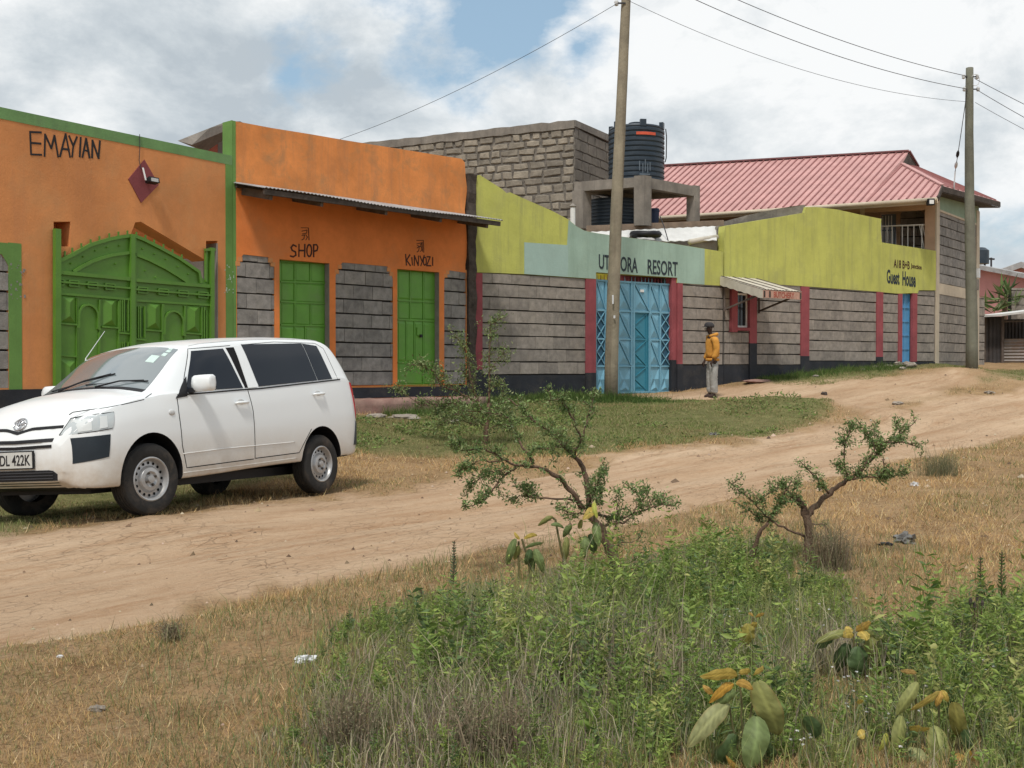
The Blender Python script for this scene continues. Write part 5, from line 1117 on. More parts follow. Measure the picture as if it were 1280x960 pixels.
    # slab-roofed store under the stand
    sb = thing('flat_roof_store', 'low flat roofed store with a brown slab edge under the tank stand', 'building', (Acol.x, Acol.y, 1.4))
    f0 = at(733, 282, 26.9); f1 = at(1006, 266, 29.6); f1b = at(905, 275, 28.6)
    dd = Vector((.55, 4.5, 0))
    def prism(ps, off, mat, nm, par):
        bm = NB(); hexa(bm, ps + [p + off for p in ps]); return finish(nm, bm, mat, par)
    th = Vector((0, 0, -.20))
    e0, e1 = Vector(f0), Vector(f1b); e1.z = f1b.z
    prism([e0, e1, e1 + th * .85, e0 + th], dd, MT['slabedge'], 'roof_slab', sb)
    lw0, lw1 = e0 + Vector((.15, .12, -.2)), e1 + Vector((-.1, .12, -.18))
    prism([lw0, lw1, Vector((lw1.x, lw1.y, 0.2)), Vector((lw0.x, lw0.y, 0.2))], dd * .9, MT['plaster'], 'wall', sb)
    # rubble strip rising to the lime wall peak
    rb = thing('rubble_parapet', 'weathered brown concrete ledge rising behind the lime wall up to its peak', 'ledge', at(950, 300, 29.5))
    ps = [at(905, 276, 28.9), at(935, 269, 29), at(968, 262, 29.2), at(990, 257.5, 29.3), at(1006, 255.5, 29.4), at(1008, 300, 29.4), at(905, 300, 28.9)]
    bm = NB(); A = [bm.verts.new(p + Vector((0, 0, random.uniform(-.02, .02)))) for p in ps]; B = [bm.verts.new(p + Vector((.1, .35, 0))) for p in ps]
    for i in range(len(ps)): bm.faces.new((A[i], A[(i + 1) % len(ps)], B[(i + 1) % len(ps)], B[i]))
    bm.faces.new(A); bm.faces.new(B[::-1]); finish('ledge', bm, MT['concrete'], rb)
    # white sheet roof
    wr = thing('white_sheet_roof', 'low white painted sheet roof between the mint wall and the tank stand', 'roof', at(820, 300, 26.4))
    a, b_, c_, e = at(735, 290.0, 26.8), at(895, 282.6, 28.2), at(896, 300, 27.3), at(735, 303, 26.0)
    bm = NB(); n = 30; prev = None
    for i in range(n + 1):
        t_ = i / n; w = .008 * (1 if i % 2 else -1); p = a.lerp(b_, t_) + Vector((0, 0, w)); q = e.lerp(c_, t_) + Vector((0, 0, w)); r = [bm.verts.new(p), bm.verts.new(q), bm.verts.new(p - Vector((0, 0, .012))), bm.verts.new(q - Vector((0, 0, .012)))]
        if prev: bm.faces.new((prev[0], r[0], r[1], prev[1])); bm.faces.new((prev[2], prev[3], r[3], r[2])); bm.faces.new((prev[1], r[1], r[3], prev[3])); bm.faces.new((prev[0], prev[2], r[2], r[0]))
        prev = r
    finish('roof_sheet', bm, MT['whitesheet'], wr)
    bm = NB(); q0, q1 = at(862, 302.5, 26.9), at(896, 296.5, 27.6); tube(bm, [q0, q0.lerp(q1, .5) + Vector((0, 0, .01)), q1], .065, 10, jit=.05); finish('rolled_edge', bm, MT['creamsheet'], wr, smooth=True)
    bm = NB(); prism([at(860, 306, 26.9), at(896, 299, 27.6), at(896, 320, 27.6), at(860, 325, 26.9)], Vector((.1, .3, 0)), MT['plaster'], 'end_wall', wr)
    bm.free()
    cb = thing('concrete_lump', 'rough concrete block wedged between the white sheet roof and the tall lime wall', 'concrete block', at(901, 300, 27.7))
    bm = NB(); p = at(900, 300, 27.7)
    for (x0, y0, x1, y1, o) in ((895.5, 282, 904.5, 294, 0), (891, 296, 904.5, 308, .05)):
        P0, P1 = at(x0, y1, 27.9 + o), at(x1, y0, 27.9 + o); box(bm, P0.x, P1.x, P0.y, P0.y + .3, P0.z, P1.z)
    bmesh.ops.subdivide_edges(bm, edges=bm.edges, cuts=2, use_grid_fill=True)
    for v_ in bm.verts: v_.co += Vector([random.uniform(-.015, .015) for _ in range(3)])
    finish('block', bm, MT['concrete'], cb)
    # discarded black tyre-like rag
    rg = thing('discarded_tyre', 'worn dark tyre lying on the white sheet roof', 'tyre', at(808, 295, 26.7))
    bm = NB(); c0 = at(807, 295.5, 26.7); pr = []
    for k in range(20):
        a_ = 2 * math.pi * k / 20; pr.append(c0 + Vector((math.cos(a_) * .30, math.sin(a_) * .28, .05 + .03 * math.sin(a_))))
    tube(bm, pr + [pr[0]], [.085] * 21, 8, jit=.12); finish('tyre', bm, MT['black'], rg, smooth=True)
    bm = NB(); tube(bm, [at(787, 297.5, 26.6), at(799, 293.5, 26.6), at(812, 291.5, 26.6), at(820, 292.5, 26.6)], [.03, .05, .06, .04], 7, jit=.2); finish('rag_strip', bm, MT['darkwood'], rg)
    rd = thing('steel_rod', 'thin steel rod standing on the white sheet roof right of the tyre', 'rod', at(836, 304, 26.8))
    bm = NB(); tube(bm, [at(836.2, 304, 26.8), at(830, 283, 26.9), at(825, 270, 27)], .012, 6); finish('rod', bm, MT['wire'], rd)
tanks()
# ------------------------------------------------------------------ two-storey lodge with the red sheet roof
def lodge():
    cx_, cy_ = from_px(1168.5, 33.0)
    D = Plane(cx_, cy_, 37.1)                 # end wall, towards the back right
    E = Plane(cx_, cy_, -71.0)                # front facade plane, towards the back left
    root = thing('red_roof_lodge', 'two storey stone lodge with faded red sheet roof, cream corner strips and a balcony', 'building', (cx_, cy_, 1.55))
    uR = D.uv(1222.5, 460)[0]; zw = D.uv(1171, 262)[1]; ztop = D.uv(1171, 247)[1]
    # end wall
    z1, z0_ = D.uv(1173, 353.5)[1], D.uv(1173, 367.5)[1]; ua, ub_ = D.uv(1172.5, 460)[0], D.uv(1219, 460)[0]
    bm = NB(); pbox(bm, D, 0, uR, Z0, ztop + .3, -.25, -.05); finish('end_wall', bm, MT['mortar'], root)
    fill_blocks(D, [(ua, z1), (ub_, z1), (ub_, zw - .03), (ua, zw - .03)], z1 + .0, .285, .5, MT['block'], root, -.06, 0)
    zb = D.uv(1173, 452)[1]
    fill_blocks(D, [(ua, zb), (ub_, zb), (ub_, z0_), (ua, z0_)], zb, .29, .5, MT['blockb'], root, -.06, 0)
    bm = NB(); pbox(bm, D, ua, ub_, z0_ + .004, z1 - .004, -.05, .012); finish('floor_band', bm, MT['cream'], root)
    bm = NB(); pbox(bm, D, ua, ub_ + .05, zw - .03, zw + .03, -.05, .02); finish('top_band', bm, MT['cream'], root)
    bm = NB(); pbox(bm, D, ua - .03, uR - .02, zw + .032, ztop + .35, -.05, .006); finish('gable_board', bm, MT['mint'], root)
    bm = NB(); pbox(bm, D, 0, ua - .003, Z0, ztop + .1, -.25, .03); finish('corner_strip', bm, MT['cream'], root)
    bm = NB(); pbox(bm, D, ub_ + .003, uR, Z0, ztop + .1, -.25, .03); finish('corner_strip', bm, MT['cream'], root)
    bm = NB(); pbox(bm, D, ua, ub_, Z0, zb - .002, -.05, .01); finish('end_plinth', bm, MT['plaster'], root)
    bm = NB(); c = D.uv(1219, 341.5); pbox(bm, D, c[0] - .08, c[0] + .07, c[1] - .15, c[1] + .15, .032, .14); finish('meter_box', bm, MT['porcelain'], root)
    bm = NB(); pbox(bm, D, c[0] - .07, c[0] + .08, c[1] - .55, c[1] - .2, .032, .10); finish('meter_box', bm, MT['concrete'], root)
    # front: balcony 1.3 m deep; inner wall plane
    I = E.shifted(0, -1.3); ez = lambda px, py: E.uv(px, py); iz = lambda px, py: I.uv(px, py)
    uL = E.uv(700, 460)[0]; sg = 1 if uL > 0 else -1
    lo, hi = min(0, uL), max(0, uL)
    zfl = E.uv(1160, 330)[1]                 # balcony floor
    zea = E.uv(1160, 263)[1]
    bm = NB(); pbox(bm, E, lo, hi, Z0, zfl - .2, -.25, 0); finish('ground_floor_wall', bm, MT['plaster'], root)
    bm = NB(); pbox(bm, E, lo, hi, zfl - .19, zfl, -1.5, .05); finish('balcony_floor', bm, MT['concrete'], root)
    il, ih = min(I.uv(700, 460)[0], I.uv(1170, 460)[0]), max(I.uv(700, 460)[0], I.uv(1175, 460)[0])
    P = lambda x0, x1, y0, y1: [tuple(iz(x0, y1)), tuple(iz(x1, y1)), tuple(iz(x1, y0)), tuple(iz(x0, y0))]
    nic = [tuple(iz(x, y)) for x, y in ((1125.5, 330), (1155, 330), (1155, 268), (1152, 264), (1147, 261), (1133, 261), (1128, 264), (1125.5, 268))]
    dor = P(1101, 1120, 267, 330)
    bm = NB(); slab(bm, I, [(il, zfl), (ih, zfl), (ih, zea + .6), (il, zea + .6)], [nic, dor], -.2, 0); finish('upper_wall', bm, MT['peach'], root)
    xs = [p[0] for p in nic]; zs_ = [p[1] for p in nic]
    bm = NB(); pbox(bm, I, min(xs) - .05, max(xs) + .05, min(zs_) - .05, max(zs_) + .05, -.195, -.08); finish('niche_back', bm, MT['mortar'], root)
    fill_blocks(I, nic, min(zs_), .285, .5, MT['blockb'], root, -.08, -.03)
    d0, d1 = min(dor[0][0], dor[1][0]), max(dor[0][0], dor[1][0])
    bm = NB(); pbox(bm, I, d0 + .005, d1 - .005, dor[0][1], dor[2][1] - .005, -.10, -.06); dr = finish('balcony_door', bm, MT['grayblue'], root)
    zt_, zb_ = dor[2][1], dor[0][1]
    for k in range(5):
        u = d0 + .05 + (d1 - d0 - .1) * k / 4; bm = NB(); pbox(bm, I, u - .018, u + .018, zb_, zt_ - .03, -.059, -.04); finish('door_mullion', bm, MT['white'] if k else MT['grayblue'], dr)
    for z in (zt_ - .03, zt_ - .5, zt_ - 1.0): bm = NB(); pbox(bm, I, d0 + .02, d1 - .02, z - .018, z + .018, -.059, -.038); finish('door_mullion', bm, MT['grayblue'], dr)
    for k in range(1, 5):
        bm = NB(); u = d0 + .04 + (d1 - d0 - .08) * (k - .5) / 4; w = (d1 - d0 - .1) / 4 / 2 - .025; pbox(bm, I, u - w, u + w, zt_ - .97, zt_ - .53, -.0595, -.055); finish('door_pane', bm, MT['pane_grey'], dr)
    # pillars along the balcony edge
    for px, w in ((1161.5, .28), (1077, .13), (1030, .12), (893, .12), (960, .12), (826, .12)):
        u = E.uv(px, 460)[0]; bm = NB(); pbox(bm, E, u - w / 2, u + w / 2, zfl - .0, zea + .15, -.16, .0); finish('pillar', bm, MT['peach'] if px > 1100 else MT['cream'], root)
    bm = NB(); pbox(bm, E, lo, hi, zea + .02, zea + .2, -.17, -.012); finish('eave_beam', bm, MT['peach'], root)
    # railing
    u0, u1 = E.uv(1156, 460)[0], E.uv(1060, 460)[0]; zr = E.uv(1156, 280.5)[1]
    rl = [min(u0, u1), max(u0, u1)]
    bm = NB(); tube(bm, [E.P(rl[0], zr, -.06), E.P(rl[1], zr, -.06)], .022, 6); ra = finish('railing', bm, MT['white'], root)
    for px in (1156, 1151.5, 1141.5, 1134, 1127, 1114.5, 1108, 1101, 1094, 1088, 1080, 1072):
        u = E.uv(px, 460)[0]; bm = NB(); tube(bm, [E.P(u, zfl, -.06), E.P(u, zr, -.06)], .016, 5); finish('baluster', bm, MT['white'], ra)
    for px in (1153, 1157): bm = NB(); u = E.uv(px, 460)[0]; tube(bm, [E.P(u - .12, zfl, -.06), E.P(u + .1, zr, -.06)], .012, 5); finish('baluster', bm, MT['white'], ra)
    # roof -----------------------------------------------------
    R1 = at(1136, 189.5, 35.5); w = Vector((.603, .798, 0)); e = Vector((-.9455, .3256, 0))
    R0 = R1 + e * 11.5; R0.z = at(0, 0, 1).z; R0 = Vector((R0.x, R0.y, R1.z + .0))
    c1 = at(1172.5, 246.5, 31.6)                  # front right eave corner (verandah extension)
    px0 = 690; c0 = at(px0, 278.5, 35.6)
    g1 = at(1127.5, 205, 34.9)                    # foot of the gablet on the front slope
    h1 = at(1178, 232, 32.3)                      # where hip meets the main eave
    b1 = at(1250, 252, 37.2)                      # back right eave corner
    g2 = at(1147.5, 209, 36.0)
    Rb = R1 + w * 4.2; Rb.z = c1.z + .5; R0b = R0 + w * 4.2; R0b.z = Rb.z
    UP = Vector((0, 0, 1))
    def sheet(ps, th, mat, nm, par):
        bm = NB(); A = [bm.verts.new(p) for p in ps]; B = [bm.verts.new(p - UP * th) for p in ps]; n = len(ps)
        for i in range(n): bm.faces.new((A[i], A[(i + 1) % n], B[(i + 1) % n], B[i]))
        bm.faces.new(A); bm.faces.new(B[::-1]); return finish(nm, bm, mat, par)
    # front slope as fan of quads ridge->eave
    n = 60
    top = [R0.lerp(R1, i / 40) for i in range(41)] + [R1.lerp(g1, .5), g1] + [g1.lerp(h1, k / 10) for k in range(1, 11)] + [h1.lerp(c1, .5)]
    # matching eave points: ribs run parallel to the end wall
    def eave_hit(p):   # from p towards the camera along -w until the eave line c0-c1 (plan)
        d = Vector((c1.x - c0.x, c1.y - c0.y)); o = Vector((p.x - c0.x, p.y - c0.y)); q = Vector((-w.x, -w.y))
        den = d.x * q.y - d.y * q.x; s = (o.x * q.y - o.y * q.x) / den; s = max(-.3, min(1, s)); return c0.lerp(c1, s)
    eav = [eave_hit(p) for p in top]
    bm = NB(); T = [bm.verts.new(p) for p in top] ; B = [bm.verts.new(p) for p in eav]
    for i in range(len(top) - 1): bm.faces.new((T[i], T[i + 1], B[i + 1], B[i]))
    T2 = [bm.verts.new(p - UP * .04) for p in top]; B2 = [bm.verts.new(p - UP * .04) for p in eav]
    for i in range(len(top) - 1): bm.faces.new((T2[i], B2[i], B2[i + 1], T2[i + 1])); bm.faces.new((B[i], B[i + 1], B2[i + 1], B2[i]))
    roof = finish('roof', bm, MT['pinkroof'], root)
    # seams every sheet, evenly spaced along the eave
    ds = [(q - eav[0]).length for q in eav]; d = .1
    while d < ds[-1] - .02:
        i = max(k for k in range(len(ds) - 1) if ds[k] <= d); f = (d - ds[i]) / max(1e-6, ds[i + 1] - ds[i]); p, q = top[i].lerp(top[i + 1], f), eav[i].lerp(eav[i + 1], f); d += .215
        bm = NB(); bar(bm, p + UP * .012, q + UP * .012, .045, .035); finish('roof_seam', bm, MT['roofrib'], roof)
    sheet([g1, g2, b1, h1], .04, MT['pinkroof'], 'hip_slope', root)
    for k in range(1, 12):
        a = g2.lerp(g1, 1 - k / 12) if False else g1.lerp(g2, k / 12); b_ = h1.lerp(b1, k / 12); bm = NB(); bar(bm, a + UP * .012, b_ + UP * .012, .05, .03); finish('roof_seam', bm, MT['roofrib'], roof)
    sheet([R1, R0, R0b, Rb], .04, MT['pinkroof'], 'back_slope', root)
    sheet([R1, Rb, b1, g2], .04, MT['pinkroof'], 'back_slope', root)
    bm = NB(); hexa(bm, [g1 - UP * .02, g2 - UP * .02, R1 - UP * .03, R1 - UP * .031] + [p + e * .15 for p in (g1 - UP * .02, g2 - UP * .02, R1 - UP * .03, R1 - UP * .031)]); finish('gablet', bm, MT['darkwood'], root)
    bm = NB(); bar(bm, R0 + UP * .02, R1 + UP * .02, .22, .05); finish('ridge_cap', bm, MT['ridge'], roof)
    bm = NB(); bar(bm, R1 + UP * .015, g2 + UP * .02, .10, .05); finish('ridge_cap', bm, MT['ridge'], roof)
    bm = NB(); bar(bm, g1 + UP * .02, h1 + UP * .02, .14, .04); finish('ridge_cap', bm, MT['pinkroof'], roof)
    bm = NB(); bar(bm, c0 - UP * .10, c1 - UP * .10, .05, .12); finish('fascia', bm, MT['cream'], root)
    bm = NB(); tube(bm, [c0 - UP * .09 + Vector((-.03, -.09, 0)), c1 - UP * .07 + Vector((-.06, -.09, 0))], .06, 8); finish('gutter', bm, MT['cream'], root, smooth=True)
    bm = NB(); bar(bm, h1 - UP * .10, b1 - UP * .10, .04, .16); finish('fascia', bm, MT['darkwood'], root)
    bm = NB(); bar(bm, c1 - UP * .05, h1 - UP * .05, .04, .14); finish('fascia', bm, MT['darkwood'], root)
    sheet([p - UP * .19 for p in (h1, b1, b1 - w * .3 + e * .9, h1 + e * .8)], .02, MT['darkwood'], 'soffit', root)
    ce = E.P(0, zea + .25); bm = NB(); A = [c0 - UP * .16, c1 - UP * .16]; pz = E.P(uL, zea + .2); hexa(bm, [A[0], A[1], ce + UP * -.02, pz + UP * -.02, A[0] - UP * .02, A[1] - UP * .02, ce - UP * .04, pz - UP * .04]); finish('soffit', bm, MT['cream'], root)
    # security lamp and service insulators
    p = at(1164, 252, 31.5); bm = NB(); box(bm, p.x - .1, p.x + .08, p.y - .05, p.y + .1, p.z - .1, p.z + .08); fl = finish('security_lamp', bm, MT['black'], root)
    bm = NB(); box(bm, p.x - .07, p.x + .05, p.y - .07, p.y - .052, p.z - .07, p.z + .04); finish('lamp_glass', bm, MT['white'], fl)
    bm = NB(); a = at(1192, 241, 33.2); b_ = at(1194, 214, 33.2); tube(bm, [a, b_], .02, 6); finish('service_mast', bm, MT['porcelain'], root)
lodge()

# ------------------------------------------------------------------ utility poles and wires
def poles():
    def pole(label, base, top, r0, r1, mat, Y):
        b_ = at(*base, Y); b_.z = hz(b_.x, b_.y); t = at(*top, Y + .3)
        root = thing('utility_pole', label, 'utility pole', b_, group='wooden utility poles')
        n = 14; pts = []
        for i in range(n + 1):
            k = i / n; pts.append(b_.lerp(t, k) + Vector((math.sin(k * 5 + base[0]) * .025, 0, 0)) - (Vector((0, 0, .3)) if i == 0 else Vector()))
        bm = NB(); tube(bm, pts, [r0 + (r1 - r0) * i / n for i in range(n + 1)], 16, jit=.03); finish('shaft', bm, mat, root, smooth=True); return root, t
    Y1, Y2 = 24.3, 31.0
    r1, t1 = pole('tall weathered leaning wooden pole planted before the blue gate', (763.5, 492), (783.6, -75), .152, .095, MT['pole'], Y1)
    r2, t2 = pole('grey green wooden utility pole with insulators at the corner of the red roofed lodge', (1214, 457), (1212, 85), .165, .10, MT['pole2'], Y2)
    for px, py in ((1208, 96), (1209, 111.5)):
        p = at(px, py, Y2 + .25); bm = NB(); bar(bm, p - Vector((.1, 0, 0)), p + Vector((.34, 0, 0)), .03); ar = finish('insulator_bracket', bm, MT['wire'], r2)
        for dx in (-.08, .3): bm = NB(); lathe(bm, [(.02, -.06), (.05, -.04), (.035, -.01), (.055, .02), (.035, .05), (.02, .07)], 10, Matrix.Translation(p + Vector((dx, 0, .0)))); finish('insulator', bm, MT['porcelain'], ar, smooth=True)
    bm = NB(); p = at(1219, 100, Y2 + .2); tube(bm, [p + Vector((.12 * math.sin(a) , 0, .16 * math.cos(a))) for a in np.linspace(0, 6.28, 12)], .009, 5); finish('jumper_loop', bm, MT['porcelain'], r2)
    p = at(770.5, 4, Y1 + .15); bm = NB(); bar(bm, p, p + Vector((.2, 0, 0)), .03); ar = finish('insulator_bracket', bm, MT['wire'], r1)
    bm = NB(); lathe(bm, [(.02, -.06), (.05, -.04), (.035, -.01), (.055, .02), (.035, .05), (.02, .07)], 10, Matrix.Translation(p)); finish('insulator', bm, MT['porcelain'], ar, smooth=True)
    p = at(766, 374, Y1 - .16); bm = NB(); box(bm, p.x - .015, p.x + .02, p.y, p.y + .02, p.z - .1, p.z + .09); finish('torn_paper', bm, MT['bag'], r1)
    p = at(768, 396, Y1 - .155); bm = NB(); box(bm, p.x - .02, p.x + .02, p.y, p.y + .02, p.z - .03, p.z + .03); finish('torn_paper', bm, MT['bag'], r1)
    def wire(label, a, b_, sag, r=.008, g='overhead wires', nm='overhead_wire', cat='wire'):
        root = None; n = 24; pts = [a.lerp(b_, k / n) - Vector((0, 0, sag * 4 * (k / n) * (1 - k / n))) for k in range(n + 1)]
        bm = NB(); tube(bm, pts, r, 6); o = finish(nm, bm, MT['wire'], None, smooth=True); props(o, label, cat, g)
    A = lambda x, y, Y: at(x, y, Y)
    wire('uppermost of the three sagging wires left of the lodge pole', A(1208, 95, Y2), A(783, -66, Y1), .30)
    wire('middle one of the three sagging wires left of the lodge pole', A(1208, 111, Y2), A(783, -42, Y1), .34)
    wire('thin faint lowest wire running between the two wooden poles', A(1207, 127, Y2), A(784, 0, Y1), .42, .005)
    wire('single wire slanting down left from the leaning pole to behind the orange shop', A(772, 4, Y1), A(425, 174, 33), .22, .006)
    wire('upper wire leaving the right edge from the right pole', A(1218, 98, Y2), A(1420, 195, 29), .06)
    wire('second wire leaving the right edge from the right pole', A(1219, 111, Y2), A(1420, 215, 29), .10)
    wire('faint lowest wire leaving the right edge from the right pole', A(1219, 128, Y2), A(1420, 228, 29), .08, .006)
    a, b_ = A(1209, 112, Y2), A(1194, 214, 33)
    wire('slanting service wire dropping from the right pole to the lodge roof', a, b_, .05, .010, 'overhead wires')
    for k in (.78, .92):
        p = a.lerp(b_, k); d = (b_ - a).normalized(); bm = NB(); tube(bm, [p - d * .12, p - d * .05, p + d * .05, p + d * .12], [.02, .045, .045, .02], 8); o = finish('strain_insulator', bm, MT['black'] if k < .8 else MT['porcelain'], None, smooth=True); props(o, 'dark strain insulator on the slanting service wire' if k < .8 else 'pale strain insulator low on the slanting service wire just above the roof', 'insulator')
poles()

# ------------------------------------------------------------------ right hand background: pink house, iron shed, palm
def right_side():
    Y = 55.0
    root = thing('pink_house', 'pink rendered house with grey sheet roof edges behind the iron shed', 'building', at(1270, 452, Y))
    a, b_ = at(1205, 440, Y), at(1330, 440, 50.0)
    def wallq(x0, y0t, x1, y1t, Ya, Yb, mat, nm, par, dep=5):
        p = [at(x0, 470, Ya), at(x1, 470, Yb), at(x1, y1t, Yb), at(x0, y0t, Ya)]; bm = NB(); hexa(bm, p + [q + Vector((1.2, dep, 0)) for q in p]); return finish(nm, bm, mat, par)
    wallq(1205, 333, 1330, 358, Y, 50, MT['pink'], 'wall', root)
    bm = NB(); bar(bm, at(1200, 329, Y - .3), at(1335, 355, 49.7), .4, .20); finish('roof_edge', bm, MT['zinc'], root)
    bm = NB(); hexa(bm, [at(1200, 329.5, Y - .2), at(1335, 354, 49.8), at(1335, 352, 49.8), at(1200, 327, Y - .2)] + [q + Vector((1.2, 5.4, .6)) for q in (at(1200, 329.5, Y - .2), at(1335, 354, 49.8), at(1335, 352, 49.8), at(1200, 327, Y - .2))]); finish('roof', bm, MT['zinc'], root)
    r2 = thing('pink_gabled_house', 'farther pink house with a pale gabled roof peeking over the pink house', 'building', at(1275, 452, 68))
    p = [at(1249, 340, 68), at(1276, 329, 67), at(1310, 338, 66), at(1310, 470, 66), at(1249, 470, 68)]; bm = NB(); A = [bm.verts.new(q) for q in p]; B = [bm.verts.new(q + Vector((1.5, 8, 0))) for q in p]
    for i in range(5): bm.faces.new((A[i], A[(i + 1) % 5], B[(i + 1) % 5], B[i]))
    bm.faces.new(A); bm.faces.new(B[::-1]); finish('wall', bm, MT['pink'], r2)
    for q0, q1 in ((at(1245, 339, 67.6), at(1276.5, 327, 66.6)), (at(1276.5, 327, 66.6), at(1314, 338, 65.6))):
        bm = NB(); hexa(bm, [q0, q1, q1 - Vector((0, 0, .35)), q0 - Vector((0, 0, .35))] + [q + Vector((1.5, 8.6, 0)) for q in (q0, q1, q1 - Vector((0, 0, .35)), q0 - Vector((0, 0, .35)))]); finish('roof', bm, MT['zinc'], r2)
    wt = thing('distant_tank_tower', 'tiny distant tank on a steel frame above the pink house roof', 'water tower', at(1230, 332, 80))
    c = at(1230, 316, 80); bm = NB(); lathe(bm, [(.55, 0), (.55, .95), (.3, 1.15), (.02, 1.2)], 14, Matrix.Translation(at(1226, 330, 80))); finish('tank', bm, MT['tank'], wt, smooth=35)
    for x in (1231, 1239): bm = NB(); bar(bm, at(x, 336, 80), at(x, 322, 80), .1); finish('frame_post', bm, MT['wire'], wt)
    bm = NB(); bar(bm, at(1228, 323, 80), at(1243, 324, 80), .12); finish('platform', bm, MT['wire'], wt)
    # iron shed
    sh = thing('iron_shed', 'low rusty corrugated iron shed with an open dark front at the right edge', 'shed', at(1262, 452, 40))
    Ys = 40.0; zg = hz(at(1262, 452, Ys).x, Ys) - .1
    def g(p): return Vector((p.x, p.y, zg))
    A0, A1 = at(1230, 395, Ys), at(1252.5, 395, Ys - .3); B1 = at(1335, 395, Ys - 1.5)
    darkm = M_('dark_shed_sheet', (.07, .065, .065), rough=.6, var=.3, scale=2, bump=.2, dirt=(.16, .12, .1), dirt_amt=.6)
    def corr(p, q, zlo, zhi, nm, mat, horiz=False, off=Vector((0, 0, 0))):
        bm = NB(); d = (q - p); d.z = 0; L = d.length; t = d / L; nrm = Vector((t.y, -t.x, 0)); prev = None
        if not horiz:
            n = int(L / .06)
            for i in range(n + 1):
                w = .012 * (1 if i % 2 else -1); x = p + t * (L * i / n) + nrm * w; r = [bm.verts.new((x.x, x.y, zlo)), bm.verts.new((x.x, x.y, zhi))]
                if prev: bm.faces.new((prev[0], r[0], r[1], prev[1]))
                prev = r
        else:
            n = int((zhi - zlo) / .055)
            for i in range(n + 1):
                w = .02 * (1 if i % 2 else -1); z = zlo + (zhi - zlo) * i / n; r = [bm.verts.new((p.x + nrm.x * w, p.y + nrm.y * w, z)), bm.verts.new((q.x + nrm.x * w, q.y + nrm.y * w, z))]
                if prev: bm.faces.new((prev[0], r[0], r[1], prev[1]))
                prev = r
        return finish(nm, bm, mat, sh)
    zr = at(1232, 396, Ys).z
    corr(A0, A1, zg, zr, 'door_sheet', darkm); corr(A1, B1, zg, at(1262, 424, Ys).z, 'low_wall_sheet', M_('rusty_zinc', (.28, .25, .23), rough=.5, var=.2, scale=2, bump=.1, dirt=(.22, .11, .07), dirt_amt=.7, dirt_scale=2), True)
    bk0, bk1 = A0 + Vector((.6, 3, 0)), B1 + Vector((.6, 3, 0)); corr(bk0, bk1, zg, zr, 'back_sheet', darkm); corr(A0, bk0, zg, zr, 'side_sheet', darkm)
    for p in (A0, A1, A1.lerp(B1, .5)): bm = NB(); bar(bm, g(p) + Vector((0, -.05, 0)), Vector((p.x, p.y - .05, zr)), .09); finish('post', bm, MT['greywood'], sh)
    bm = NB(); bar(bm, at(1254, 402, Ys - .5), at(1335, 401, Ys - 1.6), .05); finish('rail', bm, MT['greywood'], sh)
    q = [at(1229, 394, Ys - .6), at(1252, 392.5, Ys - .9), at(1338, 382, Ys - 2.2)]
    bm = NB()
    for a, b_ in ((q[0], q[1]), (q[1], q[2])): hexa(bm, [a, b_, b_ - Vector((0, 0, .07)), a - Vector((0, 0, .07))] + [v + Vector((.7, 4.2, .12)) for v in (a, b_, b_ - Vector((0, 0, .07)), a - Vector((0, 0, .07)))])
    finish('roof', bm, MT['whitesheet'], sh)
    # brown wall stub between lodge and shed
    wb = thing('brown_wall_stub', 'brown stone wall stub between the lodge corner and the iron shed', 'wall', at(1227, 452, 38))
    pl = Plane(*from_px(1222.5, 37.4), 60); u1 = pl.uv(1230.5, 460)[0]; zt = pl.uv(1226, 372)[1]
    bm = NB(); pbox(bm, pl, 0, u1, Z0, zt, -.3, -.03); finish('wall_core', bm, MT['mortar'], wb); fill_blocks(pl, [(0, Z0 + 1.8), (u1, Z0 + 1.8), (u1, zt), (0, zt)], Z0 + 1.8, .29, .5, MT['blockb'], wb, -.04, 0)
    w2 = thing('stone_wall', 'grey stone block wall above the iron shed roof at the right edge', 'wall', at(1275, 452, 45))
    pl = Plane(*from_px(1264, 45), 84); u1 = pl.uv(1335, 460)[0]; zt = pl.uv(1272, 360)[1]
    bm = NB(); pbox(bm, pl, 0, u1, Z0, zt, -.3, -.03); finish('wall_core', bm, MT['mortar'], w2); fill_blocks(pl, [(0, 2.0), (u1, 2.0), (u1, zt), (0, zt)], 2.0, .29, .5, MT['blockb'], w2, -.04, 0)
right_side()
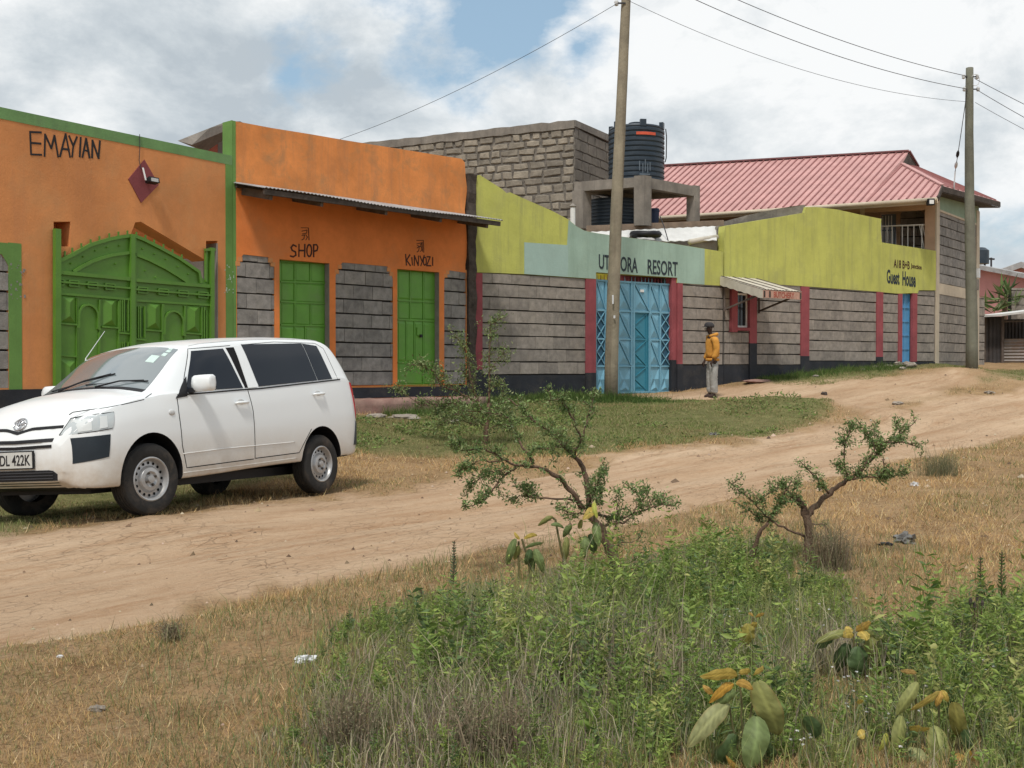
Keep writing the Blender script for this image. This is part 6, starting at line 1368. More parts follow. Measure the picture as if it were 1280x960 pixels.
# ------------------------------------------------------------------ white estate car
def car_paint():
    m, nt, b = new_mat('white_car_paint'); N, L = nt.nodes, nt.links
    tc = N.new('ShaderNodeTexCoord'); sp = N.new('ShaderNodeSeparateXYZ'); L.new(tc.outputs['Object'], sp.inputs[0])
    n = N.new('ShaderNodeTexNoise'); n.inputs['Scale'].default_value = 5; n.inputs['Detail'].default_value = 8; n.inputs['Roughness'].default_value = .75; L.new(tc.outputs['Object'], n.inputs['Vector'])
    mr = N.new('ShaderNodeMapRange'); mr.inputs[1].default_value = .75; mr.inputs[2].default_value = .28; L.new(sp.outputs['Z'], mr.inputs[0])
    mu = N.new('ShaderNodeMath'); mu.operation = 'MULTIPLY'; L.new(mr.outputs[0], mu.inputs[0]); L.new(n.outputs[0], mu.inputs[1])
    m2 = N.new('ShaderNodeMath'); m2.operation = 'MULTIPLY_ADD'; m2.inputs[1].default_value = 1.6; m2.inputs[2].default_value = .03; L.new(mu.outputs[0], m2.inputs[0])
    mx = N.new('ShaderNodeMixRGB'); mx.inputs[1].default_value = (.74, .77, .78, 1); mx.inputs[2].default_value = (.46, .39, .31, 1); L.new(m2.outputs[0], mx.inputs[0]); L.new(mx.outputs[0], b.inputs['Base Color'])
    b.inputs['Roughness'].default_value = .38; b.inputs['Coat Weight'].default_value = .5; b.inputs['Coat Roughness'].default_value = .12
    return m
def build_car():
    c0 = Vector((-2.80, 12.546, CZ - 1.411)); yaw, pitch, roll = R(-115.86), R(-1.41), R(3.57)
    rot = Matrix.Rotation(yaw, 3, 'Z') @ Matrix.Rotation(pitch, 3, 'Y') @ Matrix.Rotation(roll, 3, 'X')
    root = thing('car', 'white estate car with dark rear side windows and steel wheels parked before the green gate', 'car', c0, rot=rot.to_euler())
    paint = car_paint(); MT['car'] = paint
    gm = glass_mat('car_glass', (.010, .014, .022), .10, .28); gw = glass_mat('windscreen_glass', (.16, .19, .20), .10, 1.0); gw.node_tree.nodes['Principled BSDF'].inputs['Coat Weight'].default_value = 1.0  # windscreen base colour lightened to stand in for the sky's reflection
    chrome = glass_mat('chrome', (.6, .6, .62), .18, .5, 1.0); clear = glass_mat('lamp_lens', (.44, .48, .49), .12, .8); clear.node_tree.nodes['Principled BSDF'].inputs['Coat Weight'].default_value = 1.0
    lampr = glass_mat('lamp_reflector_grey', (.60, .63, .63), .25, .6)
    redl = glass_mat('red_lens', (.5, .03, .04), .15, .6)
    K = dict(
        x=[-.80, -.785, -.75, -.69, -.60, -.48, -.36, -.26, -.1, .3, .8, 1.2, 1.6, 1.85, 2.0, 2.2, 2.40, 2.50, 2.7, 3.0, 3.15, 3.27, 3.36, 3.42, 3.445],
        zb=[.52, .45, .40, .385, .375, .37, .365, .36, .355, .345, .335, .32, .30, .29, .285, .28, .275, .27, .265, .26, .26, .265, .28, .33, .38],
        w=[.66, .74, .79, .815, .83, .84, .842, .845, .846, .848, .85, .85, .85, .85, .85, .85, .85, .848, .845, .83, .80, .74, .655, .57, .52],
        zt=[.74, .92, 1.12, 1.30, 1.475, 1.62, 1.675, 1.69, 1.69, 1.68, 1.65, 1.615, 1.575, 1.525, 1.44, 1.28, 1.13, 1.085, 1.06, .995, .94, .88, .80, .70, .62],
        wr=[.60, .67, .71, .70, .685, .67, .66, .65, .645, .63, .63, .63, .625, .62, .625, .655, .69, .70, .70, .68, .65, .60, .53, .46, .42],
        cr=[.01, .02, .03, .04, .045, .05, .055, .055, .055, .055, .055, .055, .055, .05, .06, .075, .075, .065, .065, .06, .055, .05, .045, .03, .02],
        be=[.72, .88, 1.04, 1.18, 1.24, 1.255, 1.25, 1.245, 1.235, 1.20, 1.165, 1.14, 1.11, 1.09, 1.08, 1.07, 1.055, 1.035, 1.01, .94, .89, .83, .75, .66, .58],
        wb=[.64, .72, .765, .785, .80, .81, .812, .812, .813, .815, .815, .815, .815, .815, .815, .812, .805, .80, .80, .785, .755, .70, .62, .54, .49])
    mx_ = lambda x: x if x < 2.9 else 2.9 + (x - 2.9) * .74
    K['x'] = [mx_(x) for x in K['x']]; XN = K['x'][-1]; kx = np.array(K['x'])
    def smooth_interp(x, k):
        return float(np.interp(x, kx, K[k]))
    def ctrl(x):
        g = lambda k: smooth_interp(x, k); zb, w, zt, wr, cr, be, wb = (g(k) for k in ('zb', 'w', 'zt', 'wr', 'cr', 'be', 'wb'))
        zm = zb + (be - zb) * .55
        return [(0, zb), (w * .8, zb), (w - .035, zb + .015), (w - .012, zb + .07), (w, zb + (be - zb) * .3), (w + .004, zm), (w - .008, zb + (be - zb) * .8), (wb, be), (wb - (wb - wr) * .12, be + (zt - be) * .12), (wr + (wb - wr) * .35, be + (zt - be) * .65), (wr, zt - min(.035, (zt - be) * .3)), (wr - .05, zt), (wr * .6, zt + cr * .66), (wr * .25, zt + cr * .95), (0, zt + cr)]
    SUB = 4
    def section(x):
        c = [np.array(p) for p in ctrl(x)]; out = []
        for i in range(len(c) - 1):
            p0 = c[i - 1] if i > 0 else np.array((-c[1][0], c[1][1])); p1, p2 = c[i], c[i + 1]; p3 = c[i + 2] if i + 2 < len(c) else np.array((-c[-2][0], c[-2][1]))
            if i in (0,): p0 = 2 * p1 - p2
            for s in range(SUB):
                t = s / SUB; m1, m2 = (p2 - p0) * .35, (p3 - p1) * .35
                q = (2 * t ** 3 - 3 * t ** 2 + 1) * p1 + (t ** 3 - 2 * t ** 2 + t) * m1 + (-2 * t ** 3 + 3 * t ** 2) * p2 + (t ** 3 - t ** 2) * m2; out.append(q)
        out.append(c[-1]); return np.array(out)
    xs = np.concatenate([np.linspace(-.80, -.1, 30), np.linspace(-.05, 2.6, 60), np.linspace(2.64, 3.1, 16), np.linspace(3.115, XN, 16)])
    def sm(x):   # smooth the station curves a little
        return sum(w_ * section(min(XN, max(-.80, x + d))) for d, w_ in ((-.05, .2), (-.025, .2), (0, .2), (.025, .2), (.05, .2)))
    SEC = [sm(x) for x in xs]
    xs_arr = np.array(xs)
    def side_y(x, z):
        x = min(XN, max(-.80, x)); i = int(np.clip(np.searchsorted(xs_arr, x) - 1, 0, len(xs) - 2)); f = (x - xs[i]) / (xs[i + 1] - xs[i]); s = SEC[i] * (1 - f) + SEC[i + 1] * f
        zz = s[:, 1]; lo, hi = 2 * SUB, 10 * SUB + 3; return float(np.interp(z, zz[lo:hi], s[lo:hi, 0]))
    def top_z(x, y):
        x = min(XN, max(-.80, x)); i = int(np.clip(np.searchsorted(xs_arr, x) - 1, 0, len(xs) - 2)); f = (x - xs[i]) / (xs[i + 1] - xs[i]); s = SEC[i] * (1 - f) + SEC[i + 1] * f
        a = s[10 * SUB:, :][::-1]; return float(np.interp(abs(y), a[:, 0], a[:, 1]))
    def front_x(y, z):
        for x in np.linspace(XN, 2.6, 170):
            i = int(np.clip(np.searchsorted(xs_arr, x) - 1, 0, len(xs) - 2)); s = SEC[i]; y = abs(y)
            if z <= top_z(x, min(y, s[10 * SUB, 0])) and y <= side_y(x, z): return x
        return 2.6
    # shell
    bm = NB(); rings = []
    for x, s in zip(xs, SEC):
        row = [bm.verts.new((x, p[0], p[1])) for p in s] + [bm.verts.new((x, -p[0], p[1])) for p in s[-2:0:-1]]; rings.append(row)
    n = len(rings[0])
    for i in range(len(rings) - 1):
        for k in range(n): bm.faces.new((rings[i][k], rings[i][(k + 1) % n], rings[i + 1][(k + 1) % n], rings[i + 1][k]))
    bm.faces.new(rings[0]); bm.faces.new(rings[-1])
    bmesh.ops.recalc_face_normals(bm, faces=bm.faces)
    me = bpy.data.meshes.new('body'); bm.to_mesh(me); bm.free()
    tmp = bpy.data.objects.new('tmp', me); COL.objects.link(tmp)
    cut = []
    RA = .372
    for x in (0, 2.55):
        b2 = NB()
        for sy in (1, -1):
            c = [(x + (RA + (.0 if x else -.0)) * math.cos(a) * (1.0), .335 + (RA + .02) * math.sin(a)) for a in np.linspace(0, 2 * math.pi, 41)[:-1]]
            A = [b2.verts.new((p[0], sy * .52, p[1])) for p in c]; B = [b2.verts.new((p[0], sy * 1.2, p[1])) for p in c]
            for i in range(40): b2.faces.new((A[i], A[(i + 1) % 40], B[(i + 1) % 40], B[i]))
            b2.faces.new(A); b2.faces.new(B[::-1])
        bmesh.ops.recalc_face_normals(b2, faces=b2.faces)
        m2 = bpy.data.meshes.new('c'); b2.to_mesh(m2); b2.free(); co = bpy.data.objects.new('c', m2); COL.objects.link(co); cut.append(co)
        md = tmp.modifiers.new('b', 'BOOLEAN'); md.operation = 'DIFFERENCE'; md.object = co; md.solver = 'EXACT'
    bpy.context.view_layer.update()
    me2 = bpy.data.meshes.new_from_object(tmp.evaluated_get(bpy.context.evaluated_depsgraph_get()))
    for o in [tmp] + cut: bpy.data.objects.remove(o)
    me2.polygons.foreach_set('use_smooth', [True] * len(me2.polygons)); me2.set_sharp_from_angle(angle=R(38)); me2.name = 'body'
    body = link('body', me2, [paint, MT['black']], root)
    for p in me2.polygons:
        c = p.center
        if abs(c.y) < .86 and (math.hypot(c.x, c.z - .335) < RA + .025 or math.hypot(c.x - 2.55, c.z - .335) < RA + .025) and (abs(p.normal.y) < .5 or abs(abs(c.y) - .52) < .02): p.material_index = 1
        if p.normal.z < -.8 and c.z < .5: p.material_index = 1
    fin = lambda nm, bm, mat, par=root, smooth=False: finish(nm, bm, mat, par, world=False, smooth=smooth)
    # ---- patches on the side surface
    def side_patch(poly, mat, nm, off=.004, sy=1, nu=14, nv=8, par=root, bulge=0):
        """poly = 4 corners (x, z): front-bottom, rear-bottom, rear-top, front-top"""
        a, b_, c, d = [np.array((mx_(p[0]), p[1]), float) for p in poly]; bm = NB(); G_ = []
        for i in range(nu + 1):
            row = []
            for j in range(nv + 1):
                s, t = i / nu, j / nv; p = (a * (1 - s) + b_ * s) * (1 - t) + (d * (1 - s) + c * s) * t
                row.append(bm.verts.new((p[0], sy * (side_y(p[0], p[1]) + off + bulge * 4 * t * (1 - t)), p[1])))
            G_.append(row)
        for i in range(nu):
            for j in range(nv): bm.faces.new((G_[i][j], G_[i + 1][j], G_[i + 1][j + 1], G_[i][j + 1]))
        r = bmesh.ops.extrude_face_region(bm, geom=bm.faces[:])
        for v in [e for e in r['geom'] if isinstance(e, bmesh.types.BMVert)]: v.co.y -= sy * (off + .006)
        return fin(nm, bm, mat, par, smooth=45)
    def side_line(pts, r, mat, nm, sy=1, off=.0, par=root):
        P = []; pts = [(mx_(a), b_) for a, b_ in pts]
        for (x0, z0), (x1, z1) in zip(pts, pts[1:]):
            m = max(2, int(math.hypot(x1 - x0, z1 - z0) / .04))
            for k in range(m): P.append((x0 + (x1 - x0) * k / m, z0 + (z1 - z0) * k / m))
        P.append(pts[-1]); bm = NB(); tube(bm, [(x, sy * (side_y(x, z) + off), z) for x, z in P], r, 6); return fin(nm, bm, mat, par, smooth=True)
    for sy in (1, -1):
        side_patch([(2.06, 1.095), (1.265, 1.135), (1.345, 1.535), (1.78, 1.495)], gm, 'side_window', .005, sy)
        side_patch([(1.235, 1.135), (1.08, 1.145), (1.13, 1.56), (1.30, 1.545)], MT['darkgap'], 'window_pillar_trim', .003, sy, 6, 8)
        side_patch([(1.19, 1.135), (1.045, 1.145), (1.075, 1.575), (1.18, 1.565)], paint, 'door_frame', .007, sy, 6, 8)
        side_patch([(1.02, 1.15), (.012, 1.227), (.048, 1.645), (1.05, 1.59)], gm, 'side_window', .005, sy)
        side_patch([(.002, 1.228), (-.27, 1.25), (-.20, 1.625), (.037, 1.643)], gm, 'quarter_window', .0052, sy)
        side_patch([(2.22, 1.03), (2.07, 1.05), (1.98, 1.24), (2.03, 1.20)], MT['black'], 'mirror_sail', .006, sy, 6, 6)
        side_line([(2.19, 1.06), (1.3, 1.115), (1.0, 1.13), (0, 1.21), (-.42, 1.245)], .008, MT['black'], 'belt_seal', sy)
        # door gaps
        side_line([(2.20, 1.05), (2.21, .9), (2.19, .6), (2.13, .39), (1.17, .425)], .0055, MT['darkgap'], 'door_gap', sy, -.002)
        side_line([(1.20, 1.12), (1.16, .9), (1.15, .425)], .0055, MT['darkgap'], 'door_gap', sy, -.002)
        side_line([(1.14, .43), (.42, .455), (.33, .56), (.20, .70)], .0055, MT['darkgap'], 'door_gap', sy, -.002)
        side_line([(-.28, 1.24), (-.33, 1.0), (-.27, .74)], .003, MT['darkgap'], 'door_gap', sy, -.0015) if False else None
        side_line([(2.1, 1.10), (1.8, 1.515), (1.32, 1.56), (1.22, 1.57)], .004, MT['darkgap'], 'door_gap', sy, -.001)
        side_line([(1.05, 1.585), (.5, 1.64), (-.2, 1.655), (-.31, 1.60), (-.38, 1.25)], .0035, MT['darkgap'], 'door_gap', sy, -.001)
        side_line([(2.18, .52), (1.6, .545), (.5, .57)], .006, paint, 'body_crease', sy, .000)
        # handles
        for x, z in ((1.33, .985), (-.02 + .06, 1.075)):
            bm = NB(); y = side_y(x, z); bmesh.ops.create_uvsphere(bm, u_segments=12, v_segments=8, radius=1, matrix=Matrix.Translation((x, sy * (y - .004), z + .012)) @ Matrix.Diagonal((.055, .012, .028, 1))); fin('handle_cup', bm, M_('cup_shade_grey', (.45, .45, .44), rough=.4, bump=0) if 'cup_shade_grey' not in bpy.data.materials else bpy.data.materials['cup_shade_grey'], root, True)
            bm = NB(); tube(bm, [(x + .095, sy * (y + .006), z - .004), (x + .07, sy * (y + .03), z), (x - .07, sy * (y + .032), z + .006), (x - .095, sy * (y + .006), z + .004)], [.010, .015, .015, .010], 8); fin('door_handle', bm, paint, root, True)
        x, z = 2.30, .90; y = side_y(x, z); bm = NB(); bmesh.ops.create_uvsphere(bm, u_segments=12, v_segments=8, radius=1, matrix=Matrix.Translation((x, sy * y, z)) @ Matrix.Diagonal((.042, .012, .028, 1))); fin('side_repeater', bm, MT['porcelain'], root, True)
        # mirror
        bm = NB(); y = side_y(2.0, 1.12)
        bmesh.ops.create_uvsphere(bm, u_segments=20, v_segments=12, radius=1, matrix=Matrix.Translation((1.99, sy * (y + .16), 1.165)) @ Matrix.Rotation(R(-12 * sy), 4, 'Z') @ Matrix.Diagonal((.075, .135, .09, 1)))
        for v in bm.verts:   # squarish mirror shell
            l = v.co - Vector((1.99, sy * (y + .16), 1.165)); l.y = math.copysign(min(abs(l.y) * 1.25, .125), l.y); l.z = math.copysign(min(abs(l.z) * 1.3, .075), l.z); v.co = Vector((1.99, sy * (y + .16), 1.165)) + l
        mi = fin('wing_mirror', bm, paint, root, 50)
        bm = NB(); bar(bm, (2.02, sy * (y - .02), 1.09), (2.0, sy * (y + .12), 1.12), .06, .04); fin('mirror_arm', bm, MT['black'], mi)
        # headlight
        side_patch([(3.385, .735), (3.03, .775), (2.97, .915), (3.30, .875)], clear, 'headlight', .006, sy, 14, 8, bulge=.006)
        side_patch([(3.33, .755), (3.24, .765), (3.22, .865), (3.30, .865)], lampr, 'lamp_reflector', .0135, sy, 6, 6)
        side_patch([(3.17, .775), (3.09, .785), (3.07, .885), (3.14, .88)], lampr, 'lamp_reflector', .0135, sy, 6, 6)
        side_patch([(3.38, .49), (3.09, .535), (3.06, .725), (3.372, .705)], M_('dark_navy_plastic', (.018, .026, .035), rough=.55, bump=0) if 'dark_navy_plastic' not in bpy.data.materials else bpy.data.materials['dark_navy_plastic'], 'fog_lamp_cover', .006, sy, 12, 8)
        side_line([(3.31, .905), (3.28, .925), (3.0, .955), (2.6, 1.02), (2.45, 1.075)], .004, MT['darkgap'], 'bonnet_gap', sy, -.001)
        side_line([(3.385, .735), (3.03, .775), (2.97, .915), (3.15, .90), (3.30, .875), (3.385, .735)], .0035, MT['darkgap'], 'lamp_seal', sy, .004)
        # tail lamp
        side_patch([(-.735, .80), (-.775, .80), (-.69, 1.20), (-.62, 1.215)], redl, 'tail_light', .012, sy, 6, 10)
        side_patch([(-.72, .97), (-.77, .97), (-.74, 1.06), (-.69, 1.065)], clear, 'reversing_lens', .018, sy, 4, 4)
        side_patch([(-.64, .50), (-.80, .50), (-.795, .77), (-.70, .77)], M_('grey_bumper_plastic', (.035, .04, .045), rough=.6, bump=0) if 'grey_bumper_plastic' not in bpy.data.materials else bpy.data.materials['grey_bumper_plastic'], 'rear_bumper_corner', .012, sy, 6, 6)
        # sill moulding
        side_line([(2.17, .345), (1.3, .37), (.45, .40)], .012, paint, 'sill', sy, -.008)
        # roof rail seam
        bm = NB(); tube(bm, [(x, sy * (float(np.interp(x, kx, K['wr'])) - .055), top_z(x, float(np.interp(x, kx, K['wr'])) - .055) + .001) for x in np.linspace(1.75, -.3, 20)], .006, 6); fin('roof_gutter', bm, MT['porcelain'], root, True)
    # windscreen
    def top_patch(f, mat, nm, off, nu=16, nv=10, par=root):
        bm = NB(); G_ = []
        for i in range(nu + 1):
            row = []
            for j in range(nv + 1):
                x, y = f(i / nu, j / nv); row.append(bm.verts.new((x, y, top_z(x, y) + off)))
            G_.append(row)
        for i in range(nu):
            for j in range(nv): bm.faces.new((G_[i][j], G_[i + 1][j], G_[i + 1][j + 1], G_[i][j + 1]))
        r = bmesh.ops.extrude_face_region(bm, geom=bm.faces[:])
        for v in [e for e in r['geom'] if isinstance(e, bmesh.types.BMVert)]: v.co.z -= off + .006
        return fin(nm, bm, mat, par, smooth=45)
    ws = top_patch(lambda s, t: ((2.43 + .04 * (1 - (2 * s - 1) ** 2)) * (1 - t) + 1.885 * t, (2 * s - 1) * (.655 * (1 - t) + .565 * t)), gw, 'windscreen', .006)
    top_patch(lambda s, t: ((2.43 + .04 * (1 - (2 * s - 1) ** 2)) + .05 - .055 * t, (2 * s - 1) * .66), MT['black'], 'cowl', .004, 16, 3)
    for (x, y, a, b_) in ((2.12, .42, .09, .10), (2.02, .50, .04, .05), (1.96, .50, .03, .05), (1.915, .49, .02, .045)):
        top_patch(lambda s, t: (x - a + a * t, y - b_ / 2 + b_ * s), M_('pale_sticker', (.55, .68, .64), rough=.4, bump=0) if 'pale_sticker' not in bpy.data.materials else bpy.data.materials['pale_sticker'], 'windscreen_sticker', .010, 3, 3)
    for (xa, ya, xb, yb) in ((2.50, -.35, 2.30, .12), (2.50, .12, 2.34, .56)):
        bm = NB(); tube(bm, [(xa, ya, top_z(xa, ya) + .015), ((xa + xb) / 2, (ya + yb) / 2, top_z((xa + xb) / 2, (ya + yb) / 2) + .035), (xb, yb, top_z(xb, yb) + .018)], [.010, .008, .006], 6); w_ = fin('wiper', bm, MT['black'], root)
        bm = NB(); m = ((xa + xb) / 2 - .05, (ya + yb) / 2); tube(bm, [(2.44, yb - .62, top_z(2.44, yb - .62) + .016), (xb - .0, yb + .05, top_z(xb, min(.6, yb + .05)) + .018)], .007, 5); fin('wiper_blade', bm, MT['black'], w_)
    bm = NB(); tube(bm, [(1.93, -.59, top_z(1.93, -.59)), (1.92, -.60, top_z(1.92, -.59) + .02), (1.63, -.63, 1.79)], [.008, .005, .0028], 6); fin('aerial', bm, MT['porcelain'], root)
    # rear screen and tailgate hints
    bm = NB(); box(bm, -.79, -.765, -.5, .5, .80, .86); fin('number_plate_lamp', bm, MT['black'], root)
    # front fascia items placed on the curved nose
    def front_patch(y0, y1, z0, z1, mat, nm, off=.006, ny=16, nz=4, par=root, sl=0, shape=None, world=False):
        bm = NB(); G_ = []
        for i in range(ny + 1):
            row = []
            for j in range(nz + 1):
                y = y0 + (y1 - y0) * i / ny; a, b_ = (z0, z1) if shape is None else shape(y)
                z = a + (b_ - a) * j / nz; row.append(bm.verts.new((front_x(y, z) + off, y, z)))
            G_.append(row)
        for i in range(ny):
            for j in range(nz): bm.faces.new((G_[i][j], G_[i + 1][j], G_[i + 1][j + 1], G_[i][j + 1]))
        r = bmesh.ops.extrude_face_region(bm, geom=bm.faces[:])
        for v in [e for e in r['geom'] if isinstance(e, bmesh.types.BMVert)]: v.co.x -= off + .008
        return fin(nm, bm, mat, par, smooth=45)
    front_patch(-.50, .50, .80, .835, MT['black'], 'grille_slot', .006, 20, 2, shape=lambda y: (.785 - .03 * max(0, 1 - abs(y) / .16) + .02 * abs(y), .81 - .03 * max(0, 1 - abs(y) / .16) + .02 * abs(y)))
    front_patch(-.44, .44, .655, .685, MT['black'], 'grille_slot', .007, 20, 2, shape=lambda y: (.675 + .02 * abs(y), .705 + .02 * abs(y)))
    front_patch(-.44, .44, .61, .64, MT['black'], 'grille_slot', .007, 20, 2, shape=lambda y: (.625 + .02 * abs(y), .650 + .02 * abs(y)))
    lg = front_patch(-.50, .50, .33, .43, MT['black'], 'lower_grille', .007, 20, 3, shape=lambda y: (.355, .445 if abs(y) < .44 else .445 - (abs(y) - .44) * .6))
    for z in (.375, .40, .425): front_patch(-.46, .46, z - .004, z + .004, M_('grille_bar_grey', (.05, .05, .055), rough=.6, bump=0) if 'grille_bar_grey' not in bpy.data.materials else bpy.data.materials['grille_bar_grey'], 'grille_bar', .016, 16, 1, par=lg)
    pz0, pz1 = .47, .605; pw = .235; fx = front_x(0, .53) + .012
    bm = NB(); box(bm, fx, fx + .012, -pw - .012, pw + .012, pz0 - .01, pz1 + .01); pf = fin('number_plate', bm, MT['black'], root)
    bm = NB(); box(bm, fx + .0125, fx + .016, -pw, pw, pz0, pz1); fin('plate_face', bm, M_('dusty_plate_white', (.55, .55, .52), rough=.5, bump=0), pf)
    cu = bpy.data.curves.new('pl', 'FONT'); cu.body = 'KDL 422K'; cu.size = 1; cu.offset = .01; cu.extrude = .5; o = bpy.data.objects.new('tmp', cu); COL.objects.link(o); bpy.context.view_layer.update()
    me = bpy.data.meshes.new_from_object(o.evaluated_get(bpy.context.evaluated_depsgraph_get())); bpy.data.objects.remove(o)
    X = [v.co.x for v in me.vertices]; Yy = [v.co.y for v in me.vertices]
    for v in me.vertices:
        a = (v.co.x - min(X)) / (max(X) - min(X)); b_ = (v.co.y - min(Yy)) / (max(Yy) - min(Yy)); v.co = (fx + .0165 + (.0025 if v.co.z > 0 else 0), -pw + .02 + a * (2 * pw - .04), pz0 + .022 + b_ * (pz1 - pz0 - .044))
    link('plate_lettering', me, MT['letter'], pf)
    # oval badge
    def ring(ry, rz, cy, cz, r, nm, par):
        bm = NB(); P = [(front_x(cy + ry * math.cos(a), cz + rz * math.sin(a)) + .012, cy + ry * math.cos(a), cz + rz * math.sin(a)) for a in np.linspace(0, 2 * math.pi, 25)]; tube(bm, P, r, 6); return fin(nm, bm, chrome, par, True)
    bz = .845; bd = ring(.072, .050, 0, bz, .0065, 'badge', root); ring(.045, .016, 0, bz + .012, .0055, 'badge_ring', bd); ring(.017, .044, 0, bz, .0055, 'badge_ring', bd)
    # underside
    bm = NB(); box(bm, -.6, 3.0, -.55, .55, .22, .31); fin('underbody', bm, MT['black'], root)
    bm = NB(); tube(bm, [(.9, -.2, .24), (-.2, -.25, .22), (-.75, -.45, .24)], .03, 8); fin('exhaust', bm, MT['darkwood'], root)
    bm = NB(); tube(bm, [(0, -.7, .30), (0, .7, .30)], .045, 8); fin('rear_axle', bm, MT['black'], root)
    # wheels
    tyre = M_('dusty_tyre_rubber', (.028, .027, .026), rough=.85, var=.2, scale=8, bump=.2, dirt=(.13, .10, .075), dirt_amt=.65, dirt_scale=3)
    rimm = M_('silver_steel_rim', (.42, .42, .42), rough=.4, metal=.5, var=.08, scale=8, bump=0, dirt=(.25, .21, .17), dirt_amt=.5, dirt_scale=6)
    for x in (0, 2.55):
        for sy in (1, -1):
            M = Matrix.Translation((x, sy * .735, .315)) @ Matrix.Rotation(R(-90 * sy), 4, 'X')
            if x > 1: M = Matrix.Translation((x, sy * .735, .315)) @ Matrix.Rotation(R(-6), 4, 'Z') @ Matrix.Rotation(R(-90 * sy), 4, 'X')
            bm = NB(); RT = .318; prof = [(.19, -.085), (.215, -.094), (.27, -.098), (.300, -.088), (RT - .006, -.072)]
            for k in range(4): z = -.066 + k * .035; prof += [(RT, z), (RT, z + .027), (RT - .008, z + .0285), (RT - .008, z + .0335)]
            prof += [(RT - .006, .074), (.300, .088), (.27, .098), (.215, .094), (.19, .085)]
            lathe(bm, prof, 56, M, cap=False); wh = fin('wheel', bm, tyre, root, 30)
            bm = NB(); lathe(bm, [(.195, .02), (.198, .088), (.188, .094), (.178, .088), (.170, .060), (.160, .045), (.120, .052), (.100, .078), (.070, .082), (.050, .070), (.034, .070), (.032, .092), (.01, .094)], 48, M); rm = fin('rim', bm, rimm, wh, 25)
            for k in range(16):
                a = 2 * math.pi * k / 16; bm = NB(); c = M @ Vector((.143 * math.cos(a), .143 * math.sin(a), .0475)); zax = (M.to_3x3() @ Vector((0, 0, 1))).normalized()
                MM = Matrix.Translation(c) @ M.to_3x3().to_4x4() @ Matrix.Diagonal((1, 1, 1, 1)); bmesh.ops.create_circle(bm, cap_ends=True, segments=10, radius=.0135, matrix=MM @ Matrix.Translation((0, 0, .004))); fin('vent_hole', bm, MT['darkgap'], wh)
            for k in range(4):
                a = 2 * math.pi * k / 4 + .4; bm = NB(); lathe(bm, [(.012, .065), (.011, .088), (.004, .09)], 8, M @ Matrix.Translation((.055 * math.cos(a), .055 * math.sin(a), 0))); fin('wheel_nut', bm, MT['darkwood'], wh)
    return root
build_car()
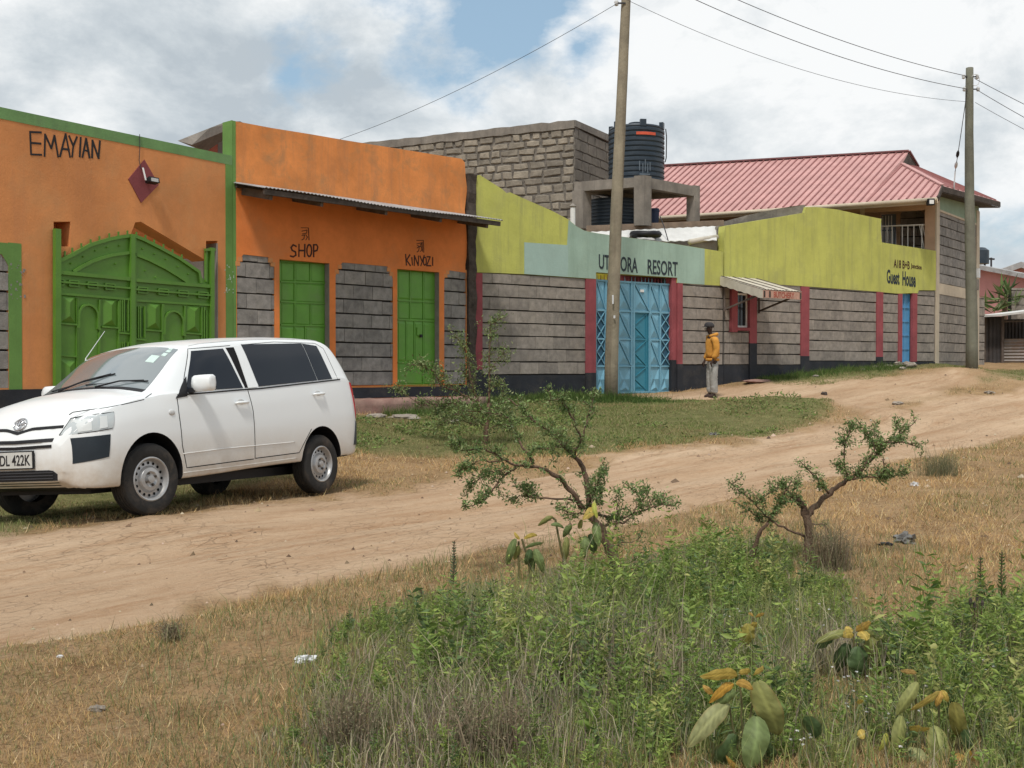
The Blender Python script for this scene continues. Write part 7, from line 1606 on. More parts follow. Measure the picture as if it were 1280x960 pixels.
# ------------------------------------------------------------------ person
def skin(name, V, E_, Rad, mat, parent, sub=2, root_i=0):
    me = bpy.data.meshes.new(name); me.from_pydata(V, E_, []); o = bpy.data.objects.new('tmp_skin', me); COL.objects.link(o)
    md = o.modifiers.new('s', 'SKIN'); md.use_smooth_shade = True
    sv = me.skin_vertices[0].data
    for i, r in enumerate(Rad): sv[i].radius = (r, r) if isinstance(r, (int, float)) else r
    for i in range(len(V)): sv[i].use_root = (i == root_i)
    o.modifiers.new('u', 'SUBSURF').levels = sub
    bpy.context.view_layer.update()
    m2 = bpy.data.meshes.new_from_object(o.evaluated_get(bpy.context.evaluated_depsgraph_get())); bpy.data.objects.remove(o); m2.name = name
    m2.polygons.foreach_set('use_smooth', [True] * len(m2.polygons))
    return link(name, m2, mat, parent)
def person():
    p = at(890, 497, 25.3); gx, gy = p.x, p.y; gz_ = hz(gx, gy)
    root = thing('person', 'person in ochre hooded jacket, grey trousers and dark cap standing near the blue gate', 'person', (gx, gy, gz_))
    root.rotation_euler = (0, 0, R(8)); s = (1.5 + 0 - 0 + 0) * 0 + 1; H = at(890, 403, 25.3).z - gz_; s = H / 1.74; root.scale = (s, s, s)
    sk = M_('dark_skin', (.045, .025, .018), rough=.6, var=.1, bump=0); oc = M_('ochre_jacket_cloth', (.58, .27, .05), var=.14, scale=9, bump=.5, bscale=25)
    tr = M_('grey_trouser_cloth', (.36, .35, .33), var=.18, scale=9, bump=.6, bscale=22); cp = M_('dark_cap_cloth', (.045, .042, .045), var=.2, scale=20, bump=.3); sh = M_('dark_shoe', (.055, .035, .03), var=.2, bump=.2)
    # faces -X; +Z up; figure's right side towards the camera is -Y
    V = [(0.00, 0, .93), (0.005, 0, 1.05), (-.005, 0, 1.22), (-.01, 0, 1.38), (-.035, 0, 1.46), (-.06, 0, 1.53), (-.075, 0, 1.60), (-.08, 0, 1.67),
         (.02, -.09, .90), (-.005, -.10, .50), (.02, -.10, .10), (-.06, -.10, .035), (-.13, -.10, .025),
         (.02, .09, .90), (-.02, .10, .50), (-.01, .10, .10), (-.09, .10, .035), (-.16, .10, .025),
         (.0, -.16, 1.37), (.0, -.215, 1.33), (.035, -.235, 1.08), (-.06, -.235, .86), (-.085, -.235, .80),
         (.0, .16, 1.37), (.0, .215, 1.33), (.0, .235, 1.08), (-.10, .235, .86), (-.125, .235, .80)]
    Rd = [.12, .105, .115, .10, .05, .055, .088, .07, .085, .06, .042, .035, .028, .085, .06, .042, .035, .028, .06, .05, .038, .026, .028, .06, .05, .038, .026, .028]
    E_ = [(0, 1), (1, 2), (2, 3), (3, 4), (4, 5), (5, 6), (6, 7), (0, 8), (8, 9), (9, 10), (10, 11), (11, 12), (0, 13), (13, 14), (14, 15), (15, 16), (16, 17), (3, 18), (18, 19), (19, 20), (20, 21), (21, 22), (3, 23), (23, 24), (24, 25), (25, 26), (26, 27)]
    # five fingers each
    for (pi, y) in ((22, -.235), (27, .235)):
        bx, bz = V[pi][0], V[pi][2]
        for k, (dy, l) in enumerate(((-.028, .055), (-.010, .068), (.009, .064), (.027, .05))):
            i = len(V); V += [(bx - .012, y + dy, bz - .028), (bx - .012, y + dy, bz - .028 - l * .5), (bx + .006, y + dy, bz - .028 - l)]; Rd += [.0095, .0088, .0078]; E_ += [(pi, i), (i, i + 1), (i + 1, i + 2)]
        i = len(V); V += [(bx - .032, y + (.0), bz + .0), (bx - .046, y, bz - .035)]; Rd += [.011, .009]; E_ += [(pi, i), (i, i + 1)]
    body = skin('body', V, E_, Rd, sk, root)
    # face
    bm = NB(); lathe(bm, [(.012, 0), (.016, .012), (.004, .03)], 6, Matrix.Translation((-.158, 0, 1.585)) @ Matrix.Rotation(R(-80), 4, 'Y')); finish('nose', bm, sk, root, world=False, smooth=True)
    for sy in (-1, 1):
        bm = NB(); bmesh.ops.create_uvsphere(bm, u_segments=8, v_segments=6, radius=.011, matrix=Matrix.Translation((-.148, sy * .032, 1.615))); finish('eye', bm, MT['white'], root, world=False, smooth=True)
        bm = NB(); bmesh.ops.create_uvsphere(bm, u_segments=8, v_segments=6, radius=1, matrix=Matrix.Translation((-.065, sy * .086, 1.60)) @ Matrix.Diagonal((.02, .01, .032, 1))); finish('ear', bm, sk, root, world=False, smooth=True)
    bm = NB(); bmesh.ops.create_uvsphere(bm, u_segments=8, v_segments=6, radius=1, matrix=Matrix.Translation((-.152, 0, 1.553)) @ Matrix.Diagonal((.01, .026, .009, 1))); finish('mouth', bm, MT['letterb'], root, world=False, smooth=True)
    # jacket
    JV = [(0.01, 0, .90), (.01, 0, 1.02), (-.002, 0, 1.18), (-.005, 0, 1.33), (.01, 0, 1.42), (.0, -.15, 1.37), (.0, -.222, 1.33), (.035, -.238, 1.08), (-.05, -.24, .88), (.0, .15, 1.37), (.0, .222, 1.33), (.0, .238, 1.08), (-.09, .24, .88)]
    JR = [(.17, .15), (.175, .155), (.172, .155), (.155, .14), (.095, .09), .10, .088, .076, .06, .10, .088, .076, .06]
    j = skin('jacket', JV, [(0, 1), (1, 2), (2, 3), (3, 4), (3, 5), (5, 6), (6, 7), (7, 8), (3, 9), (9, 10), (10, 11), (11, 12)], JR, oc, root)
    for v in j.data.vertices:
        n = mathutils_noise(v.co * 14); v.co += v.normal * (n * .014)
    bm = NB(); pr = []
    for k in range(15):
        a = R(-150 + 300 * k / 14); pr.append((.005 + .105 * math.cos(a), .10 * math.sin(a), 1.455 - .03 * (1 - math.cos(a)) * .5 + .015 * math.cos(a)))
    tube(bm, pr, [.02] + [.04] * 13 + [.02], 8); finish('hood', bm, oc, j, world=False, smooth=True)
    bm = NB(); lathe(bm, [(.115, -.02), (.158, -.01), (.158, .03), (.145, .045)], 20, Matrix.Translation((.01, 0, .865)) @ Matrix.Diagonal((1.02, .98, 1, 1))); finish('hem', bm, oc, j, world=False, smooth=True)
    # trousers
    TV = [(.01, 0, .93), (.015, 0, .86), (.02, -.085, .80), (0, -.10, .50), (.02, -.10, .28), (.022, -.10, .09), (.02, .085, .80), (-.015, .10, .50), (-.01, .10, .28), (-.005, .10, .09)]
    TR = [.135, .138, .118, .098, .09, .092, .118, .098, .09, .092]
    t = skin('trousers', TV, [(0, 1), (1, 2), (2, 3), (3, 4), (4, 5), (1, 6), (6, 7), (7, 8), (8, 9)], TR, tr, root)
    for v in t.data.vertices: v.co += v.normal * (mathutils_noise(Vector((v.co.x * 9, v.co.y * 9, v.co.z * 26))) * .014)
    for x, y in ((.02, -.10), (-.01, .10)):
        skin('shoe', [(x + .045, y, .05), (x - .02, y, .045), (x - .09, y, .035), (x - .14, y, .03)], [(0, 1), (1, 2), (2, 3)], [.05, .052, .044, .03], sh, root)
    bm = NB(); M = Matrix.Translation((-.072, 0, 1.645)) @ Matrix.Rotation(R(6), 4, 'Y'); lathe(bm, [(.106, -.015), (.108, .01), (.104, .045), (.082, .08), (.045, .098), (.008, .102)], 20, M @ Matrix.Diagonal((1.08, .92, 1, 1))); cap = finish('cap', bm, cp, root, world=False, smooth=True)
    bm = NB(); A, B = [], []
    for k in range(9):
        a = R(180 - 62 + 124 * k / 8); A.append(bm.verts.new(M @ Vector((.105 * math.cos(a), .095 * math.sin(a), -.005)))); B.append(bm.verts.new(M @ Vector((-.075 + .105 * math.cos(a), .078 * math.sin(a), -.028 + .012 * abs(math.sin(a))))))
    for k in range(8): bm.faces.new((A[k], A[k + 1], B[k + 1], B[k]))
    r = bmesh.ops.extrude_face_region(bm, geom=bm.faces[:])
    for v in [e for e in r['geom'] if isinstance(e, bmesh.types.BMVert)]: v.co.z -= .008
    finish('brim', bm, cp, cap, world=False, smooth=45)
import mathutils
def mathutils_noise(v): return mathutils.noise.noise(v)
person()
# ------------------------------------------------------------------ vegetation
rs = np.random.RandomState(11)
LEAF = M_attr('leaf', .55, .35, .3); GRASS = M_attr('grass', .8, .15, .25)
def pick(n, cols, wts=None, jit=.18):
    c = np.array(cols)[rs.choice(len(cols), n, p=wts)]; return np.clip(c * (1 + rs.uniform(-jit, jit, (n, 1))) * (1 + rs.uniform(-.06, .06, (n, 3))), 0, 1)
def blades(B, h, w, lean, cols, segs=2):
    """B (n,3) roots; curved grass blades"""
    n = len(B); az = rs.uniform(0, 2 * np.pi, n); fz = rs.uniform(0, 2 * np.pi, n)
    ld = np.stack([np.cos(az), np.sin(az), np.zeros(n)], 1) * (lean * h)[:, None]; sd = np.stack([np.cos(fz), np.sin(fz), np.zeros(n)], 1) * (w / 2)[:, None]
    up = np.zeros((n, 3)); up[:, 2] = h
    tip = B + ld + up * np.sqrt(np.clip(1 - lean ** 2 * .6, .15, 1))[:, None]
    if segs == 1:
        co = np.stack([B - sd, B + sd, tip], 1).reshape(-1, 3); f = np.arange(n * 3).reshape(-1, 3); k = 3
    else:
        mid = B + ld * .3 + up * .58
        co = np.stack([B - sd, B + sd, mid + sd * .8, mid - sd * .8, tip], 1).reshape(-1, 3); b = np.arange(n)[:, None] * 5
        f = np.concatenate([b + [0, 1, 2], b + [0, 2, 3], b + [3, 2, 4]], 0); k = 5
    return co, f, np.repeat(cols, k, 0)
def leaves(B, d, l, w, cols, fold=.25):
    n = len(B); d = d / np.linalg.norm(d, axis=1, keepdims=True); r = rs.normal(size=(n, 3)); s = np.cross(d, r); s /= np.linalg.norm(s, axis=1, keepdims=True) + 1e-9; u = np.cross(s, d)
    m = B + d * (l * .5)[:, None]; tip = B + d * l[:, None] - u * (l * .08)[:, None]
    a = m + s * (w / 2)[:, None] + u * (w * fold)[:, None]; b_ = m - s * (w / 2)[:, None] + u * (w * fold)[:, None]
    co = np.stack([B, a, tip, b_], 1).reshape(-1, 3); b0 = np.arange(n)[:, None] * 4
    return co, np.concatenate([b0 + [0, 1, 2], b0 + [0, 2, 3]], 0), np.repeat(cols, 4, 0)
def merge(parts):
    co, f, c = [], [], []; k = 0
    for a, b_, d in parts: co.append(a); f.append(b_ + k); c.append(d); k += len(a)
    return np.concatenate(co), np.concatenate(f), np.concatenate(c)
def stuff(name, parts, mat, label=None, cat=None, parent=None):
    co, f, c = merge(parts)
    if parent is not None: co = co - np.array(origin(parent))
    o = link(name, np_mesh(name, co, 3, f, dict(col=c)), mat, parent, kind='stuff')
    return props(o, label, cat)
def polar(n, r0, r1, a0=-34, a1=34):
    r = np.exp(rs.uniform(np.log(r0), np.log(r1), n)); a = np.radians(rs.uniform(a0, a1, n)); return r * np.sin(a), r * np.cos(a)
def ground3(x, y, dz=-.005): return np.stack([x, y, height(x, y) + dz], 1)
def inplan(poly, n, m=.0):
    P = np.array([[p[0], p[1]] for p in poly]); out = []
    tot = 0
    while tot < n:
        x = rs.uniform(P[:, 0].min() - m, P[:, 0].max() + m, n * 2); y = rs.uniform(P[:, 1].min() - m, P[:, 1].max() + m, n * 2)
        k = (sdist(x, y, poly) + (fbm(x, y, .7, 4) - .5) * 1.2) > -m; out.append(np.stack([x[k], y[k]], 1)); tot += k.sum()
    o = np.concatenate(out)[:n]; return o[:, 0], o[:, 1]
WALL_LINES = [(PA, PA.uv(-160, 460)[0] - 3, PA.uv(291, 460)[0]), (PB, PB.uv(292, 460)[0], PB.uv(592, 460)[0]), (PC, PC.uv(593, 460)[0], PC.uv(1170, 460)[0])]
def before_walls(x, y, m=.05):
    ok = np.ones(len(x), bool)
    for pl, a, b_ in WALL_LINES:
        dx, dy = x - pl.o.x, y - pl.o.y; u = dx * pl.t.x + dy * pl.t.y; d = dx * pl.n.x + dy * pl.n.y; ok &= ~((u > a - .4) & (u < b_ + .4) & (d < m))
    return ok
# dry grass everywhere beside the road
def dry_grass():
    n = 620000; x, y = polar(n, 2.6, 34); dr = sdist(x, y, ROAD_POLY) + (fbm(x, y, .7, 5, .6) - .5) * 1.9; dp = sdist(x, y, PATH_POLY) + (fbm(x, y, .7, 5, .6) - .5) * 1.2
    k = (dr < rs.uniform(-.5, .02, n)) & (dp < 0) & before_walls(x, y); gr = np.zeros(n)
    for q in GREEN_POLYS: gr = np.maximum(gr, sdist(x, y, q) > .1)
    clump = fbm(x, y, 1.6, 4, .6); k &= (gr < .5) & (rs.rand(n) < np.clip((clump - .30) * 4.0, .1, 1))
    m2 = np.exp(-(((x - _m2.x) / 1.5) ** 2 + ((y - _m2.y) / 1.3) ** 2)); k &= rs.rand(n) > m2
    x, y = x[k], y[k]; n = len(x); r = np.hypot(x, y); sc = np.clip(r / 6.5, .85, 2.6); cl = fbm(x, y, 2.3, 3)
    h = rs.gamma(3, .0098, n) * (0.5 + cl) * np.clip(sc, 1, 1.6) + .008; w = rs.uniform(.0022, .0048, n) * sc
    grn = np.clip((fbm(x + 50, y, .8, 3) - .47) * 5, 0, 1) * .6; isg = rs.rand(n) < grn
    c = pick(n, [(.64, .45, .22), (.55, .36, .16), (.40, .25, .115), (.70, .55, .32), (.22, .13, .06)], [.3, .28, .18, .12, .12], .22); c[isg] = pick(isg.sum(), [(.16, .18, .065), (.24, .24, .10)])
    stuff('dry_grass', [blades(ground3(x, y), h, w, rs.uniform(.25, 1.0, n), c, 1)], GRASS, 'short dry straw coloured grass covering the near verge and the right field', 'grass')
dry_grass()
def green_grass():
    parts = []
    for q, n in zip(GREEN_POLYS, (150000, 26000, 9000, 30000)):
        x, y = inplan(q, n, .15); k = before_walls(x, y) & (sdist(x, y, ROAD_POLY) < .1); x, y = x[k], y[k]; n = len(x); r = np.hypot(x, y); sc = np.clip(r / 10, .9, 2.2)
        cl = fbm(x, y, 1.4, 4, .6); h = rs.gamma(3, .011, n) * (.15 + 2.2 * np.clip(cl - .32, 0, 1)) + .01; w = rs.uniform(.004, .008, n) * sc
        c = pick(n, [(.18, .225, .07), (.24, .28, .10), (.12, .155, .05), (.32, .30, .14), (.42, .35, .20)], [.34, .28, .14, .14, .10], .22)
        dry = .14 + np.clip((fbm(x + 9, y + 4, .9, 3) - .45) * 5, 0, 1) * .55 + (.25 if q is GREEN_POLYS[3] else 0); isd = rs.rand(n) < dry; c[isd] = pick(isd.sum(), [(.36, .28, .15), (.28, .25, .11)])
        parts.append(blades(ground3(x, y), h, w, rs.uniform(.2, .9, n), c, 1))
    # thicker growth at the foot of the walls
    for pl, a, b_, n in ((PB, PB.uv(440, 460)[0], PB.uv(592, 460)[0], 6000), (PC, PC.uv(594, 460)[0], PC.uv(742, 460)[0], 12000), (PC, PC.uv(940, 460)[0], PC.uv(1120, 460)[0], 9000)):
        u = rs.uniform(a, b_, n); d = np.abs(rs.normal(0, .28, n)) + (.85 if pl is PB else .03); x = pl.o.x + pl.t.x * u + pl.n.x * d; y = pl.o.y + pl.t.y * u + pl.n.y * d
        h = rs.gamma(3, .03, n) * (.4 + vnoise(u, d, 2.0)) + .02; parts.append(blades(ground3(x, y), h, rs.uniform(.008, .016, n), rs.uniform(.2, .8, n), pick(n, [(.07, .12, .03), (.10, .17, .04), (.16, .19, .07)]), 1))
    p = at(763, 492, 24.1); n = 5000; a = rs.uniform(0, 6.28, n); r = np.abs(rs.normal(0, .35, n)) + .1; x = p.x + r * np.cos(a) * 1.5 + .15; y = p.y - abs(r * np.sin(a)); parts.append(blades(ground3(x, y), rs.gamma(3, .04, n) + .02, rs.uniform(.008, .014, n), rs.uniform(.2, .8, n), pick(n, [(.06, .11, .03), (.10, .16, .04)]), 1))
    # low broad-leaved herbs on the bank
    x, y = inplan(GREEN_POLYS[0], 14000, 0); k = before_walls(x, y) & (fbm(x, y, .8, 3) > .52); x, y = x[k], y[k]; n = len(x); B = ground3(x, y, .02); B[:, 2] += rs.uniform(0, .11, n) * vnoise(x, y, 1.1)
    d = rs.normal(size=(n, 3)); d[:, 2] = np.abs(d[:, 2]) * .6; parts.append(leaves(B, d, rs.uniform(.035, .075, n), rs.uniform(.018, .035, n), pick(n, [(.15, .21, .06), (.20, .27, .08), (.25, .31, .12), (.10, .14, .05)])))
    stuff('green_grass', parts, GRASS, 'short green grass and low herbs on the verge between the dirt road and the walls', 'grass')
green_grass()
PLANT_SPOTS = [(920, 4.25, .26, .75), (1148, 4.35, .26, .75), (1066, 5.3, .2, .7), (742, 7.7, .12, .5), (655, 7.5, .14, .5), (936, 5.4, .08, .35), (775, 7.9, .13, 1.0), (1008, 8.2, .10, .7), (945, 8.1, .06, .5)]
def clear_of(x, y):
    ok = np.ones(len(x), bool)
    for px, Y, r, back in PLANT_SPOTS:
        X = (px - 640) / F * Y; u = (x / y - X / Y) * Y; ok &= ~((np.abs(u) < r) & (y < Y + .05) & (y > Y - back) & (rs.rand(len(x)) < (.93 if Y > 7 else .8)))
    return ok
def weed_field():
    P = []
    # tall thin grass and dead stems
    x, y = inplan(WEED_POLY, 62000, .1); k = (y > 2.3) & clear_of(x, y); x, y = x[k], y[k]; n = len(x); ed = np.clip(sdist(x, y, WEED_POLY) / 1.7 + .22, .12, 1); cl = fbm(x, y, 1.5, 4, .6); B = ground3(x, y)
    zone = fbm(x + 20, y + 7, .75, 3)          # patches of live and dead growth
    dead = rs.rand(n) < np.clip((zone - .44) * 5 + .18, .18, .85)
    c = pick(n, [(.22, .27, .085), (.29, .33, .11), (.17, .20, .10), (.34, .33, .15)]); c[dead] = pick(dead.sum(), [(.40, .35, .24), (.30, .25, .18), (.50, .44, .31), (.20, .16, .13)])
    h = rs.gamma(4, .046, n) * (.15 + cl * 1.6) * ed * (1 + .9 * np.exp(-((x - 2.75) ** 2 + (y - 5.9) ** 2) / .8)) + .02; P.append(blades(B, h, rs.uniform(.0022, .0055, n), rs.uniform(.05, .75, n), c, 2))
    x, y = inplan(WEED_POLY, 30000, 1.0); k = (sdist(x, y, WEED_POLY) < .35) & (rs.rand(len(x)) < np.clip((fbm(x + 5, y, 1.4, 4, .6) - .44) * 6, .03, 1)) & (sdist(x, y, ROAD_POLY) < -.15) & (y > 2.3); x, y = x[k], y[k]; n = len(x)
    P.append(blades(ground3(x, y), rs.gamma(3, .022, n) + .01, rs.uniform(.002, .005, n), rs.uniform(.2, .9, n), pick(n, [(.19, .22, .09), (.15, .19, .07), (.28, .26, .14), (.36, .30, .17)]), 2))
    o = stuff('tall_grass', P, GRASS, 'tangle of knee high green grass and grey dead stems filling the foreground', 'grass')
    # leafy herbs: stems with many lance-shaped leaves
    P = []; npl = 8200; x, y = inplan(WEED_POLY, npl, .0); B = ground3(x, y); ed = np.clip(sdist(x, y, WEED_POLY) / 1.7 + .2, .1, 1); cl = fbm(x + 3, y + 8, 1.3, 4, .6)
    keep = (rs.rand(npl) < np.clip((cl - .35) * 6.5, .06, 1)) & (y > 2.6) & clear_of(x, y); B = B[keep]; ed = ed[keep]; cl = cl[keep]; npl = len(B)
    H = rs.gamma(5, .040, npl) * (.25 + 1.4 * cl) * ed + .03; H *= (1 + .9 * np.exp(-((x[keep] - 2.75) ** 2 + (y[keep] - 5.9) ** 2) / .8)) * np.where(rs.rand(npl) < .10, 1.9, 1) * rs.uniform(.6, 1.2, npl)
    az = rs.uniform(0, 6.28, npl); lean = rs.uniform(0, .35, npl)
    base = np.array([(.17, .25, .055), (.26, .34, .075), (.10, .155, .055), (.33, .34, .11)])[rs.choice(4, npl, p=[.4, .28, .2, .12])]
    L = 15; lsc = rs.uniform(.45, 1.5, npl); wr_ = rs.choice([.12, .22, .34, .5], npl, p=[.25, .35, .28, .12])
    for j in range(L):
        t = (j + .6) / L; q = B + np.stack([np.cos(az) * lean * H * t * t, np.sin(az) * lean * H * t * t, H * t], 1)
        for s_ in range(2):
            a = j * 2.4 + s_ * 3.14 + az + rs.uniform(-.4, .4, npl); d = np.stack([np.cos(a), np.sin(a), rs.uniform(-.1, .9, npl)], 1); ln = rs.uniform(.022, .055, npl) * (1.15 - .5 * t) * np.clip(H / .22, .5, 1.4) * lsc
            P.append(leaves(q, d, ln, ln * wr_ * rs.uniform(.8, 1.2, npl), np.clip(base * (1 + rs.uniform(-.25, .3, (npl, 1))), 0, 1)))
    co, f, c = blades(B, H, np.full(npl, .004), lean * .9, np.clip(base * .8, 0, 1), 2); P.append((co, f, c))
    stuff('leafy_weeds', P, LEAF, 'bright green leafy weeds growing thickly among the tall grass in the foreground', 'weeds')
    # tiny white flowers
    pts = []
    for px, py, s_ in ((1100, 850, 60), (1150, 830, 70), (1180, 815, 50), (1060, 845, 30), (1010, 925, 25), (920, 775, 50), (990, 760, 60), (1070, 880, 40), (1240, 820, 60), (1130, 890, 60), (830, 800, 60), (910, 760, 40)):
        for k in range(7): pts.append((px + random.gauss(0, s_ * .45), min(955, py + random.gauss(0, s_ * .25))))
    Q = [];
    for px, py in pts:
        g_ = G(px, py + 34); r = ray(px, py); Yq = g_.y; q = at(px, py, Yq); Q.append(q)
    Q = np.array([list(q) for q in Q]); P = []
    for s_ in range(5):
        a = s_ * 1.256 + rs.uniform(0, 1, len(Q)); d = np.stack([np.cos(a), np.sin(a), np.full(len(Q), .5)], 1); P.append(leaves(Q, d, np.full(len(Q), .009), np.full(len(Q), .008), pick(len(Q), [(.72, .72, .70)], None, .05)))
    G0 = np.array([[q[0], q[1], hz(q[0], q[1])] for q in Q]); hh = Q[:, 2] - G0[:, 2]; P.append(blades(G0, np.maximum(hh, .02), np.full(len(Q), .004), np.zeros(len(Q)), pick(len(Q), [(.10, .17, .05)]), 1))
    stuff('white_flowers', P, LEAF, 'tiny white flowers dotted over the weeds at the lower right', 'flowers')
weed_field()

def trace(Z, ox, oy, s, Y, pts, dy):
    n = len(pts); return [at(ox + x / s, oy + y / s, Y + dy * (i / max(1, n - 1))) for i, (x, y) in enumerate(pts)]
def refine(P, k=4, j=.012):
    out = []
    for a, b_ in zip(P, P[1:]):
        for i in range(k): out.append(a.lerp(b_, i / k) + (Vector([random.uniform(-j, j) for _ in range(3)]) if i else Vector()))
    out.append(P[-1]); return out
def shrub(name, label, cat, base, Y, ox, oy, s, branches, leafcols, ls, dens, spread, group=None, thick=1.0, twig=.10):
    g = G(*base); root_p = Vector((g.x, g.y, hz(g.x, g.y))); root = thing(name, label, cat, root_p, group=group)
    LB, LD, LL = [], [], []; TW = NB()
    for pts, r0, r1, dy, leafy in branches:
        P = refine(trace(None, ox, oy, s, Y, pts, dy), 4, .008); n = len(P)
        if P[0].z < root_p.z + .12 and r0 > .02: P[0].z = root_p.z - .05
        bm = NB(); tube(bm, P, [(r0 + (r1 - r0) * (i / (n - 1))) * thick * random.uniform(.88, 1.14) for i in range(n)], 8, jit=.12); finish('trunk' if r0 > .024 else 'branch', bm, MT['bark'], root, smooth=True)
        if leafy:
            L = sum((b_ - a).length for a, b_ in zip(P, P[1:]))
            m = int(L * leafy * 30) + 3
            for _ in range(m):   # twigs
                t = random.random() ** .8 * (n - 1.001); i = int(t); p = P[i].lerp(P[i + 1], t - i); d = Vector([random.gauss(0, 1) for _ in range(3)]); d.z += .5; d += (P[i + 1] - P[i]).normalized() * .8; d.normalize()
                l = twig * random.uniform(.35, 1.25); q = p + d * l; tube(TW, [p, p.lerp(q, .55) + Vector([random.uniform(-.008, .008) for _ in range(3)]), q], [.0032, .0025, .0014], 4, cap=False)
                for _ in range(int(dens * 2.3 * random.uniform(.6, 1.4))):
                    k = random.uniform(.1, 1.05); c = p.lerp(q, k) + Vector([random.gauss(0, spread) for _ in range(3)]); LB.append(c); dd = d * .5 + Vector([random.gauss(0, .8) for _ in range(3)]); LD.append(dd)
    finish('twigs', TW, MT['bark'], root, kind='stuff')
    n = len(LB); ll = rs.uniform(.6, 1.4, n) * ls
    stuff('foliage', [leaves(np.array([list(v) for v in LB]), np.array([list(v) for v in LD]), ll, ll * rs.uniform(.3, .5, n), pick(n, leafcols, None, .25))], LEAF, parent=root)
    return root
greens = [(.15, .225, .07), (.20, .28, .09), (.10, .16, .055), (.26, .32, .14)]
SH1 = [([(885, 985), (835, 860), (795, 790), (785, 740), (715, 665)], .048, .030, 0, 0), ([(718, 668), (722, 590), (710, 500), (680, 430), (650, 400)], .028, .018, .1, .15), ([(650, 400), (600, 345), (545, 300), (480, 250), (420, 200), (350, 140)], .015, .005, .25, 1.0),
       ([(660, 400), (690, 330), (665, 260), (620, 180), (590, 140), (540, 150)], .012, .004, -.2, 1.1), ([(690, 330), (715, 250), (740, 160), (738, 105)], .009, .003, .15, .9), ([(700, 655), (650, 575), (590, 510), (530, 470), (470, 455)], .024, .014, -.15, .25),
       ([(470, 455), (400, 450), (320, 420), (240, 370), (150, 380), (85, 365)], .013, .004, -.35, 1.25), ([(470, 440), (430, 380), (390, 310), (350, 230), (270, 205), (150, 195)], .011, .004, .3, 1.1), ([(400, 450), (330, 500), (280, 560), (230, 620), (150, 645)], .010, .004, -.3, 1.2),
       ([(330, 470), (240, 500), (180, 540), (155, 590)], .007, .003, -.1, 1.1), ([(320, 430), (210, 430), (115, 480)], .008, .003, .2, 1.3), ([(690, 615), (600, 605), (500, 600), (420, 590), (360, 605)], .010, .003, .1, .7), ([(470, 600), (430, 560), (380, 540)], .006, .002, .1, .9),
       ([(710, 670), (650, 670), (612, 662)], .007, .003, -.1, 1.0), ([(728, 665), (780, 680), (860, 700), (930, 670), (1000, 650), (1060, 630), (1125, 632)], .013, .004, .2, .9), ([(930, 670), (962, 600), (925, 555)], .006, .002, .1, .9), ([(1000, 650), (1010, 600), (970, 565)], .006, .002, .1, 1.0), ([(860, 690), (850, 600), (870, 560)], .006, .002, -.1, .6), ([(1060, 632), (1050, 600)], .004, .002, .1, .6),
       ([(725, 620), (765, 540), (795, 470)], .008, .003, -.2, 1.5), ([(735, 650), (780, 600), (770, 520)], .007, .003, .15, 1.2), ([(785, 745), (820, 715), (880, 718), (915, 690)], .013, .007, 0, .1), ([(835, 830), (870, 805), (960, 800)], .008, .003, .1, .1), ([(600, 345), (560, 380), (500, 370)], .006, .002, -.1, .9), ([(650, 400), (610, 370), (580, 300)], .006, .002, -.2, 1.0)]
shrub('thorn_shrub', 'spreading thorn shrub with its crown leaning far left in the middle foreground', 'shrub', (777, 716), 7.9, 540, 460, 3.694, SH1, greens, .025, 13, .016, 'thorn shrubs', .8, .085)
SH2 = [([(556, 900), (552, 780), (560, 700), (545, 610), (530, 570)], .042, .034, 0, 0), ([(530, 570), (515, 545), (510, 515)], .034, .022, 0, .3), ([(548, 605), (580, 570), (640, 515), (700, 465), (745, 440)], .030, .020, .1, 0), ([(745, 440), (800, 400), (860, 340), (910, 270), (980, 230), (1055, 165)], .014, .004, .2, 1.25),
       ([(735, 440), (722, 360), (730, 260), (762, 185)], .009, .003, -.15, 1.2), ([(800, 400), (862, 300), (830, 230), (800, 200)], .009, .003, .2, 1.2), ([(862, 300), (858, 205)], .006, .002, .2, 1.0), ([(920, 270), (1000, 270), (1085, 300)], .008, .003, -.1, 1.2), ([(980, 230), (945, 150)], .006, .002, .1, 1.0), ([(900, 350), (900, 440)], .006, .002, .1, 1.3),
       ([(760, 440), (850, 430), (940, 430), (1035, 405)], .010, .003, .2, 1.1), ([(730, 400), (670, 370)], .006, .002, -.1, .9), ([(650, 505), (600, 440), (560, 400), (515, 350)], .010, .003, -.2, .8), ([(530, 560), (500, 545), (450, 540)], .012, .006, -.05, .3), ([(500, 545), (440, 470), (380, 500), (320, 540)], .010, .003, -.1, 1.3), ([(470, 540), (495, 470), (490, 430)], .006, .002, .1, .9),
       ([(540, 705), (480, 680), (400, 640)], .013, .008, -.1, 0), ([(400, 640), (350, 600), (300, 540), (240, 500), (205, 460)], .008, .003, -.2, 1.1), ([(290, 900), (300, 780), (330, 690), (370, 640)], .026, .014, -.05, 0), ([(370, 640), (420, 560), (450, 490), (480, 450)], .012, .004, -.1, 1.3), ([(350, 640), (300, 600), (250, 560)], .007, .003, 0, 1.1), ([(560, 650), (620, 645), (660, 690), (655, 760)], .007, .003, .1, .1)]
shrub('thorn_shrub', 'small right hand thorn shrub with a bare limb ending in a leafy tuft', 'shrub', (1010, 712), 8.2, 860, 480, 3.694, SH2, greens, .023, 13, .015, 'thorn shrubs', .8, .08)
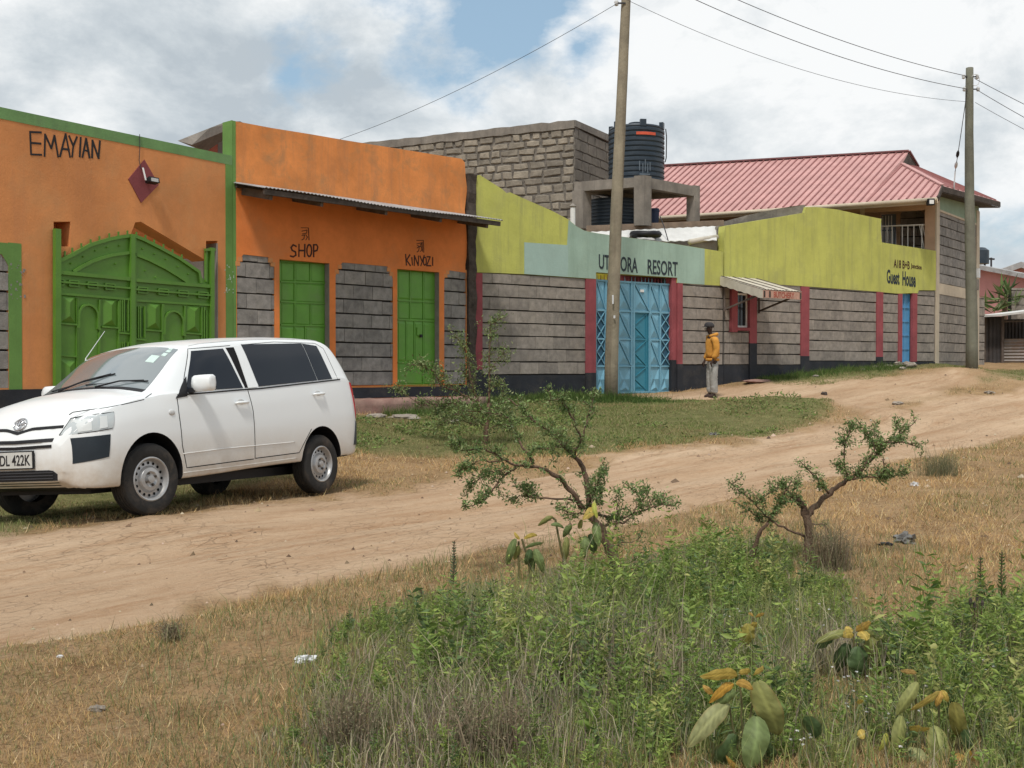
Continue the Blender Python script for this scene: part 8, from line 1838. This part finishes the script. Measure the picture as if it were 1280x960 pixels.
SH3 = [([(1050, 940), (1060, 820), (1078, 640)], .05, .03, 0, .3), ([(1078, 640), (1085, 480), (1080, 330), (1090, 180), (1085, 95), (1165, 45)], .022, .008, .2, 1.0), ([(1050, 780), (1000, 620), (950, 480), (930, 330), (900, 240), (835, 165)], .022, .007, -.2, .9), ([(1000, 640), (860, 560), (740, 520), (690, 420), (600, 380), (530, 372)], .018, .006, -.3, 1.1),
       ([(980, 700), (900, 640), (760, 650), (600, 660), (520, 600), (415, 535)], .016, .005, .3, 1.0), ([(1040, 800), (950, 730), (850, 720), (700, 815)], .014, .005, -.4, 1.3), ([(1080, 640), (1200, 740), (1245, 760)], .014, .005, .2, 1.3), ([(1085, 420), (1150, 320), (1190, 290)], .008, .004, 0, 1.0), ([(1080, 560), (1150, 500), (1170, 560)], .009, .004, 0, 1.3), ([(1060, 760), (1120, 690), (1180, 660)], .012, .004, .2, 1.4),
       ([(960, 700), (820, 640), (700, 700)], .012, .004, 0, 1.4), ([(1000, 800), (880, 760), (740, 740)], .012, .004, .3, 1.4), ([(1060, 830), (1140, 800), (1230, 840)], .012, .004, .2, 1.3), ([(740, 520), (790, 470), (760, 430)], .008, .003, 0, 1.0), ([(950, 480), (880, 400)], .008, .003, 0, .9)]
shrub('thorn_shrub', 'bushy thorn shrub on the grass verge before the gap between shop and resort wall', 'shrub', (607, 560), 16.6, 420, 390, 5.645, SH3, [(.15, .21, .07), (.21, .27, .10), (.10, .15, .055), (.27, .31, .14)], .045, 7, .04, 'thorn shrubs', .8, .17)

def big_leaf(root, a, b_, w, col, sag=.12, twist=0.0):
    """thin ovate leaf: folded along the midrib, wavy margin, pointed and curling down at the tip"""
    twist *= .6; w *= 1.38; a, b_ = Vector(a), Vector(b_); d = b_ - a; L = d.length; t = d.normalized(); s = t.cross(Vector((0, 1, 0)))
    s = s.normalized() if s.length > .1 else Vector((1, 0, 0)); s = (Matrix.Rotation(twist, 3, t) @ s); u = s.cross(t).normalized()
    if u.y > 0: u = -u
    co, cols, n, m_ = [], [], 14, 8; ph = random.uniform(0, 6); warm = col[0] > .3; fold = .2 if warm else random.uniform(.25, .6); w *= 1.35 if warm else 1; brown = random.random() < .5
    for i in range(n + 1):
        k = i / n; ww = w / 2 * (1.9 * (k + .015) ** .55 * (1 - k) ** .62 * (1.0 - .15 * k)) / 1.28
        c = a + d * k + Vector((0, 0, L * sag * 4 * k * (1 - k))) + u * (L * (.10 * math.sin(k * 3.0) - .22 * k ** 3)) + s * (w * .05 * math.sin(k * 4 + ph))
        for j in range(m_ + 1):
            m = (j - m_ / 2) / (m_ / 2); q = abs(m)
            wv = .05 * w * math.sin(k * 17 + ph + (0 if m > 0 else 1.7)) * q * q; vein = .018 * w * (1 if (i + int(q * 2.2)) % 2 else -1) * (1 - q) * (q > .1)
            co.append(c + s * ww * m * (1 - .12 * fold) - u * (ww * fold * q ** 1.4) + u * (wv + vein - (.03 * w if j == m_ // 2 else 0)))
            f = 1.45 if j == m_ // 2 else (1.12 if (i + int(q * 2.2)) % 2 else .92); f *= random.uniform(.9, 1.1)
            cc = [min(1, x * f) for x in col]
            e = max(0, q - .8) * 2.2 + max(0, k - .86) * 3
            if brown and random.random() < .9: cc = [x * (1 - min(.8, e)) + y * min(.8, e) for x, y in zip(cc, (.26, .16, .06))]
            cols.append(cc)
    F_ = [(i * (m_ + 1) + j, i * (m_ + 1) + j + 1, (i + 1) * (m_ + 1) + j + 1, (i + 1) * (m_ + 1) + j) for i in range(n) for j in range(m_)]
    off = np.array(origin(root)); me = np_mesh('leaf', np.array([list(v) for v in co]) - off, 4, np.array(F_), dict(col=np.array(cols)), smooth=True)
    return link('leaf', me, BIGLEAF, root)
def big_leaf_mat():
    m = M_attr('broad_leaf', .6, .35, .22); nt = m.node_tree; N, L = nt.nodes, nt.links; b = nt.nodes['Principled BSDF']
    geo = N.new('ShaderNodeNewGeometry'); n = N.new('ShaderNodeTexNoise'); n.inputs['Scale'].default_value = 60; n.inputs['Detail'].default_value = 6; L.new(geo.outputs['Position'], n.inputs['Vector'])
    bp = N.new('ShaderNodeBump'); bp.inputs['Strength'].default_value = .5; bp.inputs['Distance'].default_value = .004; L.new(n.outputs[0], bp.inputs['Height']); L.new(bp.outputs[0], b.inputs['Normal']); return m
BIGLEAF = big_leaf_mat()
YE, OR, OL, GR, DG, LG = (.42, .31, .07), (.40, .25, .06), (.23, .24, .08), (.14, .185, .065), (.075, .12, .045), (.26, .27, .12)
def leaf_plant(label, base, Y, ox, oy, s, LV, stems):
    g = at(*base, Y); root = thing('broad_leaved_plant', label, 'plant', (g.x, g.y, hz(g.x, g.y)), group='broad leaved plants')
    gz0 = hz(g.x, g.y)
    for st in stems:
        P = [at(ox + x / s, oy + y / s, Y + .02) for x, y in st]; P[0].z = min(P[0].z, gz0 - .01) if P[0].z < gz0 + .25 else P[0].z
        bm = NB(); tube(bm, refine(P, 3, .003), .005 * Y / 5, 6); finish('stem', bm, M_('reddish_stem', (.13, .12, .05), bump=.1) if 'reddish_stem' not in bpy.data.materials else bpy.data.materials['reddish_stem'], root)
    for i, (x0, y0, x1, y1, w, col, dy) in enumerate(LV):
        a = at(ox + x0 / s, oy + y0 / s, Y - .02); b_ = at(ox + x1 / s, oy + y1 / s, Y + dy); big_leaf(root, a, b_, w / s / F * Y * 1.06, col, .10 if abs(x1 - x0) > abs(y1 - y0) else .03, random.uniform(-.5, .5))
leaf_plant('large leaved plant with a crown of yellow and orange leaves at the bottom edge', (922, 1010), 4.25, 780, 740, 4.267,
    [(960, 670, 1065, 815, 105, DG, .10), (720, 475, 825, 800, 160, OL, .0), (560, 600, 345, 820, 115, LG, -.10), (590, 760, 480, 980, 115, DG, .03), (570, 830, 600, 1000, 90, GR, .05), (700, 662, 690, 945, 165, GR, -.12), (740, 780, 830, 960, 70, DG, .12),
     (600, 535, 495, 605, 75, GR, -.04), (605, 450, 428, 465, 55, YE, -.08), (612, 432, 690, 428, 30, YE, .02), (690, 445, 765, 402, 28, YE, .05), (585, 490, 463, 595, 42, (.42, .24, .04), -.05), (600, 478, 682, 524, 38, OR, -.06), (470, 548, 424, 498, 28, OR, -.02), (620, 980, 560, 900, 30, OR, -.1)],
    [[(620, 1150), (632, 800), (628, 600), (615, 440)], [(632, 800), (700, 665)], [(628, 620), (700, 480)], [(628, 640), (560, 600)]])
leaf_plant('olive green large leaved plant with drooping golden tips at the bottom right', (1148, 1010), 4.35, 1000, 680, 3.43,
    [(500, 590, 425, 740, 62, OL, -.05), (440, 735, 395, 960, 70, OL, -.04), (590, 780, 590, 980, 105, OL, -.10), (655, 680, 715, 880, 80, (.21, .19, .05), .02), (480, 870, 545, 985, 85, LG, -.12), (700, 800, 745, 960, 70, DG, .05), (520, 800, 470, 830, 45, GR, 0), (600, 632, 490, 730, 28, (.33, .25, .06), -.05), (602, 630, 590, 700, 26, OR, -.03), (605, 628, 640, 680, 22, YE, -.03),
     (470, 795, 545, 805, 30, YE, -.1), (665, 900, 712, 965, 36, OR, -.1), (500, 555, 430, 548, 20, (.36, .24, .08), 0), (900, 740, 925, 800, 26, (.35, .28, .10), 0), (250, 800, 275, 830, 30, YE, -.05), (370, 810, 352, 890, 34, (.3, .3, .06), -.05), (270, 670, 245, 690, 22, YE, 0), (740, 960, 735, 900, 22, OR, -.1)],
    [[(560, 1150), (590, 900), (600, 630)], [(480, 1150), (500, 800), (495, 560)], [(680, 1150), (690, 900), (655, 680)], [(930, 900), (900, 740)], [(370, 1000), (370, 810)], [(260, 1000), (252, 800)]])
leaf_plant('dark umbrella shaped broad leaved plant with orange crown leaves right of centre in the weeds', (1070, 905), 5.3, 1000, 680, 3.43,
    [(215, 378, 70, 432, 42, OL, -.05), (250, 440, 260, 590, 110, DG, -.03), (205, 430, 165, 570, 80, DG, .05), (290, 400, 330, 500, 60, OL, 0), (130, 400, 80, 470, 70, DG, .06), (215, 385, 200, 350, 26, YE, 0), (240, 375, 310, 340, 34, OR, -.02), (265, 372, 285, 410, 40, YE, -.06), (290, 370, 320, 410, 30, OL, 0), (225, 380, 190, 400, 35, YE, -.05)],
    [[(232, 760), (238, 560), (228, 380)]])
leaf_plant('broad leaved plant with one yellow curled leaf growing against the thorn shrub trunk', (742, 760), 7.7, 540, 460, 3.694,
    [(760, 712, 770, 820, 52, GR, -.1), (705, 775, 700, 880, 50, GR, -.05), (735, 765, 745, 865, 52, DG, 0), (645, 728, 605, 785, 40, GR, 0), (622, 780, 620, 905, 42, OL, 0), (560, 688, 488, 735, 30, OL, 0), (548, 725, 615, 738, 22, GR, 0), (660, 850, 640, 915, 30, LG, 0), (752, 655, 705, 692, 34, YE, -.12), (748, 618, 758, 690, 20, (.33, .34, .06), -.1), (690, 700, 680, 760, 26, OL, .1)],
    [[(735, 1080), (740, 850), (750, 650)], [(600, 1040), (610, 900), (570, 700), (555, 690)], [(690, 1000), (690, 780)]])
leaf_plant('low broad leaved plant with drooping leaves left of the thorn shrub trunk', (662, 735), 7.5, 540, 460, 3.694,
    [(388, 790, 335, 915, 44, GR, 0), (480, 835, 508, 950, 50, GR, -.05), (455, 838, 430, 915, 48, DG, 0), (425, 785, 490, 775, 18, YE, 0), (405, 790, 375, 760, 14, YE, 0), (400, 820, 380, 900, 34, OL, .05), (450, 840, 470, 960, 44, DG, .05), (430, 830, 520, 815, 22, GR, 0)],
    [[(455, 1040), (450, 900), (415, 790)], [(400, 1000), (400, 800)]])
leaf_plant('single upright yellow green leaf with an orange tip in the middle of the weeds', (936, 880), 5.4, 780, 740, 4.267,
    [(670, 170, 648, 292, 74, (.34, .29, .07), 0), (700, 135, 758, 120, 18, OR, 0), (690, 130, 660, 112, 12, OR, 0), (690, 160, 700, 200, 30, YE, 0)], [[(655, 620), (670, 400), (690, 135)]])
# stiff upright weeds with stacked leaves
def spike_weed(label, px, pyb, pyt, Y, w, col):
    b_ = at(px, pyb, Y); b_.z = hz(b_.x, b_.y); t = at(px + random.uniform(-3, 3), pyt, Y); root = thing('upright_weed', label, 'weed', b_, group='upright weeds'); bm = NB(); tube(bm, refine([b_, b_.lerp(t, .5), t], 3, .004), .004, 5); finish('stem', bm, MT['bark'], root)
    n = int((t - b_).length / .022); B, D = [], []
    for k in range(n):
        q = b_.lerp(t, .15 + .85 * k / n)
        for s_ in range(4): a = k * 1.1 + s_ * 1.57; B.append(list(q)); D.append((math.cos(a), math.sin(a), .9))
    m = len(B); l = np.linspace(1.3, .6, m) * w; stuff('foliage', [leaves(np.array(B), np.array(D), l, l * .4, pick(m, [col]))], LEAF, parent=root)
spike_weed('grey green upright weed on the road edge, leftmost of the upright weeds', 566, 762, 676, 7.2, .035, (.13, .17, .09))
spike_weed('shorter grey green weed beside the left edge of the tall grass', 527, 775, 735, 7.0, .035, (.12, .16, .09))
spike_weed('tall upright green weed standing against the dry field at the right edge', 1226, 800, 696, 6.2, .04, (.09, .15, .04))
spike_weed('upright green weed in the far right corner of the dry field', 1252, 800, 690, 6.3, .04, (.11, .17, .05))
def brown_seed():
    root = thing('seed_head_stalk', 'dark brown dried seed heads on a stalk at the right edge of the weeds', 'plant', at(1222, 800, 5.6)); root.location.z = hz(root.location.x, root.location.y)
    for x, y in ((1213, 752), (1218, 757), (1228, 755), (1222, 748)):
        p = at(x, y, 5.6); bm = NB(); tube(bm, [root.location, p], .003, 5); finish('stalk', bm, MT['bark'], root)
        bm = NB(); lathe(bm, [(.003, -.02), (.008, -.01), (.009, .008), (.004, .02)], 7, Matrix.Translation(p)); finish('seed_head', bm, MT['darkwood'], root)
brown_seed()
# dry little bush beside the right shrub trunk and along the left
def twig_bush(label, px, py, h, w, n, cols):
    g = G(px, py); B0 = Vector((g.x, g.y, hz(g.x, g.y))); root = thing('dry_bush', label, 'bush', B0, group='dry twiggy bushes'); P = []
    x = B0.x + rs.normal(0, w * .45, n); y = B0.y + rs.normal(0, w * .45, n); P.append(blades(ground3(x, y), rs.gamma(6, h / 6, n), np.full(n, .004), rs.uniform(.1, .7, n), pick(n, cols), 2))
    m = n * 3; k = rs.choice(n, m); hh = rs.uniform(.3, 1, m) * h; Q = np.stack([x[k] + rs.normal(0, .03, m), y[k] + rs.normal(0, .03, m), B0.z + hh], 1); P.append(leaves(Q, rs.normal(size=(m, 3)), np.full(m, .014), np.full(m, .005), pick(m, cols))); stuff('stems', P, GRASS, parent=root)
BR = [(.24, .19, .13), (.31, .25, .17), (.18, .14, .09), (.22, .22, .12)]
twig_bush('dry brown twiggy bush at the foot of the right thorn shrub', 1038, 712, .26, .16, 500, BR)
twig_bush('small dry tuft on the dirt road edge at the left', 212, 805, .09, .05, 160, BR)
twig_bush('grey brown twiggy bush at the left edge of the foreground weeds', 440, 935, .22, .16, 380, BR)
twig_bush('grey brown twiggy bush in the bottom middle', 610, 955, .22, .18, 420, BR)
twig_bush('grey green scrub tuft on the far side of the dry field', 1175, 596, .22, .25, 500, [(.16, .17, .09), (.22, .20, .12)])
# banana-like palm behind the shed
def palm():
    Y = 45; root = thing('spiky_leaf_plant', 'spiky long leaved green plant between the pink house and the iron shed', 'plant', at(1250, 440, Y)); B, D, L = [], [], []
    for cx_, cy_, n, sp in ((1243, 388, 26, 1.0), (1256, 372, 34, 1.15), (1262, 384, 20, .9)):
        c = at(cx_, cy_, Y)
        for k in range(n): a = random.uniform(-.3, 3.4); B.append(list(c + Vector((random.gauss(0, .12), random.gauss(0, .3), random.gauss(0, .12))))); D.append((math.cos(a), random.gauss(0, .35), math.sin(a) * .9 + .1)); L.append(random.uniform(.45, .85) * sp)
    L = np.array(L); stuff('fronds', [leaves(np.array(B), np.array(D), L, L * .13, pick(len(B), [(.10, .16, .05), (.16, .23, .08), (.07, .11, .04), (.22, .26, .12)]))], LEAF, parent=root)
    bm = NB(); b_ = at(1256, 452, Y); tube(bm, [b_, at(1256, 372, Y)], .1, 7); finish('stem', bm, MT['bark'], root)
palm()
for lab, px, py, s_, n in (('dark leafy bush at the foot of the lodge end wall by the pole', 1268, 455, .0, 0),):
    pass
# ------------------------------------------------------------------ litter and stones
def crumple(name, label, cat, px, py, sx, sy, sz, mat, rotz=0, group=None, rough=.25, seg=3):
    g = ground_pt(px, py); bm = NB(); bmesh.ops.create_icosphere(bm, subdivisions=seg, radius=1)
    for v in bm.verts:
        n = mathutils_noise(v.co * 2.1 + Vector((px, py, 0))) + .5 * mathutils_noise(v.co * 5 + Vector((py, px, 0))); v.co *= 1 + rough * n * 1.6
    bmesh.ops.transform(bm, matrix=Matrix.Translation(g + Vector((0, 0, sz * .45))) @ Matrix.Rotation(rotz, 4, 'Z') @ Matrix.Diagonal((sx, sy, sz, 1)), verts=bm.verts)
    o = finish(name, bm, mat, None, smooth=(25 if name != 'stone' else 30)); props(o, label, cat, group); return o
crumple('plastic_bag', 'white crumpled plastic bag lying on the dry grass at the left', 'bag', 382, 828, .050, .032, .02, MT['bag'], .2, rough=.5)
crumple('paper_scrap', 'tiny white paper scrap on the dry verge at the far left', 'litter', 75, 823, .016, .012, .01, MT['bag'])
crumple('stone', 'flat pale stone in the dry grass at the lower left', 'stone', 121, 889, .034, .025, .016, MT['rock'])
crumple('paper_scrap', 'white and grey scrap on the grass verge below the walking person', 'litter', 893, 544, .07, .05, .03, MT['cloth'], rough=.5)
crumple('paper_scrap', 'white litter scrap at the near edge of the road in the right field', 'litter', 1143, 608, .04, .03, .03, MT['bag'], rough=.5)
crumple('grey_rag', 'crumpled grey rag lying in the dry field at the right', 'rag', 1131, 679, .085, .06, .05, MT['cloth'], .3, rough=.45)
crumple('grey_rag', 'small dark flat scrap beside the crumpled grey rag', 'rag', 1107, 681, .06, .03, .014, MT['black'], .3, rough=.45)
for i, (px, py, s_, lab) in enumerate(((1110, 460, .17, 'leftmost flat stone of the row at the foot of the lime wall'), (1122, 458, .22, 'large pale stone before the narrow blue door'), (1136, 459, .24, 'large pale slab stone right of the narrow blue door step'), (1095, 461, .14, 'small flat stone left of the stone row'), (1128, 462, .12, 'small stone in front of the stone row'), (1078, 463, .10, 'lone small stone at the foot of the lime wall'))):
    crumple('stone', lab, 'stone', px, py, s_, s_ * .7, s_ * .4, MT['rock'], i, 'stones by the blue door')
for i, (px, py, s_, lab) in enumerate(((505, 524, .26, 'flat pale stone on the grass before the pink step'), (470, 522, .2, 'pale stone left of the flat one before the pink step'), (563, 529, .18, 'rounded pale stone near the shrub before the pink step'))):
    crumple('stone', lab, 'stone', px, py, s_, s_ * .7, s_ * .22, MT['rock'], i, 'stones before the pink step')
crumple('stone', 'small dark stone on the dirt path beyond the verge', 'stone', 1030, 494, .07, .06, .05, MT['darkwood'])
crumple('stone', 'small brown stone on the dirt path near the verge tip', 'stone', 1122, 506, .12, .09, .05, MT['rock'])
crumple('paper_scrap', 'pale litter in front of the spoil heap at the right', 'litter', 1236, 492, .10, .07, .04, MT['rock'], rough=.5)
crumple('fallen_log', 'reddish flat slab lying at the wall foot right of the walking person', 'slab', 948, 478, .55, .16, .05, MT['step'], R(40), rough=.12)
crumple('stone', 'small pale stone on the dirt beside the walking person', 'stone', 1020, 471, .09, .07, .03, MT['rock'])
# clods and pebbles
def pebbles():
    n = 5200; x, y = polar(n, 3.2, 32); k = before_walls(x, y) & ((rs.rand(n) < .4) | (np.abs(sdist(x, y, ROAD_POLY)) < .45)); x, y = x[k], y[k]; n = len(x); r = np.hypot(x, y)
    s_ = rs.gamma(2, .0028, n) * np.clip(r / 5, 1, 3.0); B = ground3(x, y, 0)
    T = np.array([(1, 0, 0), (-.5, .87, 0), (-.5, -.87, 0), (.2, .1, .8)]); co = B[:, None, :] + (T[None] * (1 + rs.uniform(-.35, .35, (n, 4, 3)))) * s_[:, None, None]; b0 = np.arange(n)[:, None] * 4
    f = np.concatenate([b0 + [0, 1, 3], b0 + [1, 2, 3], b0 + [2, 0, 3]], 0)
    stuff('pebbles', [(co.reshape(-1, 3), f, np.repeat(pick(n, [(.36, .25, .16), (.24, .16, .10), (.45, .35, .25), (.13, .09, .06)]), 4, 0))], M_attr('pebble', .9, .1, 0), 'loose clods and pebbles scattered on the dirt road', 'pebbles')
pebbles()
